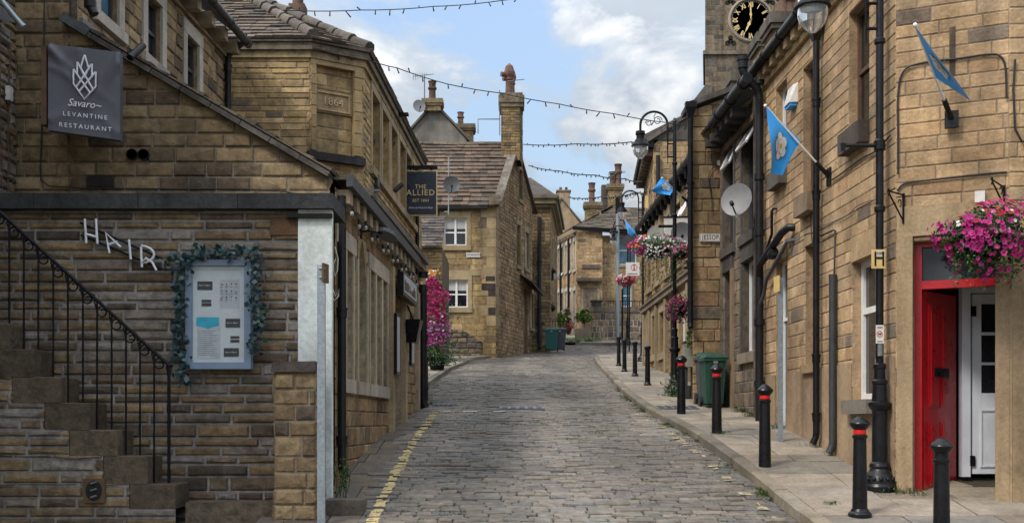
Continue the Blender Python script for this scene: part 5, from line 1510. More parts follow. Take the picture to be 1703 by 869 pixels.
# ------------------------------------------------------------------ wheeled bins
def wheelie(name, label, x, y, rz, body, lid, w=.55, d=.62, h=1.04, group=None, open_=0.0, par=None):
    t = thing(name, label, 'wheelie bin', (x, y, (G(y) if par is None else par)), group)
    t.rotation_euler = (0, 0, rz)
    z0 = BASE[t].z; c = Vector((x, y, 0))
    Q = lambda a, b_, z: Vector((x + a, y + b_, z0 + z))
    b = MB(); wb, db = w * .40, d * .38
    lo = [Q(-wb, -db, .06), Q(wb, -db, .06), Q(wb, db, .06), Q(-wb, db, .06)]
    hi = [Q(-w / 2, -d / 2, h - .13), Q(w / 2, -d / 2, h - .13), Q(w / 2, d / 2, h - .13), Q(-w / 2, d / 2, h - .13)]
    b.hexa(lo, hi)
    for s_ in (-.28, 0, .28): b.hexa([Q(s_ * w - .02, -db - .012, .1), Q(s_ * w + .02, -db - .012, .1), Q(s_ * w + .02, -db + .03, .1), Q(s_ * w - .02, -db + .03, .1)], [Q(s_ * w - .02, -d / 2 - .012, h - .2), Q(s_ * w + .02, -d / 2 - .012, h - .2), Q(s_ * w + .02, -d / 2 + .03, h - .2), Q(s_ * w - .02, -d / 2 + .03, h - .2)])
    b.build('body', M[body], t)
    b = MB(); b.hexa([Q(-w / 2 - .025, -d / 2 - .03, h - .16), Q(w / 2 + .025, -d / 2 - .03, h - .16), Q(w / 2 + .025, d / 2 + .02, h - .16), Q(-w / 2 - .025, d / 2 + .02, h - .16)],
                     [Q(-w / 2 - .025, -d / 2 - .03, h - .11), Q(w / 2 + .025, -d / 2 - .03, h - .11), Q(w / 2 + .025, d / 2 + .02, h - .11), Q(-w / 2 - .025, d / 2 + .02, h - .11)]); b.build('rim', M[body], t)
    b = MB(); lf_ = open_
    b.hexa([Q(-w / 2 - .02, -d / 2 - .045, h - .105), Q(w / 2 + .02, -d / 2 - .045, h - .105), Q(w / 2 + .02, d / 2, h - .105), Q(-w / 2 - .02, d / 2, h - .105)],
           [Q(-w / 2 + .03, -d / 2 - .01, h - .04), Q(w / 2 - .03, -d / 2 - .01, h - .04), Q(w / 2 - .03, d / 2 - .03, h), Q(-w / 2 + .03, d / 2 - .03, h)])
    b.tube([Q(-w * .35, d / 2 + .05, h - .08), Q(w * .35, d / 2 + .05, h - .08)], .018, 6)
    b.build('lid', M[lid], t)
    for s_ in (-1, 1):
        b = MB(); b.tube([Q(s_ * (wb + .01), db - .02, .10), Q(s_ * (wb + .06), db - .02, .10)], .10, 14); b.build('wheel', M['black_plastic'], t)
    b = MB(); b.disc(Q(0, -d / 2 - .004 + .02, h * .82), (1, 0, 0), (0, 0, 1), .04, th=.02); b.build('badge', M['sign_white'], t)
    return t
wheelie('wheelie_bin', 'teal green wheelie bin by the black downpipe at the top of the street', 1.80, 50.6, -.05, 'teal_bin', 'teal_bin', .58, .7, 1.06)
wheelie('wheelie_bin', 'dark grey wheelie bin half behind the teal green one', 2.16, 51.2, .1, 'grey_bin', 'grey_bin', .58, .7, 1.06)
b = MB(); c = at(922, 541, 51.0)
for k in range(4): b.tube([c + Vector((-.2 + .12 * k, 0, -.05)), c + Vector((-.2 + .12 * k, 0, .28)), c + Vector((-.12 + .12 * k, 0, .33))], .012, 4)
b.tube([c + Vector((-.25, 0, .2)), c + Vector((.25, 0, .2))], .012, 4)
_tag(b.build('folded_rack', M['iron'], None, c), 'dark wire rack poking up behind the teal wheelie bin', 'rack')

# ------------------------------------------------------------------ terrace at the top of the street
k0, k1 = Vector((3.87, 66.0)), Vector((2.75, 80.0))
fT = Fr(k0, k1); fT.n = Vector((-fT.e.y, fT.e.x, 0)); fT.n = fT.n if fT.n.x < 0 else -fT.n
fTe = Fr(k0, (at(1002, 0, 66).x, 66.0)); fTs = Fr((at(1002, 0, 66).x, 66.6), (8.6, 66.6))
zT0, zT1 = (HV - 383) / FPX * 66 + EYE, (HV - 406) / FPX * 80 + EYE
terr = thing('terrace', 'row of stone terraced houses with white window surrounds at the top of the street', 'terrace', (4, 70, G(66)))
wT = []
for k in range(7):
    a = .7 + k * 1.95
    zsl = (zT1 - zT0) * a / fT.L
    wT.append((a, a + .85, zT0 - 2.25 + zsl, zT0 - .55 + zsl))
    wT.append((a, a + .85, zT0 - 5.3 + zsl, zT0 - 3.55 + zsl) if k % 2 else (a, a + .9, zT0 - 6.4 + zsl, zT0 - 3.5 + zsl))
b = MB(); masonry(b, fT, [[(0, G(64) - .3), (fT.L, G(64) - .3), (fT.L, zT1), (0, zT0)]], wT, 'terr', seed=61, reveal=.1)
bl = fTe.rect(970, 993, 478, 560); masonry(b, fTe, [quadpoly(0, fTe.L, G(64) - .3, zT0)], [], 'terr', seed=62, k=.95)
wS = [fTs.rect(1029, 1058, 392, 440), fTs.rect(1034, 1050, 473, 510)]
masonry(b, fTs, [quadpoly(0, fTs.L, G(64) - .3, zT0 - .2)], wS, 'terr', seed=63, k=.85)
shell(b, [(3.9, 66.05), (8.6, 66.7), (8.6, 80), (2.8, 80)], G(64), zT0 - .2, skip=(0, 3)); b.build('wall', M['stone'], terr)
for r in wT: window(terr, fT, r, depth=.1, frame='white_frame', jamb=.14, lintel=.24, sill=.16, st=(.62, .60, .54), mat='stone_smooth')
for r in wS: window(terr, fTs, r, depth=.1, pane='glass_blue', jamb=.12, lintel=.25, sill=.16, st=(.34, .27, .18))
b = MB(); fbox(b, fTe, bl[0], bl[1], bl[2], bl[3], .016, .03, (.2, .16, .12)); fbox(b, fTe, bl[0] - .15, bl[0], bl[2], bl[3] + .2, .016, .05, (.36, .3, .2)); fbox(b, fTe, bl[1], bl[1] + .15, bl[2], bl[3] + .2, .016, .05, (.36, .3, .2)); b.build('blocked_doorway', M['stone_soot'], terr)
for v0, v1, u0, u1, d_ in ((463, 468, 958, 1001, .35), (440, 446, 968, 998, .08)):
    b = MB(); r = fTe.rect(u0, u1, v0, v1); fbox(b, fTe, r[0], r[1], r[2], r[3], .004, d_, (.15, .13, .11)); b.build('ledge', M['stone_soot'], terr)
b = MB()
b.hexa([fT.P(-.2, zT0, .3), fTe.P(fTe.L + .1, zT0 - .15, .3), Vector((8.8, 66.3, zT0 - .3)), Vector((8.8, 66.35, zT0 - .3))], [fT.P(-.2, zT0 + .22, .32), fTe.P(fTe.L + .1, zT0 + .1, .32), Vector((8.8, 66.28, zT0 - .02)), Vector((8.8, 66.36, zT0 - .02))], (.09, .085, .08))
b.build('gutter', M['iron'], terr)
for k in range(9):
    b = MB(); fbox(b, fT, .6 + k * 1.5, .85 + k * 1.5, zT0 - .25 + (zT1 - zT0) * k * 1.5 / fT.L, zT0 - .05 + (zT1 - zT0) * k * 1.5 / fT.L, .004, .3, (.3, .25, .18)); b.build('corbel', M['stone_smooth'], terr)
b = MB()
roofplane(fT.P(0, zT0 + .1, .32), fT.P(fT.L, zT1 + .1, .32), Vector((6.4, 80, zT1 + 2.6)), Vector((6.4, 69.4, zT0 + 2.0)), b)
roofplane(fT.P(0, zT0 + .1, .32), Vector((8.8, 66.3, zT0 + .1)), Vector((8.8, 69.4, zT0 + 2.0)), Vector((6.4, 69.4, zT0 + 2.0)), b)
b.build('roof', M['slate'], terr)
chimney(terr, 974, 999, 336, 398, 68.2, .8, pots=((985, 1.0),), ph=1.25, pr_=.24)
chimney(terr, 1012, 1035, 306, 372, 70, 1.2, pots=((1020.5, .8), (1029.5, 1.25)), ph=1.1, pr_=.26)
b = MB(); b.box(at(1008, 340, 71), (.6, .6, 2.4), (.09, .085, .08)); b.build('chimney', M['stone_soot'], terr)
for u, lab in ((926.5, 'dark downpipe on the far part of the terrace front'), (934.5, 'dark downpipe in the middle of the terrace front'), (948, 'dark downpipe on the near part of the terrace front')):
    a_ = fT.pix(u, 450)[0]; downpipe('downpipe', lab, fT, a_, .1, G(68) + .1, zT0 + (zT1 - zT0) * a_ / fT.L - .3, .07)
b = MB(); b.tube([at(1012, 298, 70.4), at(1012, 288, 70.4), at(1040, 286, 70.4)], .03, 5); b.tube([at(1018, 293, 70.4), at(1030, 285, 70.4)], .02, 5); _tag(b.build('tv_aerial', M['lead'], None, at(1012, 306, 70)), 'flat television aerial above the tallest terrace chimney', 'aerial')
# beige rendered gable further back
t = thing('beige_gable_house', 'plain beige rendered gable with a chimney at its peak beyond the terrace', 'house', (3, 88, G(85)))
Yb = 86; xa, xb_, xm = at(880, 0, Yb).x, at(980, 0, Yb).x, at(934, 0, Yb).x; zg, za = at(0, 332, Yb).z, at(0, 390, Yb).z
b = MB(); b.hexa([(xa, Yb, 4), (xb_, Yb, 4), (xb_, Yb, za), (xm, Yb, zg), (xa, Yb, za)], [(xa, Yb + 8, 4), (xb_, Yb + 8, 4), (xb_, Yb + 8, za), (xm, Yb + 8, zg), (xa, Yb + 8, za)], (.40, .30, .20)); b.build('wall', M['render'], t)
b = MB()
for xe in (xa - .2, xb_ + .2): b.hexa([(xe, Yb - .1, za - .1), (xe, Yb + 8, za - .1), (xm, Yb + 8, zg + .02), (xm, Yb - .1, zg + .02)], [(xe, Yb - .1, za + .06), (xe, Yb + 8, za + .06), (xm, Yb + 8, zg + .18), (xm, Yb - .1, zg + .18)], (.14, .13, .12))
b.build('roof', M['slate'], t)
b = MB(); c = at(937.5, 330, Yb); b.box(c + Vector((0, .5, -.1)), (.98, .95, 1.5), (.40, .31, .21)); b.box(c + Vector((0, .5, .62)), (1.15, 1.1, .1), (.3, .25, .2)); o = b.build('chimney', M['render'], t)
for dx in (-.22, .22): b = MB(); b.lathe([(.12, 0), (.1, .28), (.12, .3)], c + Vector((dx, .5, .66)), 10); b.build('chimney_pot', M['terracotta'], o)
# low wall with piers
fW = Fr((at(984, 0, 60).x, 60.0), (9.5, 60.0))
t = thing('garden_wall', 'low chunky stone garden wall with flat coping at the top of the street', 'wall', (5.5, 60, G(60)))
b = MB(); zw = (HV - 519) / FPX * 60 + EYE; masonry(b, fW, [quadpoly(0, fW.L, G(59) - .3, zw)], [], 'low', seed=64); shell(b, [(fW.o.x, 60.02), (9.5, 60.02), (9.5, 60.4), (fW.o.x, 60.4)], G(59), zw); b.build('masonry', M['stone'], t)
b = MB(); fbox(b, fW, -.08, fW.L, zw, zw + .30, -.45, .06, (.20, .175, .145)); b.build('coping', M['stone_soot'], t)
b = MB(); fbox(b, fW, .0, .55, zw + .303, zw + .58, -.4, .03, (.12, .105, .09)); fbox(b, fW, -.06, .6, zw + .583, zw + .66, -.46, .08, (.1, .09, .08)); b.build('pier_cap', M['stone_soot'], t)
b = MB()
for k in range(40): x_ = .9 + k * .13; fbox(b, fW, x_, x_ + .03, zw + .30, zw + .62, -.2, -.17)
fbox(b, fW, .7, 6.0, zw + .60, zw + .64, -.21, -.16); b.build('railing', M['iron'], t)
t = thing('stone_planter', 'low pale stone planter box with a bush, left of the garden wall', 'planter', at(970, 556, 60))
b = MB(); fQ = Fr((at(957, 0, 59.6).x, 59.6), (at(984, 0, 59.6).x, 59.6)); fbox(b, fQ, 0, fQ.L, G(59), at(0, 546, 59.6).z, -.5, 0, (.32, .27, .20)); b.build('box', M['stone_smooth'], t)
def bush(name, label, c, rad, n, pal, cat='bush', size=(.05, .1), stems=True, flowers=()):
    t = thing(name, label, cat, (c[0], c[1], c[2] - rad[2])); b = MB(); c = Vector(c)
    cl_ = [(rndv(), R.uniform(.5, 1.0)) for _ in range(9)]
    for k in range(n):
        v, s_ = cl_[k % 9]
        p = v * s_ * .62 + rndv() * R.random() ** .5 * .48
        q = c + Vector((p.x * rad[0], p.y * rad[1], p.z * rad[2]))
        leaf(b, q, rndv() + Vector((0, -.6, .6)), R.uniform(*size), shade(pick(pal), R.uniform(.6, 1.25)))
    b.build('foliage', M['leaf'], t)
    b = MB()
    for k in range(5): b.tube([c + Vector((R.uniform(-.1, .1), 0, -rad[2])), c + Vector((R.uniform(-.5, .5) * rad[0], R.uniform(-.4, .4) * rad[1], R.uniform(-.2, .6) * rad[2]))], .012, 4)
    b.build('stem', M['wood'], t)
    for tint, m_ in flowers:
        b = MB()
        for k in range(m_):
            v = rndv(); v.y = -abs(v.y); blossom(b, c + Vector((v.x * rad[0], v.y * rad[1], v.z * rad[2])), v + Vector((0, -.5, .4)), R.uniform(.05, .09), shade(tint, R.uniform(.8, 1.15)))
        b.build('flowers', M['petal'], t)
    return t
LIME = [((.13, .24, .035), 4), ((.09, .18, .03), 3), ((.18, .30, .05), 2)]
bush('bush', 'bright lime green bush in the pale stone planter by the garden wall', at(970, 527, 59.8), (.50, .3, .52), 900, LIME, flowers=(((.5, .08, .03), 5),))
bush('bush', 'loose green and yellow shrub against the terrace, beside the teal bin', at(930, 532, 61), (.50, .35, .6), 800, LIME, flowers=(((.6, .4, .1), 8),))
bush('bush', 'straggly bush with mauve flowers between the green shrub and the terrace door', at(943, 530, 62), (.42, .3, .65), 500, [((.12, .15, .06), 2), ((.16, .11, .07), 2), ((.07, .11, .03), 2)], flowers=(((.42, .22, .4), 16), ((.6, .45, .1), 5)))
t = thing('flower_pot', 'terracotta pot with orange flowers at the foot of the terrace', 'flower pot', at(945, 556, 61))
c = at(945, 554, 61); b = MB(); b.lathe([(.001, 0), (.13, 0), (.19, .3), (.16, .3)], c, 12); b.build('pot', M['terracotta'], t); b = MB()
for k in range(90): blossom(b, c + Vector((R.gauss(0, .16), R.gauss(0, .1), .36 + R.gauss(0, .09))), rndv() + Vector((0, -1, .5)), .055, pick([((.5, .09, .03), 3), ((.45, .05, .05), 2), ((.05, .12, .02), 2)]))
b.build('flowers', M['petal'], t)
for u, v, rr in ((950, 553, .3), (965, 556, .35), (978, 556, .3), (985, 557, .3)):
    c = at(u, v, 58.6); c.z = G(58.6) + .05
    b = MB()
    for k in range(90): leaf(b, c + Vector((R.gauss(0, rr * .7), R.gauss(0, .1), abs(R.gauss(0, .1)))), rndv() + Vector((0, -.5, 1)), .05, shade(pick(LIME), R.uniform(.6, 1.1)))
    _tag(b.build('weed_clump', M['leaf'], None, c), 'low clump of weeds on the far pavement edge at the top of the street', 'weeds', 'weeds on the far pavement')

# ================================================================== church tower
Yt = 65.0
xa, xb_ = at(1173, 0, Yt).x, at(1327, 0, Yt).x
tow = thing('church_tower', 'dark stone church tower carrying a black and gold clock', 'church tower', ((xa + xb_) / 2, Yt, G(62)))
fK = Fr((xa, Yt), (xb_, Yt)); fK2 = Fr((xa, Yt), (xa * 1.094, Yt + 6)); fK2.n = Vector((-.985, .17, 0))
zs_ = at(0, 88, Yt).z
b = MB(); masonry(b, fK, [quadpoly(0, fK.L, 8, at(0, -60, Yt).z)], [], 'tower', seed=71); masonry(b, fK2, [quadpoly(0, 6, 8, at(0, -60, Yt).z)], [], 'tower', seed=72, k=.9)
b.hexa([(xa - .75, Yt - .3, 8), (xa + .4, Yt - .3, 8), (xa + .4, Yt + .6, 8), (xa - .75, Yt + .6, 8)], [(xa - .70, Yt - .3, at(0, 168, Yt).z), (xa + .4, Yt - .3, at(0, 168, Yt).z), (xa + .4, Yt + .6, at(0, 168, Yt).z), (xa - .70, Yt + .6, at(0, 168, Yt).z)], (.17, .145, .115))
b.hexa([(xa - .70, Yt - .3, at(0, 168, Yt).z + .003), (xa + .4, Yt - .3, at(0, 168, Yt).z + .003), (xa + .4, Yt + .6, at(0, 168, Yt).z + .003), (xa - .70, Yt + .6, at(0, 168, Yt).z + .003)], [(xa - .02, Yt - .05, at(0, 142, Yt).z), (xa + .4, Yt - .05, at(0, 142, Yt).z), (xa + .4, Yt + .6, at(0, 142, Yt).z), (xa - .02, Yt + .6, at(0, 142, Yt).z)], (.14, .125, .105))
shell(b, [(xa, Yt + .02), (xb_, Yt + .02), (xb_, Yt + 6), (xa * 1.094, Yt + 6)], 8, at(0, -60, Yt).z, skip=(0, 3)); b.build('wall', M['stone_soot'], tow)
b = MB(); fbox(b, fK, -.12, fK.L + .1, zs_ - .12, zs_ + .10, .003, .16, (.23, .195, .15)); fbox(b, fK2, -.1, 6, zs_ - .12, zs_ + .10, .003, .14, (.2, .175, .14)); b.build('string_course', M['stone_soot'], tow)
b = MB(); r = fK.rect(1203, 1286, -20, 75); fbox(b, fK, r[0], r[1], r[2], r[3], .012, .02, (.25, .20, .135)); b.build('panel', M['stone_soot'], tow)
cc = at(1249, 33, Yt - .10); rc = 33 / FPX * Yt
clk = MB(); clk.disc(cc + Vector((0, .08, 0)), (1, 0, 0), (0, 0, 1), rc * 1.03, n=48, th=.0); clk.build('dial', M['clock_black'], tow); dial = clk
b = MB()
for i in range(48):
    t0, t1 = i * math.pi / 24, (i + 1) * math.pi / 24
    ring = lambda th, q, y: cc + Vector((math.cos(th) * rc * q, y, math.sin(th) * rc * q))
    for (q0, y0, q1, y1) in ((1.0, .07, 1.02, -.04), (1.02, -.04, 1.07, -.06), (1.07, -.06, 1.13, .0), (1.13, 0, 1.15, .09)):
        b.face([ring(t0, q0, y0), ring(t1, q0, y0), ring(t1, q1, y1), ring(t0, q1, y1)], (.36, .30, .25), sm=True)
b.build('clock_surround', M['stone_smooth'], tow)
b = MB(); cz = cc + Vector((0, .06, 0))
for i in range(12):
    th = -i * math.pi / 6
    up = Vector((-math.sin(th), 0, math.cos(th))); ex = Vector((math.cos(th), 0, math.sin(th)))
    b.text('n%d' % i, cz + up * rc * .775, ex, up, rc * .37, depth=.01, sx=.62 if i in (0, 8, 7) else .75)
o = b.build('numerals', M['gold'], tow)
b = MB()
for i in range(60):
    th = i * math.pi / 30; b.disc(cz + Vector((math.cos(th) * rc * .955, -.004, math.sin(th) * rc * .955)), (1, 0, 0), (0, 0, 1), rc * (.022 if i % 5 else .028), n=6)
b.build('minute_dots', M['sign_white'], tow)
def hand(name, ang, ln, w):
    up = Vector((math.sin(ang), 0, math.cos(ang))); sd_ = Vector((math.cos(ang), 0, -math.sin(ang))); q = cz + Vector((0, -.03, 0))
    b = MB(); pr_ = [(-.12, .5), (.0, .7), (.2, .6), (.32, 1.5), (.45, .7), (.7, .8), (1.0, .15)]
    L_ = [q + up * ln * t + sd_ * w * k for t, k in pr_]; R_ = [q + up * ln * t - sd_ * w * k for t, k in pr_]
    for i in range(len(pr_) - 1): b.face([L_[i], L_[i + 1], R_[i + 1], R_[i]])
    b.build(name, M['gold'], tow)
hand('minute_hand', math.radians(-1), rc * .86, rc * .045); hand('hour_hand', math.radians(205), rc * .66, rc * .06)
for (u, v) in ((1215, 69), (1215, 2), (1280, 2)):
    b = MB()
    for dx, dz in ((-.18, -.1), (.18, -.1), (0, .2), (0, 0)): b.disc(at(u, v, Yt - .03) + Vector((dx, 0, dz)), (1, 0, 0), (0, 0, 1), .15, n=14)
    b.build('quatrefoil', M['dark'], tow)

# ================================================================== right side of the street
xf = lambda Y: 4.21 - .0278 * (Y - 12.2)
fR = Fr((xf(12.2), 12.2), (xf(20.9), 20.9))
zRe = 5.57 + EYE
aSplit = fR.pix(1262, 600)[0]
main = thing('ashlar_house', 'tan ashlar shop with chamfered corner, deep window reveals and bracketed gutter', 'shop', (4.4, 14, G(13)))
rr_ = fR.rect
U = [rr_(1412, 1446, 25, 225), rr_(1336, 1358, 118, 333), rr_(1291, 1309, 128, 290)]
U = [(r[0], max(r[1], r[0] + .62), zb + EYE, zt + EYE) for r, zb, zt in zip(U, (3.53, 3.12, 3.80), (5.02, 4.95, 5.10))]
D = [rr_(1418, 1459, 437, 665), rr_(1340, 1361, 411, 607), rr_(1291, 1310, 437, 640)]
zt, zb = fR.pix(1418, 437)[1], fR.pix(1418, 665)[1]
D[0] = (D[0][0], D[0][1], zb, zt)
D[1] = (D[1][0], D[1][0] + .0 + (D[1][1] - D[1][0]), fR.pix(1340, 607)[1], fR.pix(1340, 411)[1])
D[2] = (D[2][0], D[2][1], G(17) - .1, fR.pix(1291, 437)[1])
b = MB()
zR0 = G(11.5) - .6
masonry(b, fR, [quadpoly(0, aSplit, zR0, zRe)], U + D, 'ashlar', seed=81, reveal=.15, rev_tint=(.34, .25, .15))
# chamfer and return front
q0 = Vector((xf(12.2), 12.2)); q1 = Vector((5.235, 11.712)); fQ_ = Fr(q0, q1); fX = Fr(q1, (9.5, 11.60))
dr = fQ_.rect(1519, 1655, 402, 800); dz0 = G(11.6) - .02
dtop = fQ_.pix(1537, 400)[1]
dr = (dr[0], dr[1], dz0, dtop)
masonry(b, fQ_, [quadpoly(0, fQ_.L, zR0, zRe + .6)], [(dr[0], dr[1], zR0, dr[3])], 'ashlar', seed=82, reveal=.2, rev_tint=(.30, .23, .15))
masonry(b, fX, [quadpoly(0, fX.L, zR0, zRe + .6)], [], 'ashlar', seed=83, k=.92)
shell(b, [(4.26, 12.26), (3.98, 18.1), (10, 18.1), (9.5, 11.7)], zR0, zRe, skip=(0, 3))
b.build('wall', M['ashlar'], main)
for i, r in enumerate(U): window(main, fR, r, depth=.14, frame='white_frame' if i == 2 else 'wood', jamb=0, lintel=0, sill=.26, sout=.03, sill_out=.14, sill_tint=(.12, .10, .085) if i != 1 else (.26, .20, .13), transom=.5)
window(main, fR, D[0], depth=.14, frame='white_frame', jamb=0, lintel=.3, sill=.17, sout=.02, transom=.64, fw=.075, st=(.45, .32, .18), sill_tint=(.2, .18, .15), sill_out=.14)
window(main, fR, D[1], depth=.15, frame='wood', jamb=0, lintel=.22, sill=.12, sout=.02, transom=0, st=(.42, .30, .17))
window(main, fR, D[2], depth=.13, frame='white_frame', jamb=0, lintel=.22, sill=0, sout=.02, transom=.66, st=(.42, .30, .17))
# rendered plinth
b = MB(); zpl = fR.pix(1400, 606)[1]
aa = sorted([(D[0][0] - .003, D[0][1] + .003), (D[2][0] - .003, D[2][1] + .003)])
x0 = .0
zsill = D[0][2] - .175
for a0, a1 in aa + [(aSplit, aSplit)]:
    fbox(b, fR, x0, a0, zR0, zpl, .011, .026, shade((.37, .27, .17), R.uniform(.95, 1.05)))
    if a0 == D[0][0] - .003: fbox(b, fR, a0, a1, zR0, zsill, .011, .0255, (.37, .27, .17))
    x0 = a1
b.build('plinth', M['render'], main)
# door case on the chamfer: pilasters, lintel
b = MB(); fbox(b, fQ_, .015, dr[0] - .004, zR0, dr[3] + .05, .012, .05, (.37, .275, .165)); fbox(b, fQ_, dr[1] + .004, fQ_.L + .03, zR0, dr[3] + .05, .012, .05, (.37, .275, .165)); fbox(b, fX, -.02, .42, zR0, dr[3] + .05, .012, .05, (.34, .25, .15)); b.build('pilaster', M['stone_smooth'], main)
b = MB(); fbox(b, fQ_, .012, fQ_.L, dr[3] + .053, dr[3] + .38, .010, .035, (.40, .30, .18)); b.build('lintel', M['stone_smooth'], main)
# red frame, fanlight, open red leaf, white inner door
fin = Fr(q0, q1); DPT = -.16
b = MB()
tz0, tz1 = fQ_.pix(1545, 478)[1], fQ_.pix(1545, 466)[1]
fbox(b, fQ_, dr[0], dr[0] + .075, dz0, dr[3], DPT - .06, DPT + .03); fbox(b, fQ_, dr[0] + .076, dr[1], tz0, tz1 + .01, DPT - .06, DPT + .04); fbox(b, fQ_, dr[0] + .076, dr[1], dr[3] - .05, dr[3], DPT - .06, DPT + .03)
df = b.build('door_frame', M['red_paint'], main)
b = MB(); b.face([fQ_.P(dr[0], tz1, DPT - .03), fQ_.P(dr[1], tz1, DPT - .03), fQ_.P(dr[1], dr[3], DPT - .03), fQ_.P(dr[0], dr[3], DPT - .03)]); b.build('fanlight', M['glass'], df)
H = fQ_.P(dr[0] + .09, dz0, DPT - .04); dv = Vector((.733, .68, 0)).normalized(); dw = .77
fl_ = Fr((H.x, H.y), (H.x + dv.x * dw, H.y + dv.y * dw))
b = MB(); z0, z1 = dz0 + .02, tz0 - .01
fbox(b, fl_, 0, dw, z0, z1, -.045, 0)
zz_ = [z0 + .22, z0 + .86, z0 + 1.02, z0 + 1.72, z0 + 1.83, z1 - .1]
for za, zb_ in ((z0 + .15, z0 + .86), (z0 + 1.02, z1 - .12)):
    for x0, x1 in ((.10, .33), (.38, .61)):
        for (i0, d_) in ((0, .012), (.035, .022)):
            fbox(b, fl_, x0 + i0, x1 - i0, za + i0, zb_ - i0, .0005, d_)
o = b.build('door', M['red_paint'], main)
b = MB(); fbox(b, fl_, .2, .52, z0 + 1.36, z0 + 1.46, .023, .035); b.build('letter_plate', M['black'], o)
# lobby behind
fi = Fr(fQ_.P(dr[0], 0, -.95).to_2d(), fQ_.P(dr[1] + .5, 0, -.95).to_2d())
wi = fi.L
b = MB()
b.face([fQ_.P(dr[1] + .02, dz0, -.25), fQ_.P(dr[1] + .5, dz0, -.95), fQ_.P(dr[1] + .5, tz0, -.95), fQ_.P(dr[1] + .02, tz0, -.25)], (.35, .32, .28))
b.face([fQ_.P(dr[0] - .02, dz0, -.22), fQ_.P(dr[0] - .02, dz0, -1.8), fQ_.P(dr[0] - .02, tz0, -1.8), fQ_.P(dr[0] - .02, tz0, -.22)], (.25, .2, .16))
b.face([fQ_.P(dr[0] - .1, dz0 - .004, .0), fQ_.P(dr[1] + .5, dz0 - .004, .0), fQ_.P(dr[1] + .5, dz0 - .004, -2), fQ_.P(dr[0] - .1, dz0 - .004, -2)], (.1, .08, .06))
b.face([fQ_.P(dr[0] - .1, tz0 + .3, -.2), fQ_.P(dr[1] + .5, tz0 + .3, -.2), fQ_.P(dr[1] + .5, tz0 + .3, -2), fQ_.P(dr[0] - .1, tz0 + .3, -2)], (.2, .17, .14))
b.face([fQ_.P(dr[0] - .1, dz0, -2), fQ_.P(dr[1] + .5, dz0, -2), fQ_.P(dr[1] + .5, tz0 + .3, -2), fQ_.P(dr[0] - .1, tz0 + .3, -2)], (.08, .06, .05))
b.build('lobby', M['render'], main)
Yi = 12.75
def iq(mb, u0, u1, v0, v1, y0, y1):
    A = [at(u0, v1, Yi), at(u1, v1, Yi), at(u1, v0, Yi), at(u0, v0, Yi)]
    mb.hexa([Vector((p.x, y0, p.z)) for p in A], [Vector((p.x, y1, p.z)) for p in A])
b = MB(); iq(b, 1599, 1613, 476, 792, Yi - .02, Yi + .08); iq(b, 1613.3, 1668, 474, 487, Yi - .02, Yi + .08); ifr = b.build('inner_door_frame', M['white_paint'], main)
b = MB(); iq(b, 1617.5, 1632, 489, 787, Yi, Yi + .05)
iq(b, 1632.3, 1668, 489, 505, Yi, Yi + .05); iq(b, 1632.3, 1668, 552, 557, Yi, Yi + .05); iq(b, 1632.3, 1668, 602, 606.5, Yi, Yi + .05); iq(b, 1632.3, 1668, 653, 787, Yi, Yi + .045)
iq(b, 1630, 1633, 680, 776, Yi - .012, Yi - .001); iq(b, 1633.2, 1668, 680, 683, Yi - .012, Yi - .001); iq(b, 1633.2, 1668, 773, 776, Yi - .012, Yi - .001)
o = b.build('inner_door', M['white_paint'], main)
b = MB(); iq(b, 1632.3, 1668, 505, 653, Yi + .02, Yi + .024); b.build('pane', M['glass'], o)
b = MB(); iq(b, 1613.5, 1622.5, 509, 526, Yi - .02, Yi - .003); iq(b, 1612, 1621, 757, 774, Yi - .02, Yi - .003); b.build('hinge', M['iron'], o)
# displays just inside the glazed door
b = MB()
for (u0, u1, v0, v1, tt) in ((1634, 1655, 540, 552, (.32, .16, .04)), (1636, 1658, 560, 570, (.3, .28, .25)), (1640, 1660, 575, 600, (.1, .07, .05)), (1634, 1658, 618, 650, (.16, .012, .015))):
    p = at((u0 + u1) / 2, (v0 + v1) / 2, 13.0); b.box(p, ((u1 - u0) / FPX * 13, .12, (v1 - v0) / FPX * 13), tt)
b.build('shop_goods', M['render'], main)
# eaves: gutter, corbels, mould, roof
gutter_along(main, fR, .1, aSplit + .1, zRe + .04, .19, .07)
for k in range(15):
    a = aSplit - .12 - k * .39
    if a > .1: b = MB(); fbox(b, fR, a - .10, a + .07, zRe - .16, zRe - .02, .004, .15, shade((.42, .31, .18), R.uniform(.8, 1.05))); b.build('corbel', M['stone_smooth'], main)
b = MB(); fbox(b, fR, .0, aSplit, zRe - .25, zRe - .165, .012, .06, (.44, .31, .16)); fbox(b, fR, 0, aSplit, zRe - .018, zRe + .02, .0, .13, (.2, .16, .11)); b.build('eaves_mould', M['stone_smooth'], main)
e_ = fR.e; s_ = Vector((.8, 0, .6)); n_ = Vector((-.6, 0, .8))
b = MB(); slates(b, fR.P(-.1, zRe + .06, .17), e_, s_, n_, quadpoly(0, aSplit + .1, 0, 3.4), .28); b.build('roof', M['slate'], main)
for (u, v, lab) in ((1383, 14, 'carved'), (1333, 40, 'carved')):
    pass
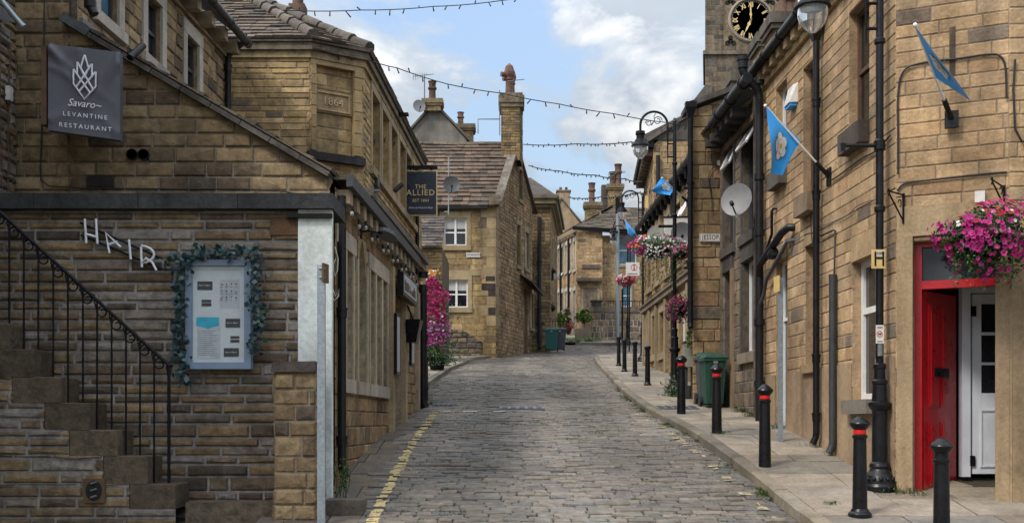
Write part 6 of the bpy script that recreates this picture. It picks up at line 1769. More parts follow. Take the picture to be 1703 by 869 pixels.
# R2: dark grey house
grey = thing('grey_house', 'soot-dark stone house with black window openings, beyond the tan ashlar shop', 'house', (4, 20, G(19)))
zGe = 5.32 + EYE
V = [rr_(1236, 1256, 215, 395), rr_(1205.5, 1222, 235, 395)]
zt, zb = V[0][3], V[0][2]
V = [(r[0], r[1], zb, zt) for r in V]
V2 = [rr_(1236, 1258, 437, 588), rr_(1205, 1218, 445, 590)]
zt, zb = V2[0][3], V2[0][2]
V2 = [(V2[0][0], V2[0][1], zb, zt), (V2[1][0], V2[1][1], G(20) - .2, zt)]
fG = fR
b = MB(); masonry(b, fR, [quadpoly(aSplit + .01, fR.L, zR0, zGe)], V + V2, 'grey', seed=85, reveal=.15, rev_tint=(.11, .09, .07)); shell(b, [(3.95, 18.2), (3.9, 20.85), (9, 20.85), (9, 18.2)], zR0, zGe); b.build('wall', M['stone'], grey)
for i, r in enumerate(V): window(grey, fR, r, depth=.14, frame='charcoal', jamb=.10, lintel=.26, sill=.16, st=(.10, .09, .08), transom=0)
window(grey, fR, V2[0], depth=.14, frame='white_frame', jamb=.12, lintel=.36, sill=.18, st=(.09, .08, .07), transom=0, sill_tint=(.24, .20, .15)); 
b = MB(); fbox(b, fR, V2[1][0] + .01, V2[1][1] - .01, V2[1][2], V2[1][3] - .01, -.18, -.14); b.build('door', M['black'], grey)
b = MB(); fbox(b, fR, V2[1][0] - .16, V2[1][1] + .16, V2[1][3] + .003, V2[1][3] + .36, .004, .04, (.08, .072, .065)); b.build('lintel', M['stone_soot'], grey)
b = MB(); fbox(b, fR, V2[1][0] - .2, V2[1][0] - .004, zR0, V2[1][3], .004, .05, (.24, .18, .11)); b.build('jamb', M['stone_smooth'], grey)
for i, r in enumerate(V):      # opened top-hung casements
    b = MB(); zt_ = r[3] - .06; hl = .42; dx = .15 if i == 0 else .10
    A = [fR.P(r[0] + .06, zt_, -.08), fR.P(r[1] - .06, zt_, -.08), fR.P(r[1] - .06, zt_ - hl * .8, dx - .02), fR.P(r[0] + .06, zt_ - hl * .8, dx - .02)]
    for p, q in ((A[0], A[1]), (A[1], A[2]), (A[2], A[3]), (A[3], A[0])): b.tube([p, q], .03, 4)
    o = b.build('casement', M['white_frame'], grey); g_ = MB(); g_.face(A); g_.build('pane', M['glass'], o)
gutter_along(grey, fR, aSplit - .9, fR.L - .9, zGe + .02, .40, .085)
for k in range(8):
    a = aSplit + .35 + k * .42
    if a < fR.L: b = MB(); fbox(b, fR, a, a + .16, zGe - .22, zGe - .07, .004, .36, (.05, .045, .04)); b.build('corbel', M['stone_soot'], grey)
b = MB(); fbox(b, fR, aSplit + .02, fR.L, zGe - .34, zGe - .23, .004, .06, (.17, .12, .08)); b.build('eaves_mould', M['stone_soot'], grey)
b = MB(); slates(b, fR.P(aSplit + .1, zGe + .06, .40), e_, s_, n_, quadpoly(0, fR.L - aSplit, 0, 3.2), .28); b.build('roof', M['slate'], grey)
dish('satellite_dish', 'large pale grey satellite dish on the soot-dark house, tilted up the street', fR.P(*fR.pix(1226, 333, .42), .42), (-.62, -1, .22), .26, 'grey_dish', fR.P(*fR.pix(1251, 338), .02))
# R3: end wall with the street name
Ye = 20.95
fZ = Fr((at(1152, 0, Ye).x, Ye), (4.6, Ye)); fZl = Fr((at(1152, 0, Ye).x, Ye), (4.34, 26.4))
zZ = (HV - 183) / FPX * Ye + EYE
endw = thing('end_wall_house', 'projecting stone end wall with a name plate, between the dark house and the far shops', 'house', (4.2, 23, G(22)))
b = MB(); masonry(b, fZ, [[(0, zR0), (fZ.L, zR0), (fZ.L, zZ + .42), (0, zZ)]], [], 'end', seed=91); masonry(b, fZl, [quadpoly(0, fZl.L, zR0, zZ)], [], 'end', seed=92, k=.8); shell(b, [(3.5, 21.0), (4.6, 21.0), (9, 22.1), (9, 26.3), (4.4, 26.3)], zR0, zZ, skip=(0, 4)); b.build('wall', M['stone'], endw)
b = MB(); p, q = fZ.P(-.12, zZ + .02, .12), fZ.P(fZ.L + .6, zZ + .72, .12)
b.hexa([p, q, q + Vector((0, .8, 0)), p + Vector((0, .8, 0))], [v + Vector((0, 0, .10)) for v in (p, q, q + Vector((0, .8, 0)), p + Vector((0, .8, 0)))], (.10, .09, .08)); b.build('coping', M['stone_soot'], endw)
b = MB(); b.face([fZ.P(0, zZ + .05, 0), fZ.P(5, zZ + 2.4, 0), Vector((8.5, 26.4, zZ + 2.4)), Vector((4.3, 26.4, zZ + .05))], (.1, .09, .08)); b.build('roof', M['slate'], endw)
t = thing('street_sign', 'cream name plate lettered JESSOP. on the projecting end wall', 'street sign', at(1182, 402, Ye - .05))
r = fZ.rect(1163, 1200, 389, 402)
b = MB(); fbox(b, fZ, r[0], r[1], r[2], r[3], .03, .05); b.build('plate', M['sign_white'], t)
b = MB(); b.text('jessop', fZ.P((r[0] + r[1]) / 2 - .01, (r[2] + r[3]) / 2, .052), (1, 0, 0), (0, 0, 1), .118, depth=.002, sx=.78); b.box(fZ.P(r[1] - .05, r[2] + .05, .053), (.016, .004, .016)); b.build('lettering', M['black'], t)
b = MB()
for (x0, x1, y0, y1) in ((r[0] + .015, r[1] - .015, r[2] + .012, r[2] + .018), (r[0] + .015, r[1] - .015, r[3] - .018, r[3] - .012), (r[0] + .012, r[0] + .018, r[2] + .02, r[3] - .02), (r[1] - .018, r[1] - .012, r[2] + .02, r[3] - .02)): fbox(b, fZ, x0, x1, y0, y1, .0505, .052)
b.build('border', M['black'], t)
t = downpipe('downpipe', 'rusty brown downpipe with grey hopper at the corner of the projecting end wall', fZ, -.06, .10, G(22) + 1.3, zZ - .15, .05, mat='iron', joints=(zZ - 1.5, zZ - 3), hopper=True)
b = MB(); b.box(at(1197.5, 271, Ye - .05), (.10, .06, .09)); _tag(b.build('junction_box', M['sign_white'], None, at(1197, 275, Ye)), 'small white junction box on the projecting end wall', 'junction box')
wire('black cable curling down the projecting end wall', [at(1192, 276, Ye - .04), at(1182, 282, Ye - .04), at(1178, 292, Ye - .04), at(1180, 310, Ye - .04), at(1184, 330, Ye - .04), at(1184, 352, Ye - .04)], .008)
wire('thin cable dropping down the projecting end wall from above', [at(1182, 215, Ye - .04), at(1183, 250, Ye - .04), at(1184, 272, Ye - .04), at(1192, 276, Ye - .04)], .007)
# R4: shops with the string course
fS4 = Fr((4.50, 26.5), (4.35, 36.5)); zS = 6.33 + EYE
shops = thing('far_shops', 'row of stone shops with a moulded string course beyond the projecting end wall', 'shops', (4.6, 31, G(30)))
up4 = [(.9 + k * 1.85, 1.75 + k * 1.85, 4.2 + EYE, 5.8 + EYE) for k in range(5)]
dn4 = [(.5, 1.2, G(27) + .05, 3.15 + EYE), (1.9, 3.1, G(28) + .75, 3.1 + EYE), (3.9, 4.75, G(30) - .1, 3.2 + EYE), (5.6, 6.5, G(31) + .7, 3.2 + EYE), (7.2, 8.1, G(33) + .55, 3.25 + EYE), (8.6, 9.3, G(34) + .5, 3.3 + EYE)]
b = MB(); masonry(b, fS4, [quadpoly(0, fS4.L, G(25) - .5, zS)], up4 + dn4, 'gable', seed=95, reveal=.14, k=1.05)
fS4e = Fr((4.35, 36.5), (6.5, 36.55)); fS4e.n = Vector((0, 1, 0)); masonry(b, fS4e, [quadpoly(0, 2.3, G(35) - .5, zS)], [], 'gable', seed=96)
fS4n = Fr((4.50, 26.5), (9, 26.5)); masonry(b, fS4n, [quadpoly(0, 4.5, G(25) - .5, zS)], [], 'end', seed=97)
shell(b, [(4.56, 26.55), (9, 26.55), (9, 36.4), (4.4, 36.4)], G(25), zS, skip=(0, 3)); b.build('wall', M['stone'], shops)
for i, r in enumerate(up4): window(shops, fS4, r, depth=.13, jamb=.12, lintel=.24, sill=.16, st=(.36, .28, .17), frame='charcoal' if i % 2 else 'white_frame')
for i, r in enumerate(dn4):
    if i in (0, 2): 
        b = MB(); fbox(b, fS4, r[0] + .01, r[1] - .01, r[2], r[3] - .01, -.18, -.13); b.build('door', M['white_paint' if i == 0 else 'wood'], shops)
    else: window(shops, fS4, r, depth=.14, jamb=.16, lintel=.26, sill=.2, st=(.36, .28, .17), transom=0)
b = MB(); fbox(b, fS4, -.05, fS4.L + .1, 3.52 + EYE, 3.66 + EYE, .004, .14, (.24, .19, .13)); fbox(b, fS4, -.05, fS4.L + .1, 3.663 + EYE, 3.72 + EYE, .004, .19, (.16, .13, .1)); b.build('string_course', M['stone_smooth'], shops)
for a in (1.35, 3.3, 5.0, 6.85, 8.3, 9.6): b = MB(); fbox(b, fS4, a - .01, a + .26, G(26) - .3, 3.5 + EYE, .006, .10, (.30, .24, .15)); b.build('pilaster', M['stone_smooth'], shops)
gutter_along(shops, fS4, -.1, fS4.L + .1, zS + .02, .22, .08, mat='charcoal')
for k in range(12):
    b = MB(); fbox(b, fS4, .2 + k * .82, .28 + k * .82, zS - .32, zS - .04, .004, .2, (.03, .03, .03)); b.build('bracket', M['iron'], shops)
b = MB(); slates(b, fS4.P(-.1, zS + .06, .22), fS4.e, s_, n_, quadpoly(0, fS4.L + .2, 0, 3.0), .3); b.build('roof', M['slate'], shops)
for a, z_, dx in ((.75, 5.65 + EYE, .35), (2.6, 5.6 + EYE, .3)):
    b = MB(); A = [fS4.P(a, z_, .0), fS4.P(a + .8, z_, .0), fS4.P(a + .8, z_ - .6, dx), fS4.P(a, z_ - .6, dx)]
    for p, q in ((A[0], A[1]), (A[1], A[2]), (A[2], A[3]), (A[3], A[0])): b.tube([p, q], .035, 4)
    o = b.build('casement', M['white_frame'], shops); g_ = MB(); g_.face(A); g_.build('pane', M['glass'], o)
downpipe('downpipe', 'thin black downpipe on the far shops beside the big flower basket', fS4, 3.62, .10, G(30), zS - .3, .05, joints=(G(30) + 2.5,))
t = thing('sign_board', 'blank white hanging board high on the far shops behind the dishes', 'sign', at(1128, 376, 25.6))
b = MB(); A = [at(1105, 391, 25.6), at(1150, 391, 25.6), at(1150, 362, 25.6), at(1105, 362, 25.6)]; b.hexa(A, [p + Vector((0, .05, 0)) for p in A]); b.build('board', M['sign_white'], t)
b = MB(); b.tube([at(1102, 361, 25.6), at(1154, 360, 25.6)], .02, 6); b.tube([at(1095, 376, 25.4), at(1120, 376, 25.4)], .035, 6); b.build('bracket', M['iron'], t)
dish('satellite_dish', 'grey satellite dish hung in front of the blank white board', at(1134, 388, 25.0), (-.1, -1, .15), .245, 'grey_dish', at(1145, 392, 25.6))
dish('satellite_dish', 'green-grey satellite dish half hidden behind the biggest flower basket', at(1094, 392, 28.5), (-.2, -1, .2), .27, 'cabinet', at(1104, 396, 28.8))
# R5: taller gabled building behind the shops
f5 = Fr((at(1087, 0, 38).x, 38.0), (9.5, 38.0)); f5s = Fr((at(1087, 0, 38).x, 38.0), (5.22, 44.0)); f5s.n = Vector((-1, 0, 0))
z5 = (HV - 240) / FPX * 38 + EYE
tall = thing('tall_gable_house', 'taller stone building with bracketed eaves, its plain end above the far shops', 'building', (6, 40, G(39)))
w5 = [(1.2, 2.1, z5 - 3.0, z5 - 1.2), (3.4, 4.3, z5 - 3.0, z5 - 1.2), (4.75, 5.5, z5 - 3.0, z5 - 1.2), (1.2, 2.1, z5 - 6.2, z5 - 4.4), (3.4, 4.3, z5 - 6.2, z5 - 4.4), (4.75, 5.5, z5 - 6.2, z5 - 4.4)]
b = MB(); masonry(b, f5, [[(0, G(37) - .4), (f5.L, G(37) - .4), (f5.L, z5 + 2.2), (1.2, z5 + .9), (0, z5)]], [], 'terr', seed=98, k=.85); masonry(b, f5s, [quadpoly(0, f5s.L, G(37) - .4, z5)], w5, 'terr', seed=99, k=.9, reveal=.12)
shell(b, [(4.85, 38.05), (9.5, 38.05), (9.5, 44), (5.25, 44)], G(37), z5, skip=(0, 3)); b.build('wall', M['stone'], tall)
for r in w5: window(tall, f5s, r, depth=.12, jamb=.12, lintel=.22, sill=.16, st=(.36, .28, .18))
b = MB(); P5 = [f5.P(-.25, z5 + .02, .15), f5.P(1.2, z5 + .95, .15), f5.P(f5.L, z5 + 2.3, .15)]
for p, q in zip(P5, P5[1:]): b.hexa([p, q, q + Vector((0, .5, 0)), p + Vector((0, .5, 0))], [v + Vector((0, 0, .16)) for v in (p, q, q + Vector((0, .5, 0)), p + Vector((0, .5, 0)))], (.15, .135, .12))
b.build('coping', M['stone_soot'], tall)
b = MB(); fbox(b, f5s, -.1, f5s.L, z5 - .12, z5 + .14, .0, .42, (.09, .085, .08)); b.build('gutter', M['iron'], tall)
for k in range(11): b = MB(); fbox(b, f5s, .1 + k * .52, .3 + k * .52, z5 - .36, z5 - .125, .004, .34, (.15, .12, .09)); b.build('corbel', M['stone_soot'], tall)
b = MB(); b.hexa([f5s.P(-.05, z5 + .15, .4), f5s.P(6, z5 + .15, .4), f5s.P(6, z5 + .15, -3), f5s.P(-.05, z5 + .15, -3)], [f5s.P(-.05, z5 + .3, .38), f5s.P(6, z5 + .3, .38), f5s.P(6, z5 + 2, -3), f5s.P(-.05, z5 + 2, -3)], (.1, .09, .085)); b.build('roof', M['slate'], tall)
downpipe('downpipe', 'black downpipe on the corner of the taller building behind the far shops', f5, .14, .1, G(38) + 1, z5 - .4, .07)
b = MB(); p = at(1075.5, 336, 37.6); b.box(p, (.10, .06, .42)); _tag(b.build('small_banner', M['hyd'], None, p), 'narrow amber banner under the second swan-neck lamp', 'banner')
# chimneys peeping over the right-hand roofs
t = thing('chimney_stack', 'dark stone chimney stack with a projecting cap in front of the clock', 'chimney', at(1278, 100, 28))
chimney(t, 1265, 1292, 55, 130, 28, .9, tint=(.12, .11, .09), mat='stone_soot')
t = thing('chimney_stack', 'chimney with dark red pots cut by the top of the picture near the lamp', 'chimney', at(1305, 40, 25))
chimney(t, 1288, 1330, 22, 70, 25, .9, pots=((1310, 1.0), (1320, .9)), tint=(.14, .12, .1), ph=.8, pr_=.16, mat='stone_soot')
t = thing('chimney_stack', 'small low stone chimney block behind the gutter left of the soil vent pipe', 'chimney', at(1230, 140, 27))
chimney(t, 1221, 1243, 120, 175, 27, .8, tint=(.15, .13, .1), mat='stone_soot')
# ================================================================== bollards
def bollard(name, label, prof, c, band=None, group=None):
    t = thing(name, label, 'bollard', c, group)
    b = MB(); b.lathe(prof, c, 24)
    b.build('shaft', M['black'], t)
    if band:
        b = MB(); b.lathe([(band[2] - .004, band[0]), (band[2], band[0] + .004), (band[2], band[1] - .004), (band[2] - .004, band[1])], c, 24); b.build('reflective_band', M['red_band'], t)
    return t
CAP = [(.060, .835), (.060, .86), (.072, .868), (.098, .905), (.100, .918), (.095, .93), (.070, .957), (.035, .985), (.001, 1.0)]
BODY = [(.074, .07), (.063, .76), (.066, .77), (.075, .785), (.075, .80), (.062, .808), (.060, .83)] + CAP
P1 = [(.001, -.02), (.116, -.02), (.116, .018), (.108, .03), (.092, .045), (.080, .07)] + BODY
P2 = [(.074, -.05)] + BODY
P3 = [(.001, -.02), (.098, -.02), (.098, .02), (.082, .04), (.066, .07), (.066, .08), (.058, .70), (.070, .71), (.070, .735), (.054, .74), (.056, .80), (.062, .85), (.085, .895), (.085, .91), (.06, .935), (.02, .95), (.001, .955)]
KG, FG = 'black bollards along the right kerb', 'slim bollards at the top of the kerb'
def gp(u, Y): return Vector(((u - CX) / FPX * Y, Y, G(Y)))
bollard('bollard', 'black bollard without a band in front of the red door', P1, gp(1566, 9.70), None, KG)
first = bollard('bollard', 'flared-foot black bollard with a red band beside the near lamp post', P1, gp(1430, 11.12), (.811, .858, .0625), KG)
second = bollard('bollard', 'black bollard with a red band before the steel sign post by the shop wall', P2, gp(1272, 13.5), (.811, .858, .0625), KG)
for u, Y, lab in ((1192, 16.1, 'black bollard with a red band before the green wheelie bin'), (1133, 18.9, 'black bollard with a red band close to the swan-neck lamp foot and shrub')):
    c = copy_tree(second); c.location = gp(u, Y); c['label'] = lab
slim = bollard('slim_bollard', 'slim all-black bollard, nearest of the plain ones, left of the swan-neck lamp post', P3, gp(1077, 26.6), None, FG)
for u, Y, lab in ((1056, 30.3, 'slim all-black bollard standing before the corner pilaster of the far shops'), (1038.5, 32.6, 'slim all-black bollard, next to farthest in the row, below the ornate black lamp base'), (1029, 35.9, 'slim all-black bollard, farthest of the row, below the grey lamp column')):
    c = copy_tree(slim); c.location = gp(u, Y); c['label'] = lab

# ================================================================== lamp posts
def swan_lamp(name, label, c):
    t = thing(name, label, 'lamp post', c); c = Vector(c)
    b = MB()
    b.lathe([(.001, -.03), (.19, -.03), (.19, .03), (.175, .06), (.17, .10), (.15, .15), (.115, .20), (.105, .22), (.115, .25), (.105, .28), (.085, .30), (.082, .86), (.10, .88), (.125, .92), (.125, .95), (.085, .97), (.075, 1.15), (.085, 1.16), (.085, 1.19), (.062, 1.21), (.060, 1.32), (.070, 1.33), (.070, 1.37), (.046, 1.39)], c, 20)
    for k in range(14):
        th = k * math.pi / 7; b.ball(c + Vector((.165 * math.cos(th), .165 * math.sin(th), .115)), .026, 6)
    b.build('base', M['black'], t)
    b = MB(); b.tube([c + Vector((0, 0, 1.37)), c + Vector((0, 0, 3.2)), c + Vector((0, 0, 5.85))], .042, 14)
    for z in (3.05, 3.78, 4.9): b.lathe([(.043, z), (.060, z + .02), (.060, z + .06), (.043, z + .08)], c, 14)
    b.lathe([(.043, 5.83), (.055, 5.84), (.03, 5.91), (.001, 5.93)], c, 12)
    b.build('column', M['black'], t)
    b = MB(); xo, xl_ = -.15, -.74; rad = (xo - xl_) / 2; xc = (xo + xl_) / 2; zt = 5.76
    pts = [c + Vector((xo, 0, 4.92)), c + Vector((xo, 0, zt))] + [c + Vector((xc + rad * math.cos(k * math.pi / 14), 0, zt + rad * math.sin(k * math.pi / 14))) for k in range(1, 15)] + [c + Vector((xl_, 0, zt - .12))]
    b.tube(pts, [.008] + [.026] * (len(pts) - 1), 8)
    for z in (5.08, 5.36, 5.64): b.tube([c + Vector((xo, 0, z)), c + Vector((0, 0, z))], .018, 6)
    b.build('swan_neck', M['iron'], t)
    b = MB()
    for (cx_, cz_, r0, s0, tn) in ((xc + .08, zt + .10, .095, 0, 1), (xc - .12, zt + .045, .07, math.pi, -1)):
        b.tube([c + Vector((cx_ + r0 * (1 - k / 30 * .7) * math.cos(s0 + tn * k * .33), 0, cz_ + r0 * (1 - k / 30 * .7) * math.sin(s0 + tn * k * .33))) for k in range(26)], .009, 6)
    b.tube([c + Vector((xc + .08 - .08, 0, zt + .14)), c + Vector((xc, 0, zt + .2)), c + Vector((xc + .05, 0, zt + rad - .02))], .008, 6)
    b.build('scroll', M['iron'], t)
    lc = c + Vector((xl_, 0, 0)); z0 = zt - .12
    b = MB(); b.lathe([(.02, z0), (.10, z0 - .01), (.105, z0 - .08), (.085, z0 - .10), (.09, z0 - .17), (.12, z0 - .20), (.13, z0 - .23), (.19, z0 - .30), (.20, z0 - .325), (.15, z0 - .335)], lc, 20); h = b.build('lantern', M['iron'], t)
    b = MB(); b.lathe([(.165, z0 - .335), (.165, z0 - .42), (.14, z0 - .50), (.085, z0 - .565), (.04, z0 - .60), (.001, z0 - .61)], lc, 20); b.build('glass_bowl', M['lampglass'], h)
    return t
def lampbase(u, Y): return gp(u, Y)
nearlamp = swan_lamp('lamp_post', 'tall black lamp post with ornate foot between the tan shop window and red doorway', lampbase(1463, 12.3))
lampA = copy_tree(nearlamp); lampA.location = lampbase(1122, 24.0); lampA['label'] = 'swan-neck lamp post rising through the big flower baskets, lantern against the sky'
lampB = copy_tree(nearlamp); lampB.location = lampbase(1069, 39.5); lampB['label'] = 'swan-neck lamp half hidden behind the far shops, its lantern over the terrace roofs'
lampC = copy_tree(nearlamp); lampC.location = lampbase(1044, 57.0); lampC['label'] = 'farthest black lamp post, in front of the garden wall with a flower basket'
# things fixed to the near lamp
c = lampbase(1463, 12.3)
b = MB(); zz = hz(242, 12.3); b.tube([c + Vector((-.42, 0, zz - c.z)), c + Vector((0, 0, zz - c.z))], .022, 8); b.box(c + Vector((-.41, 0, zz - c.z - .02)), (.05, .05, .09)); b.lathe([(.045, zz - c.z - .06), (.062, zz - c.z - .05), (.062, zz - c.z + .05), (.045, zz - c.z + .06)], c, 14); b.build('banner_arm', M['black'], nearlamp)
def plate_at(mb, u0, u1, v0, v1, Y, th=.012):
    A = [at(u0, v1, Y), at(u1, v1, Y), at(u1, v0, Y), at(u0, v0, Y)]; mb.hexa(A, [p + Vector((0, th, 0)) for p in A])
Yp = 12.3 - .06
t = thing('hydrant_plate', 'amber hydrant plate with a black H and 100 on the near lamp post', 'sign', at(1461, 446, Yp))
b = MB(); plate_at(b, 1449.5, 1472.5, 414.5, 446, Yp); b.build('plate', M['hyd'], t)
b = MB(); plate_at(b, 1454.5, 1457.5, 418, 442, Yp - .003, .002); plate_at(b, 1467.5, 1470.5, 418, 442, Yp - .003, .002); plate_at(b, 1457.6, 1467.4, 427, 430.5, Yp - .003, .002); b.build('letter', M['black'], t)
b = MB(); plate_at(b, 1458, 1467, 417, 425, Yp - .002, .001); b.build('number_panel', M['sign_white'], t)
b = MB(); b.text('100', at(1462.5, 421, Yp - .004), (1, 0, 0), (0, 0, 1), .044, depth=.001); b.build('number', M['black'], t)
t = thing('dog_sign', 'small white plate with a red ring round a black dog on the near lamp post', 'sign', at(1463, 570, Yp))
b = MB(); plate_at(b, 1457, 1470, 540, 570.5, Yp); b.build('plate', M['sign_white'], t)
b = MB(); q = at(1463, 555, Yp - .003); r_ = .034
for k in range(24):
    t0, t1 = k * math.pi / 12, (k + 1) * math.pi / 12; rg_ = lambda th, r: q + Vector((r * math.cos(th), 0, r * math.sin(th)))
    b.face([rg_(t0, r_), rg_(t1, r_), rg_(t1, r_ * .8), rg_(t0, r_ * .8)])
b.build('ring', M['red_band'], t)
b = MB(); b.box(q + Vector((0, 0, .002)), (.03, .002, .010)); b.box(q + Vector((-.011, 0, -.009)), (.005, .002, .014)); b.box(q + Vector((.011, 0, -.009)), (.005, .002, .014)); b.box(q + Vector((.015, 0, .011)), (.011, .002, .009)); b.box(q + Vector((-.017, 0, .008)), (.004, .002, .012)); b.build('dog', M['black'], t)
b = MB(); plate_at(b, 1459, 1468, 543, 545, Yp - .002, .001); plate_at(b, 1459, 1468, 566.5, 568, Yp - .002, .001); b.build('caption', M['grey_dish'], t)
b = MB(); b.tube([c + Vector((-.01, -.045, hz(572, 12.3) - c.z)), c + Vector((-.01, -.05, hz(592, 12.3) - c.z))], .03, 8); _tag(b.build('tape_wrap', M['lead'], None, c + Vector((0, 0, 1))), 'scrap of grey tape wrapped on the near lamp post below the dog plate', 'tape')
# grey lamp column and signs at the top
t = thing('lamp_column', 'plain grey steel lamp column with a small hanging lantern at the top of the street', 'lamp post', gp(1027, 57.5)); c = gp(1027, 57.5)
b = MB(); b.tube([c, Vector((c.x, c.y, at(0, 352, 57.5).z))], .10, 10); b.build('column', M['galv'], t)
b = MB(); p = at(1027, 342, 57.5); b.box(p, (.22, .2, .8)); b.build('head_box', M['iron'], t)
b = MB(); q = at(1020.5, 388, 57.5)
b.tube([at(1027, 368, 57.5), at(1023, 368, 57.5), q + Vector((0, 0, .42)), q + Vector((0, 0, .3))], .035, 6); b.tube([at(1027, 366, 57.5), at(1036, 366, 57.5), at(1039, 372, 57.5)], .035, 6); b.build('arm', M['iron'], t)
b = MB(); b.lathe([(.05, .32), (.14, .28), (.16, .14), (.26, .06), (.2, .0)], q, 14); h = b.build('lantern', M['iron'], t); b = MB(); b.lathe([(.2, 0), (.17, -.2), (.08, -.34), (.001, -.38)], q, 14); b.build('glass_bowl', M['lampglass'], h)
b = MB(); c2 = gp(1035, 58.0); b.tube([c2, Vector((c2.x, c2.y, at(0, 480, 58).z))], .05, 8); _tag(b.build('post', M['iron'], None, c2), 'thin dark post between grey lamp column and farthest lamp post', 'post')
t = thing('round_sign', 'round dark traffic sign seen from behind above the far flower basket', 'sign', at(1048.5, 412, 50)); p = at(1048.5, 401, 50)
b = MB(); b.disc(p, (1, 0, 0), (0, 0, 1), .385, .30, 28, th=.03); b.build('plate', M['charcoal'], t); b = MB(); b.tube([p + Vector((-.0, .06, .1)), Vector((p.x - .05, 50.06, G(50)))], .035, 6); b.build('post', M['black'], t)
t = thing('square_sign', 'pale square sign with a red and black dagger mark over the far flower basket', 'sign', at(1052, 458, 49.5)); Y_ = 49.5
b = MB(); plate_at(b, 1040.8, 1063.5, 436, 458, Y_, .03); b.build('board', M['sign_white'], t)
b = MB(); q = at(1054.5, 444.5, Y_ - .004)
for k in range(20):
    t0, t1 = k * math.pi / 10, (k + 1) * math.pi / 10; rg_ = lambda th, r: q + Vector((r * math.cos(th), 0, r * math.sin(th)))
    b.face([rg_(t0, .145), rg_(t1, .145), rg_(t1, .118), rg_(t0, .118)])
b.hexa([q + Vector((-.03, -.003, -.14)), q + Vector((.03, -.003, -.14)), q + Vector((.015, -.003, .16)), q + Vector((-.015, -.003, .16))], [v + Vector((0, .002, 0)) for v in (q + Vector((-.03, -.003, -.14)), q + Vector((.03, -.003, -.14)), q + Vector((.015, -.003, .16)), q + Vector((-.015, -.003, .16)))]); b.build('emblem', M['red_paint'], t)
b = MB(); b.box(at(1052, 455, Y_ - .006), (.45, .004, .025)); b.box(at(1054.5, 441, Y_ - .010), (.03, .004, .12)); b.build('caption', M['charcoal'], t)

# ================================================================== flags with the white rose
def flag(name, label, foot, tip, corners, rose, folds=(.05, 2.2, .4), socket=None, rs=1.0, group='blue flags on the right side'):
    t = thing(name, label, 'flag', foot, group)
    foot, tip = Vector(foot), Vector(tip)
    b = MB(); b.tube([foot, tip], .013, 8); b.ball(tip, .024, 8); b.build('pole', M['white_frame'], t)
    if socket is not None:
        d = (tip - foot).normalized(); b = MB(); b.tube([foot - d * .03, foot + d * .24], .03, 8)
        b.box(foot - d * .02, socket[0], rz=socket[1]); b.build('socket', M['black'], t)
    A, B_, C_, D_ = [Vector(p) for p in corners]
    nn = (B_ - A).cross(D_ - A).normalized(); nn = nn if nn.dot(Vector((0, 0, EYE)) - A.lerp(C_, .5)) > 0 else -nn
    N = 18
    def S_(s_, q_):
        p = A.lerp(B_, s_).lerp(D_.lerp(C_, s_), q_)
        return p + nn * (folds[0] * q_ * math.sin(folds[1] * math.pi * (s_ + folds[2] * q_)) + .3 * folds[0] * q_ * math.sin(7 * s_ + 3 * q_)) 
    g_ = [S_(i / N, j / N) for j in range(N + 1) for i in range(N + 1)]
    b = MB(); b.mesh(g_, [(j * (N + 1) + i, j * (N + 1) + i + 1, (j + 1) * (N + 1) + i + 1, (j + 1) * (N + 1) + i) for j in range(N) for i in range(N)], sm=True); b.build('cloth', M['flag_blue'], t)
    if rose:
        cs, cq, rx, ry = rose
        off = lambda s_, q_, k: S_(min(.99, max(.01, s_)), min(.99, max(.01, q_))) + nn * (.006 + k)
        lay = {'sepal': MB(), 'white_cloth': MB(), 'lemon': MB(), 'charcoal': MB()}
        def blob(mb, x, y, r, k, n=10, el=1.0):
            pts = [off(cs + rx * (x + r * math.cos(i * 2 * math.pi / n)), cq + ry * (y + r * el * math.sin(i * 2 * math.pi / n)), k) for i in range(n)]
            mb.face(pts)
        for k in range(5):
            th = math.pi / 2 + k * 2 * math.pi / 5
            th2 = th + math.pi / 5
            pts = [off(cs + rx * 1.15 * math.cos(th2), cq + ry * 1.15 * math.sin(th2), 0), off(cs + rx * .6 * math.cos(th2 + .25), cq + ry * .6 * math.sin(th2 + .25), 0), off(cs + rx * .6 * math.cos(th2 - .25), cq + ry * .6 * math.sin(th2 - .25), 0)]
            lay['sepal'].face(pts)
            blob(lay['charcoal'], .58 * math.cos(th), .58 * math.sin(th), .465, .002)
            blob(lay['white_cloth'], .58 * math.cos(th), .58 * math.sin(th), .44, .004 + .0006 * k, 12)
        for k in range(5):
            th = math.pi / 2 + k * 2 * math.pi / 5
            blob(lay['charcoal'], .34 * math.cos(th + .6), .34 * math.sin(th + .6), .27, .008)
            blob(lay['white_cloth'], .34 * math.cos(th + .6), .34 * math.sin(th + .6), .25, .010 + .0005 * k)
        blob(lay['lemon'], 0, 0, .2, .014)
        o = lay['white_cloth'].build('rose', M['white_cloth'], t)
        lay['sepal'].build('sepals', M['sepal'], o); lay['lemon'].build('rose_centre', M['lemon'], o); lay['charcoal'].build('rose_outline', M['grey_dish'], o)
    return t
Y1 = 11.55
ft = fQ_.P(*fQ_.pix(1583, 200), .10)
flag('flag', 'blue white-rose flag furled by its pole on the chamfered corner above the red door', ft, at(1522, 42, 11.2), [at(1523, 45, 11.2), at(1557, 130, 11.55), at(1613, 169, 11.35), at(1572, 108, 11.1)], (.5, .45, .22, .27), (.012, 1.2, .5), ((.14, .05, .18), -.44))
ft = fR.P(*fR.pix(1381, 292), .03)
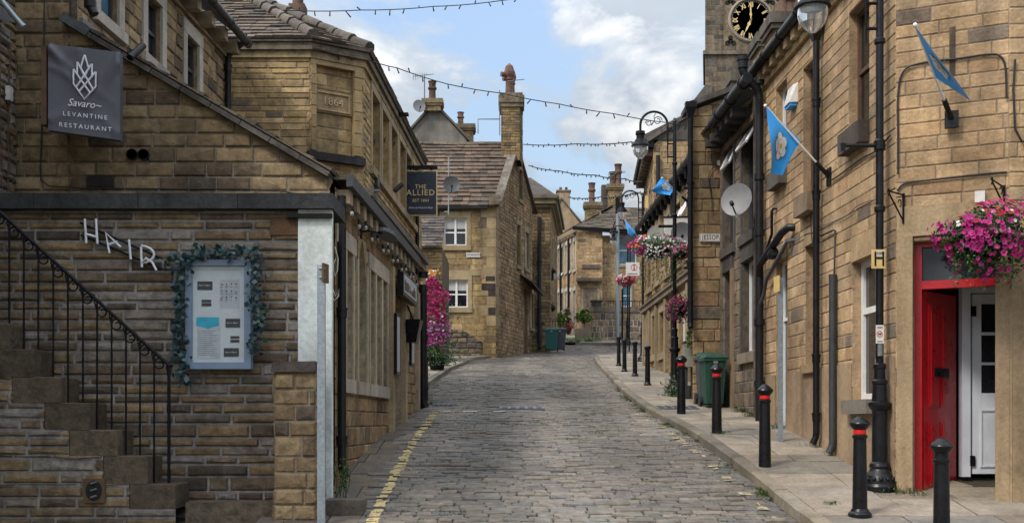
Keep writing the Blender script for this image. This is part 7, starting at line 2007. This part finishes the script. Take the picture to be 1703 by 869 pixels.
flag('flag', 'large blue flag with a white rose hanging below its pole on the tan ashlar front', ft, Vector((at(1273, 176, 14.3).x, 14.3, at(1273, 176, 14.3).z)), [at(1275, 178, 14.28), at(1331, 234, 14.45), at(1301, 292, 14.3), at(1279, 280, 14.1)], (.52, .46, .235, .25), (.06, 1.3, .6), ((.03, .16, .22), 0))
flag('flag', 'blue flag with a white rose billowing across the swan-neck lamp column', at(1143, 335, 26.3), at(1101, 296, 25.6), [at(1102, 294, 25.6), at(1120, 316, 25.9), at(1119, 324, 25.5), at(1077, 318, 25.3)], (.5, .36, .3, .26), (.10, 1.2, .5), ((.05, .16, .2), 0))
flag('flag', 'small blue flag hanging by the far shops above the round traffic sign', at(1062, 396, 46), at(1040, 366, 45.6), [at(1040, 366, 45.6), at(1057, 386, 45.8), at(1055, 390, 45.6), at(1040.5, 390, 45.4)], None, (.12, 1.2, .4))

# ================================================================== pipes, boxes and cables on the right-hand fronts
fr_ = fR
aP = fR.pix(1263, 500, .12)[0]
t = thing('soil_pipe', 'thick black soil pipe with vent cowl and diagonal branches between tan shop and dark house', 'pipe', fR.P(aP, G(18.1), .1))
b = MB(); b.tube([fR.P(aP, G(18.1) - .05, .12), fR.P(aP, zRe - .40, .12)], .065, 14)
for v in (150, 305, 395, 540, 640): z_ = fR.pix(1263, v)[1]; b.tube([fR.P(aP, z_ - .05, .12), fR.P(aP, z_ + .05, .12)], .085, 14)
b.build('stack', M['black_plastic'], t)
b = MB(); zt_ = zRe - .40; b.tube([fR.P(aP, zt_, .12), fR.P(aP + .0, zt_ + .12, .16), fR.P(aP - .04, zt_ + .30, .36), fR.P(aP - .05, zt_ + .38, .40), fR.P(aP - .05, zt_ + .50, .40)], .065, 12); b.tube([fR.P(aP - .05, zt_ + .42, .40), fR.P(aP - .05, zt_ + .56, .40)], .085, 12); b.tube([fR.P(aP - .05, zt_ + .54, .40), fR.P(aP - .05, zt_ + .60, .40)], .10, 12); b.build('vent', M['black_plastic'], t)
a1, z1 = fR.pix(1322, 378); a2, z2 = fR.pix(1268, 452)
b = MB(); b.tube([fR.P(a1, z1, -.02), fR.P(a1, z1, .10), fR.P(a1 + .14, z1 - .05, .15), fR.P(aP - .14, z2 + .06, .15), fR.P(aP, z2 - .12, .12)], .058, 12); b.tube([fR.P(a1 + .6, z1 - .25, .15), fR.P(a1 + .72, z1 - .30, .15)], .075, 12); b.build('branch', M['black_plastic'], t)
b = MB(); b.tube([fR.P(a1, z1 - .18, 0), fR.P(a1 + .05, z1 - .2, .10), fR.P(aP - .35, z2 - .2, .10), fR.P(aP - .2, z2 - .42, .10), fR.P(aP - .05, z2 - .55, .12)], .028, 10); b.build('waste_pipe', M['grey_bin'], t)
b = MB(); a3, z3 = fR.pix(1291, 348); b.tube([fR.P(a3 - .08, z3, 0), fR.P(a3 - .06, z3, .06), fR.P(a3, z3 - .03, .07), fR.P(a3, z3 - .38, .07), fR.P(aP - .1, z2 + .1, .1)], .022, 8); b.build('waste_pipe', M['black_plastic'], t)
b = MB(); a4 = fR.pix(1267.5, 400)[0]; b.tube([fR.P(a4 - .03, fR.pix(1268, 330)[1], .05), fR.P(a4 - .03, fR.pix(1268, 420)[1], .05)], .014, 6); b.build('conduit', M['cabinet'], t)
aD = fR.pix(1357.5, 500, .10)[0]
downpipe('downpipe', 'long black downpipe with square hopper in the middle of the tan ashlar front', fR, aD, .10, G(15), fR.pix(1357, 66, .10)[1], .045, mat='black', joints=tuple(fR.pix(1357, v)[1] for v in (700, 605, 340, 190)), hopper=True)
aD2 = fR.pix(1385, 600, .07)[0]
downpipe('downpipe', 'short thick dark pipe low on the tan ashlar front beside the long downpipe', fR, aD2, .07, G(14.3), fR.pix(1385, 460)[1], .05, mat='charcoal')
b = MB(); b.tube([fR.P(aD2, fR.pix(1385, 462)[1], .05), fR.P(aD2, fR.pix(1385, 388)[1], .04), fR.P(aD2 + .06, fR.pix(1385, 386)[1], .04), fR.P(aD + -.03, fR.pix(1362, 397)[1], .05)], .013, 6); _tag(b.build('conduit', M['cable'], None, fR.P(aD2, 3, .05)), 'thin black conduit joining the short thick pipe to the long downpipe', 'conduit')
t = thing('alarm_box', 'white wedge alarm box with blue base under the tan shop gutter', 'alarm box', fR.P(*fR.pix(1322, 185), .05)); r = fR.rect(1317, 1328, 148, 180)
b = MB(); A = [(r[0], r[2]), (r[1], r[2]), (r[1], r[3]), (r[0], r[3])]; m_ = (r[0] + r[1]) / 2; w_ = (r[1] - r[0]) / 2
b.hexa([fR.P(m_ - w_, r[2], .005), fR.P(m_ + w_, r[2], .005), fR.P(m_ + w_, r[3], .005), fR.P(m_ - w_, r[3], .005)], [fR.P(m_ - w_ * .85, r[2], .13), fR.P(m_ + w_ * .85, r[2], .13), fR.P(m_ + w_ * .7, r[3] - .03, .07), fR.P(m_ - w_ * .7, r[3] - .03, .07)]); b.build('case', M['sign_white'], t)
b = MB(); fbox(b, fR, m_ - w_ * .8, m_ + w_ * .8, r[2] - .045, r[2] - .002, .01, .11); b.build('base', M['flag_blue'], t)
c = gp(1298, 15.3); t = thing('steel_sign_post', 'thin galvanised sign post by the tan shop front with an amber plate on top', 'post', c)
b = MB(); b.box((c.x, c.y, (c.z + hz(462, 15.3)) / 2), (.06, .05, hz(462, 15.3) - c.z)); b.build('post', M['galv'], t); b = MB(); b.box((c.x - .05, c.y, hz(472, 15.3)), (.012, .16, .22), rz=.25); b.build('plate', M['hyd'], t)
def fw(label, pts, fr=fR, d=.03, r=.008, mat='cable', name='cable'):
    P_ = [fr.P(*fr.pix(u, v), d) for u, v in pts]; Q_ = []
    for i in range(len(P_) - 1):
        p0, p1, p2, p3 = P_[max(0, i - 1)], P_[i], P_[i + 1], P_[min(len(P_) - 1, i + 2)]
        for k in range(5):
            s_ = k / 5; Q_.append(.5 * ((2 * p1) + (p2 - p0) * s_ + (2 * p0 - 5 * p1 + 4 * p2 - p3) * s_ ** 2 + (3 * p1 - p0 - 3 * p2 + p3) * s_ ** 3))
    Q_.append(P_[-1]); wire(label, Q_, r, name, mat)
fw('thick black cable looping over the chamfered corner above the furled flag', [(1494, 290), (1494, 225), (1494, 160), (1503, 120), (1535, 106), (1600, 98), (1640, 92), (1662, 94), (1672, 112), (1674, 165)], fQ_, r=.011)
wire('thick black cable continuing down the right-hand corner beside the furled flag', [fX.P(.05, hz(100, 11.7), .03), fX.P(.03, hz(150, 11.7), .03), fX.P(.05, hz(215, 11.7), .03), fX.P(.12, hz(236, 11.7), .03), fX.P(.5, hz(240, 11.7), .03)], .011)
fw('black cable sagging across the chamfered corner above the door basket', [(1493, 318), (1505, 306), (1540, 301), (1600, 294), (1650, 289), (1675, 287)], fQ_, r=.011)
fw('black cable running from the flag socket up behind the near lamp post', [(1386, 300), (1400, 291), (1425, 272), (1440, 262), (1462, 250), (1485, 225)], r=.010)
fw('thin loose wire drooping along the tan ashlar front', [(1366, 378), (1395, 366), (1415, 356), (1430, 342), (1450, 334), (1470, 330)], r=.006, mat='lead')
fw('thin wire from the diagonal pipe towards the middle downpipe', [(1325, 403), (1335, 395), (1345, 388), (1355, 386), (1362, 380)], r=.006, mat='lead')
fw('thin black wire arcing beside the long downpipe', [(1355, 346), (1352, 360), (1353, 385), (1355, 410)], r=.007)
# hanging-basket brackets on the chamfer
def scroll_bracket(label, u, v0, v1, out, du):
    a, z1 = fQ_.pix(u, v0); _, z0 = fQ_.pix(u, v1)
    t = thing('basket_bracket', label, 'bracket', fQ_.P(a, z0, .02), 'basket brackets on the corner')
    e = fQ_.n * out + fQ_.e * du
    W_ = lambda z: fQ_.P(a, z, .03)
    b = MB(); b.tube([W_(z0), W_(z1)], .014, 6); b.tube([W_(z1 - .02), W_(z1 - .02) + e], .009, 6); b.tube([W_(z0 + .03), W_(z1 - .04) + e * .98], .010, 6)
    b.tube([W_(z1 - .03) + e * (1 + .06 * math.cos(k * .6)) + Vector((0, 0, .035 * math.sin(k * .6))) for k in range(10)], .008, 5)
    b.tube([W_((z0 + z1) / 2 + .05) + e * (.25 + .09 * math.cos(k * .55)) + Vector((0, 0, .04 * math.sin(k * .55))) for k in range(10)], .006, 5)
    b.build('frame', M['iron'], t)
scroll_bracket('empty scrolled iron bracket on the corner left of the door basket', 1503, 322, 373, .30, -.12)
scroll_bracket('scrolled iron bracket carrying the big magenta basket over the red door', 1670, 309, 347, .46, -.1)
b = MB(); p = fQ_.P(*fQ_.pix(1630, 328), .03); b.box(p, (.10, .05, .12), rz=-.44); _tag(b.build('wall_box', M['sign_white'], None, p), 'small cream box on the corner wall just above the door basket', 'wall box')
b = MB(); a, z = fQ_.pix(1584, 45); fbox(b, fQ_, a - .03, a + .03, z - .52, z, .010, .013, (.13, .105, .075)); _tag(b.build('stain_patch', M['stone_soot'], None, fQ_.P(a, z, 0)), 'dark vertical filled chase in the corner stonework behind the furled flag', 'patch')

# ================================================================== flower baskets
GREEN = [((.028, .075, .016), 4), ((.045, .115, .022), 3), ((.016, .045, .012), 3), ((.08, .15, .03), 1)]
MAG = [((.40, .006, .15), 5), ((.33, .006, .16), 4), ((.46, .02, .20), 3)]
def basket(name, label, c, rx, ry, rz, nleaf, flowers, trail=0, tl=.5, hang=None, ls=(.018, .034), group=None, bowl=.6):
    t = thing(name, label, 'hanging basket', Vector(c) - Vector((0, 0, rz)), group); c = Vector(c)
    b = MB(); b.lathe([(.001, -rz * .75), (rx * bowl * .5, -rz * .62), (rx * bowl * .85, -rz * .35), (rx * bowl, 0)], c, 14); b.build('basket', M['iron'], t)
    if hang is not None: b = MB(); [b.tube([c + Vector((dx, dy, 0)), hang], .005, 4) for dx, dy in ((-.12, .05), (.12, .05), (0, -.1))]; b.build('chain', M['iron'], t)
    lumps = [(rndv(), R.uniform(.75, 1.12)) for _ in range(14)]
    def rad(v): return max(.7, max(s_ * (1 - .55 * (v - d).length) for d, s_ in lumps) + .32)
    b = MB()
    for k in range(nleaf):
        v = rndv(); q = v * rad(v) * R.random() ** .4 * .95
        leaf(b, c + Vector((q.x * rx, q.y * ry, q.z * rz)), v + rndv() * .8, R.uniform(*ls), shade(pick(GREEN), R.uniform(.55, 1.3)))
    for k in range(trail):
        u0 = R.uniform(-.8, .8); x = c.x + u0 * rx; y = c.y - R.uniform(0, .8) * ry; L_ = R.uniform(.3, 1) * tl
        for i in range(int(L_ / .022)): leaf(b, Vector((x + R.gauss(0, .018), y + R.gauss(0, .02), c.z - rz * .5 - i * .022)), rndv(), R.uniform(*ls) * .8, shade(pick(GREEN), R.uniform(.7, 1.4)))
    b.build('foliage', M['leaf'], t)
    for (nm, n, pal, size, zlo, zhi, xlo, xhi) in flowers:
        b = MB(); k = 0; tries = 0
        while k < n and tries < n * 30:
            tries += 1
            v = rndv()
            if not (zlo <= v.z <= zhi and xlo <= v.x <= xhi) or v.y > .35: continue
            if noise.noise((v.x * 2.2 + len(nm), v.z * 2.2, v.y)) < -.12 and R.random() < .75: continue
            q = v * rad(v) * R.uniform(.86, 1.06)
            blossom(b, c + Vector((q.x * rx, q.y * ry, q.z * rz)), v + Vector((R.gauss(0, .3), -.35, R.gauss(.1, .3))), R.uniform(*size), shade(pick(pal), R.uniform(.7, 1.2)), (.16, .004, .10) if nm == 'magenta_flowers' else None); k += 1
        b.build(nm, M['petal'], t)
    return t
PINK = [((.50, .05, .22), 3), ((.54, .10, .27), 2)]; REDF = [((.48, .012, .015), 3), ((.40, .01, .04), 2)]; WHITEF = [((.70, .70, .68), 4), ((.62, .64, .58), 2)]; PURP = [((.16, .01, .07), 4), ((.22, .012, .12), 3), ((.09, .01, .05), 2)]
basket('hanging_basket', 'huge magenta petunia basket over the red shop door', at(1633, 395, 11.33), .49, .40, .36, 3400,
       [('magenta_flowers', 280, MAG, (.020, .040), -.95, .9, -1, 1), ('pink_flowers', 95, PINK, (.020, .030), -.7, 1, -.1, 1), ('red_flowers', 60, REDF, (.02, .03), .45, 1, -.6, .6), ('white_flowers', 12, WHITEF, (.02, .028), -.2, .8, -1, 1)], trail=22, tl=.42, ls=(.016, .032))
basket('hanging_basket', 'wide basket of white, pink and orange flowers with long trails round the swan-neck lamp', at(1094, 412, 23.7), .50, .34, .30, 2000,
       [('white_flowers', 230, WHITEF, (.018, .030), -.9, .6, -.8, .9), ('magenta_flowers', 50, MAG, (.028, .04), -.6, .6, -1, -.55), ('orange_flowers', 32, [((.72, .16, .02), 2), ((.66, .1, .02), 1)], (.028, .04), .0, .8, -1, -.45), ('pink_flowers', 40, PINK, (.025, .035), -.8, .7, .0, 1)], trail=26, tl=.95, ls=(.018, .03))
basket('hanging_basket', 'smaller basket of white and pink flowers on the right side of the swan-neck lamp', at(1132, 418, 24.2), .24, .26, .24, 700,
       [('pink_flowers', 40, PINK, (.025, .035), -.8, .9, -1, 1), ('red_flowers', 18, REDF, (.024, .034), -.9, .4, -1, 1), ('white_flowers', 40, WHITEF, (.018, .026), -.5, .9, -1, 1)], trail=3, tl=.4)
basket('hanging_basket', 'dark purple and red basket low on the swan-neck lamp column', at(1131, 510, 23.75), .29, .28, .29, 900,
       [('purple_flowers', 170, PURP, (.024, .036), -1, .7, -1, 1), ('red_flowers', 26, REDF, (.026, .036), .3, 1, -1, 1), ('white_flowers', 22, WHITEF, (.018, .026), -.4, .8, .1, 1), ('yellow_flowers', 10, [((.6, .5, .06), 1)], (.02, .03), .3, 1, .1, .9)], trail=3, tl=.25)
basket('hanging_basket', 'red and white basket on the farthest lamp post in front of the garden wall', at(1042, 466, 56.6), .56, .4, .26, 700,
       [('red_flowers', 150, [((.50, .015, .05), 3), ((.45, .02, .1), 2)], (.04, .06), -1, .9, -1, 1), ('white_flowers', 50, WHITEF, (.03, .045), -.5, .9, -1, -.1)], trail=4, tl=.35, ls=(.03, .05))

# ================================================================== bins, cabinet and plants by the end wall
wheelie('wheelie_bin', 'green wheelie bin against the soot-dark house wall behind the bollards', 3.645, 20.22, .04, 'green_bin', 'green_bin', .38, .50, .99)
wheelie('wheelie_bin', 'slate grey wheelie bin tucked between green bin and end wall', 3.64, 20.72, .0, 'grey_bin', 'green_bin', .38, .40, .99)
t = thing('meter_cabinet', 'pale grey-green metal cabinet standing at the corner of the projecting end wall', 'cabinet', gp(1146, 22.4)); c = gp(1146, 22.2)
b = MB(); b.box((c.x, 22.2, hz(590, 22.2)), (.22, .3, .48)); b.build('case', M['cabinet'], t); b = MB(); b.box((c.x, 22.2, hz(590, 22.2) + .25), (.25, .33, .03)); b.box((c.x - .06, 22.2, (c.z + hz(608, 22.2)) / 2), (.05, .1, hz(610, 22.2) - c.z)); b.box((c.x + .06, 22.2, (c.z + hz(608, 22.2)) / 2), (.05, .1, hz(610, 22.2) - c.z)); b.build('stand', M['charcoal'], t)
def plant(name, label, c, spread, h, n, pal, size, cat='plant', group=None, grass=False):
    c = Vector(c); b = MB()
    for k in range(n):
        if grass:
            p = c + Vector((R.gauss(0, spread), R.gauss(0, spread * .6), 0)); d = Vector((R.gauss(0, .5), R.gauss(0, .5), 1)).normalized(); w = d.orthogonal().normalized() * size[0] * .3; L_ = h * R.uniform(.4, 1)
            b.face([p - w, p + w, p + d * L_], shade(pick(pal), R.uniform(.6, 1.2)))
            if k % 3 == 0: leaf(b, p + Vector((0, 0, L_ * .4)), d + rndv(), size[1], shade(pick(pal), R.uniform(.6, 1.2)))
        else:
            p = c + Vector((R.gauss(0, spread), R.gauss(0, spread), abs(R.gauss(.0, .5)) * h)); leaf(b, p, rndv() + Vector((0, 0, .8)), R.uniform(*size), shade(pick(pal), R.uniform(.6, 1.25)))
    return _tag(b.build(name, M['leaf'], None, c), label, cat, group)
plant('shrub', 'small variegated shrub at the foot of the swan-neck lamp behind a bollard', gp(1119, 23.0), .10, .42, 340, [((.07, .12, .05), 3), ((.16, .19, .10), 2), ((.03, .06, .02), 2)], (.02, .04))
b = MB(); vine = MB()
for k in range(300):
    q = R.random(); leaf(b, at(1149 + R.gauss(0, 2.5) - 5 * q, 535 + 42 * q, 21.95) + Vector((0, R.uniform(-.1, .03), 0)), rndv() + Vector((0, -1, 0)), R.uniform(.015, .035), shade(pick([((.10, .16, .04), 2), ((.05, .09, .03), 2), ((.2, .22, .08), 1)]), R.uniform(.6, 1.2)))
_tag(b.build('wall_creeper', M['leaf'], None, at(1147, 575, 22)), 'small yellow-green creeper on the edge of the projecting end wall above the cabinet', 'creeper')
c = gp(1138, 22.3); b = MB(); b.lathe([(.001, 0), (.12, 0), (.14, .26), (.12, .26), (.001, .22)], c, 14); _tag(b.build('plant_pot', M['cabinet'], None, c), 'pale empty plant pot below the grey-green cabinet', 'plant pot')

WEED = [((.045, .10, .016), 4), ((.07, .14, .022), 3), ((.03, .07, .014), 2), ((.12, .16, .04), 1)]
WG = 'weeds along the right kerb'
for i in range(30):
    Y_ = R.choice([R.uniform(11.6, 13), R.uniform(13.5, 16), R.uniform(16, 18.5), R.uniform(18.5, 22), R.uniform(22, 27)])
    plant('weed_tuft', 'low green weed tuft growing along the foot of the right kerb', (xr(Y_) - .03, Y_, S(Y_)), R.uniform(.04, .12), R.uniform(.05, .13), int(R.uniform(24, 60)), WEED, (.012, .016), 'weeds', WG, True)
WW = 'weeds at the foot of the right walls'
for (u, v, Y_, n) in ((1362, 750, 14.9, 60), (1388, 757, 14.3, 50), (1250, 690, 18.4, 120), (1235, 684, 19.2, 110), (1210, 676, 20.3, 110), (1195, 672, 20.9, 120), (1178, 668, 21.2, 90), (1166, 664, 21.3, 90), (1470, 800, 12.2, 40), (1502, 800, 12.1, 60), (1525, 798, 12.0, 40), (1300, 715, 16.6, 50), (1133, 660, 22.6, 60)):
    p = gp(u, Y_); plant('weed_tuft', 'green weed tuft at the foot of a right-hand wall', p, .08, .15, n, WEED, (.014, .018), 'weeds', WW, True)
plant('weed_tuft', 'green weeds round the foot of the bollard with a red band by the wheelie bin', gp(1201, 16.0), .05, .1, 40, WEED, (.012, .016), 'weeds', None, True)
plant('weed_tuft', 'small weed tuft on the pavement left of the flared-foot bollard', gp(1380, 11.6), .05, .07, 40, WEED, (.012, .016), 'weeds', None, True)
plant('weed_tuft', 'green weeds at the end of the raised kerb beyond the pub', (-1.72, 22.1, S(22.1)), .16, .16, 140, WEED, (.014, .018), 'weeds', None, True)
b = MB(); c = Vector((at(561, 800, 12.3).x, 12.3, S(12.3)))
for k in range(8):
    q = c + Vector((R.uniform(-.05, .12), R.uniform(-.1, .1), 0)); h = R.uniform(.25, .62); tp = q + Vector((R.uniform(-.05, .1), R.uniform(-.05, .05), h)); b.tube([q, q.lerp(tp, .5) + Vector((.02, 0, 0)), tp], .004, 4, (.05, .09, .02))
    for i in range(12): leaf(b, q.lerp(tp, R.uniform(.2, 1)) + rndv() * .03, rndv() + Vector((0, -.6, .4)), R.uniform(.014, .028), shade(pick(WEED), R.uniform(.7, 1.2)))
_tag(b.build('tall_weed', M['leaf'], None, c), 'leggy leafy weed growing between the white corner board and the near pub downpipe', 'weed')
b = MB(); q = Vector((at(575, 850, 11.75).x, 11.75, S(11.75) + .05)); b.box(q, (.40, .34, .16), (.12, .105, .085)); _tag(b.build('kerb_block', M['stone_dark'], None, q), 'single dark stone block on the ground by the white corner board', 'stone block')
# grass in the joints of the setts
b = MB()
for k in range(1500):
    Y_ = R.uniform(11, 40); x = R.uniform(xl(Y_), xr(Y_))
    if noise.noise((x * .55, Y_ * .35, 2)) < (.02 if x > -.4 or Y_ < 20 else -.3) and R.random() < .93: continue
    z = S(Y_) - .012
    for i in range(9):
        p = Vector((x + R.gauss(0, .035), Y_ + R.gauss(0, .008), z)); d = Vector((R.gauss(0, .7), R.gauss(0, .7), 1)).normalized(); w_ = Vector((.006, 0, 0)); b.face([p - w_, p + w_, p + d * R.uniform(.015, .035)], shade(pick(WEED), R.uniform(.45, 1.0)))
_tag(b.build('joint_grass', M['leaf']), 'fine grass and moss growing in the joints between the setts', 'grass', None, 'stuff')
# fallen leaves and scraps along the gutters
b = MB()
for k in range(170):
    Y_ = R.uniform(11.3, 30); side = R.random()
    x = xr(Y_) - abs(R.gauss(0, .22)) - .03 if side < .55 else (xl(Y_) + R.gauss(-.15, .3) if side < .8 else R.uniform(xl(Y_), xr(Y_)))
    leaf(b, Vector((x, Y_, S(Y_) + .016)), Vector((R.gauss(0, .25), R.gauss(0, .25), 1)), R.uniform(.012, .028), shade(pick([((.16, .10, .04), 3), ((.10, .07, .035), 3), ((.22, .16, .05), 1), ((.30, .28, .25), 1)]), R.uniform(.7, 1.2)), .6)
_tag(b.build('fallen_leaves', M['leaf']), 'dry fallen leaves and scraps lying along the road edges', 'leaves', None, 'stuff')
# iron covers
for (u, v, Y_, w_, d_, lab) in ((868, 668, 21.2, .85, .55, 'rectangular iron cover set in the middle of the setts'), (742, 664, 21.9, .5, .4, 'small iron cover in the setts near the pub corner'), (1125, 676, 20.0, .75, .5, 'iron grating cover in the right pavement beside the bollards')):
    x = (u - CX) / FPX * Y_; z = (S(Y_) + .012) if u < 1000 else G(Y_) + .006
    sl = math.atan((G(Y_ + .5) - G(Y_ - .5)))
    t = thing('access_cover', lab, 'access cover', (x, Y_, z))
    b = MB(); b.box((x, Y_, z), (w_, d_, .03), rx=sl); b.build('frame', M['lead'], t)
    b = MB()
    for k in range(5): b.box((x - w_ * .38 + k * w_ * .19, Y_, z + .018), (w_ * .12, d_ * .8, .012), rx=sl)
    b.build('ribs', M['charcoal'], t)

# ================================================================== strings of lights across the street
def string_lights(label, pts, sag=0.0, step=.26):
    P_ = [at(*p) for p in pts]; t = thing('string_lights', label, 'string lights', P_[0], 'strings of lights over the street')
    b = MB(); bl = MB(); full = []
    for p, q in zip(P_, P_[1:]):
        n = max(4, int((q - p).length / step))
        for i in range(n): full.append(p.lerp(q, i / n) + Vector((0, 0, -sag * 4 * (i / n) * (1 - i / n))))
    full.append(P_[-1]); b.tube(full, .009 * max(1, P_[0].y / 22), 4)
    b.build('wire', M['cable'], t)
    for i, p in enumerate(full[1:-1]):
        q = p + Vector((R.gauss(0, .03), R.gauss(0, .03), -.085 if i % 4 else .06)); bl.tube([p, q], [.009 * max(1, p.y / 22), .014 * max(1, p.y / 26)], 5)
    o = bl.build('bulbs', M['black_plastic'], t); o['kind'] = 'stuff'
string_lights('string of bulbs crossing the top of the sky from the 1864 roof', [(470, 17, 20.0), (600, 17, 20.5), (720, 11, 21), (835, 1, 21.5), (1000, -24, 22)], .02)
string_lights('longest string of bulbs, from the chamfered 1864 corner to the projecting end wall', [(520, 80, 19.1), (605, 97, 19.7), (660, 113, 20), (745, 140, 20.4), (835, 155, 20.8), (930, 173, 21.1), (1020, 189, 21.5), (1110, 204, 22), (1152, 208, 22)], .015)
string_lights('string of bulbs from the gabled house across to the tall gable house', [(870, 240, 50), (960, 239, 46), (1050, 236, 40), (1087, 236, 38)], .05, .45)
string_lights('string of bulbs below it, from the gabled house verge to the second lamp', [(879, 275, 50), (930, 284, 47), (990, 291, 43), (1040, 297, 40), (1068, 302, 39)], .05, .45)
string_lights('farthest string of bulbs above the terrace chimneys', [(945, 328, 66), (1000, 327, 58), (1060, 320, 47), (1087, 314, 39)], .08, .6)
string_lights('faint string of bulbs along the upper front of the 1864 building', [(598, 226, 19.75), (640, 230, 22.5), (690, 238, 26.5), (706, 240, 28.6)], .03, .4)
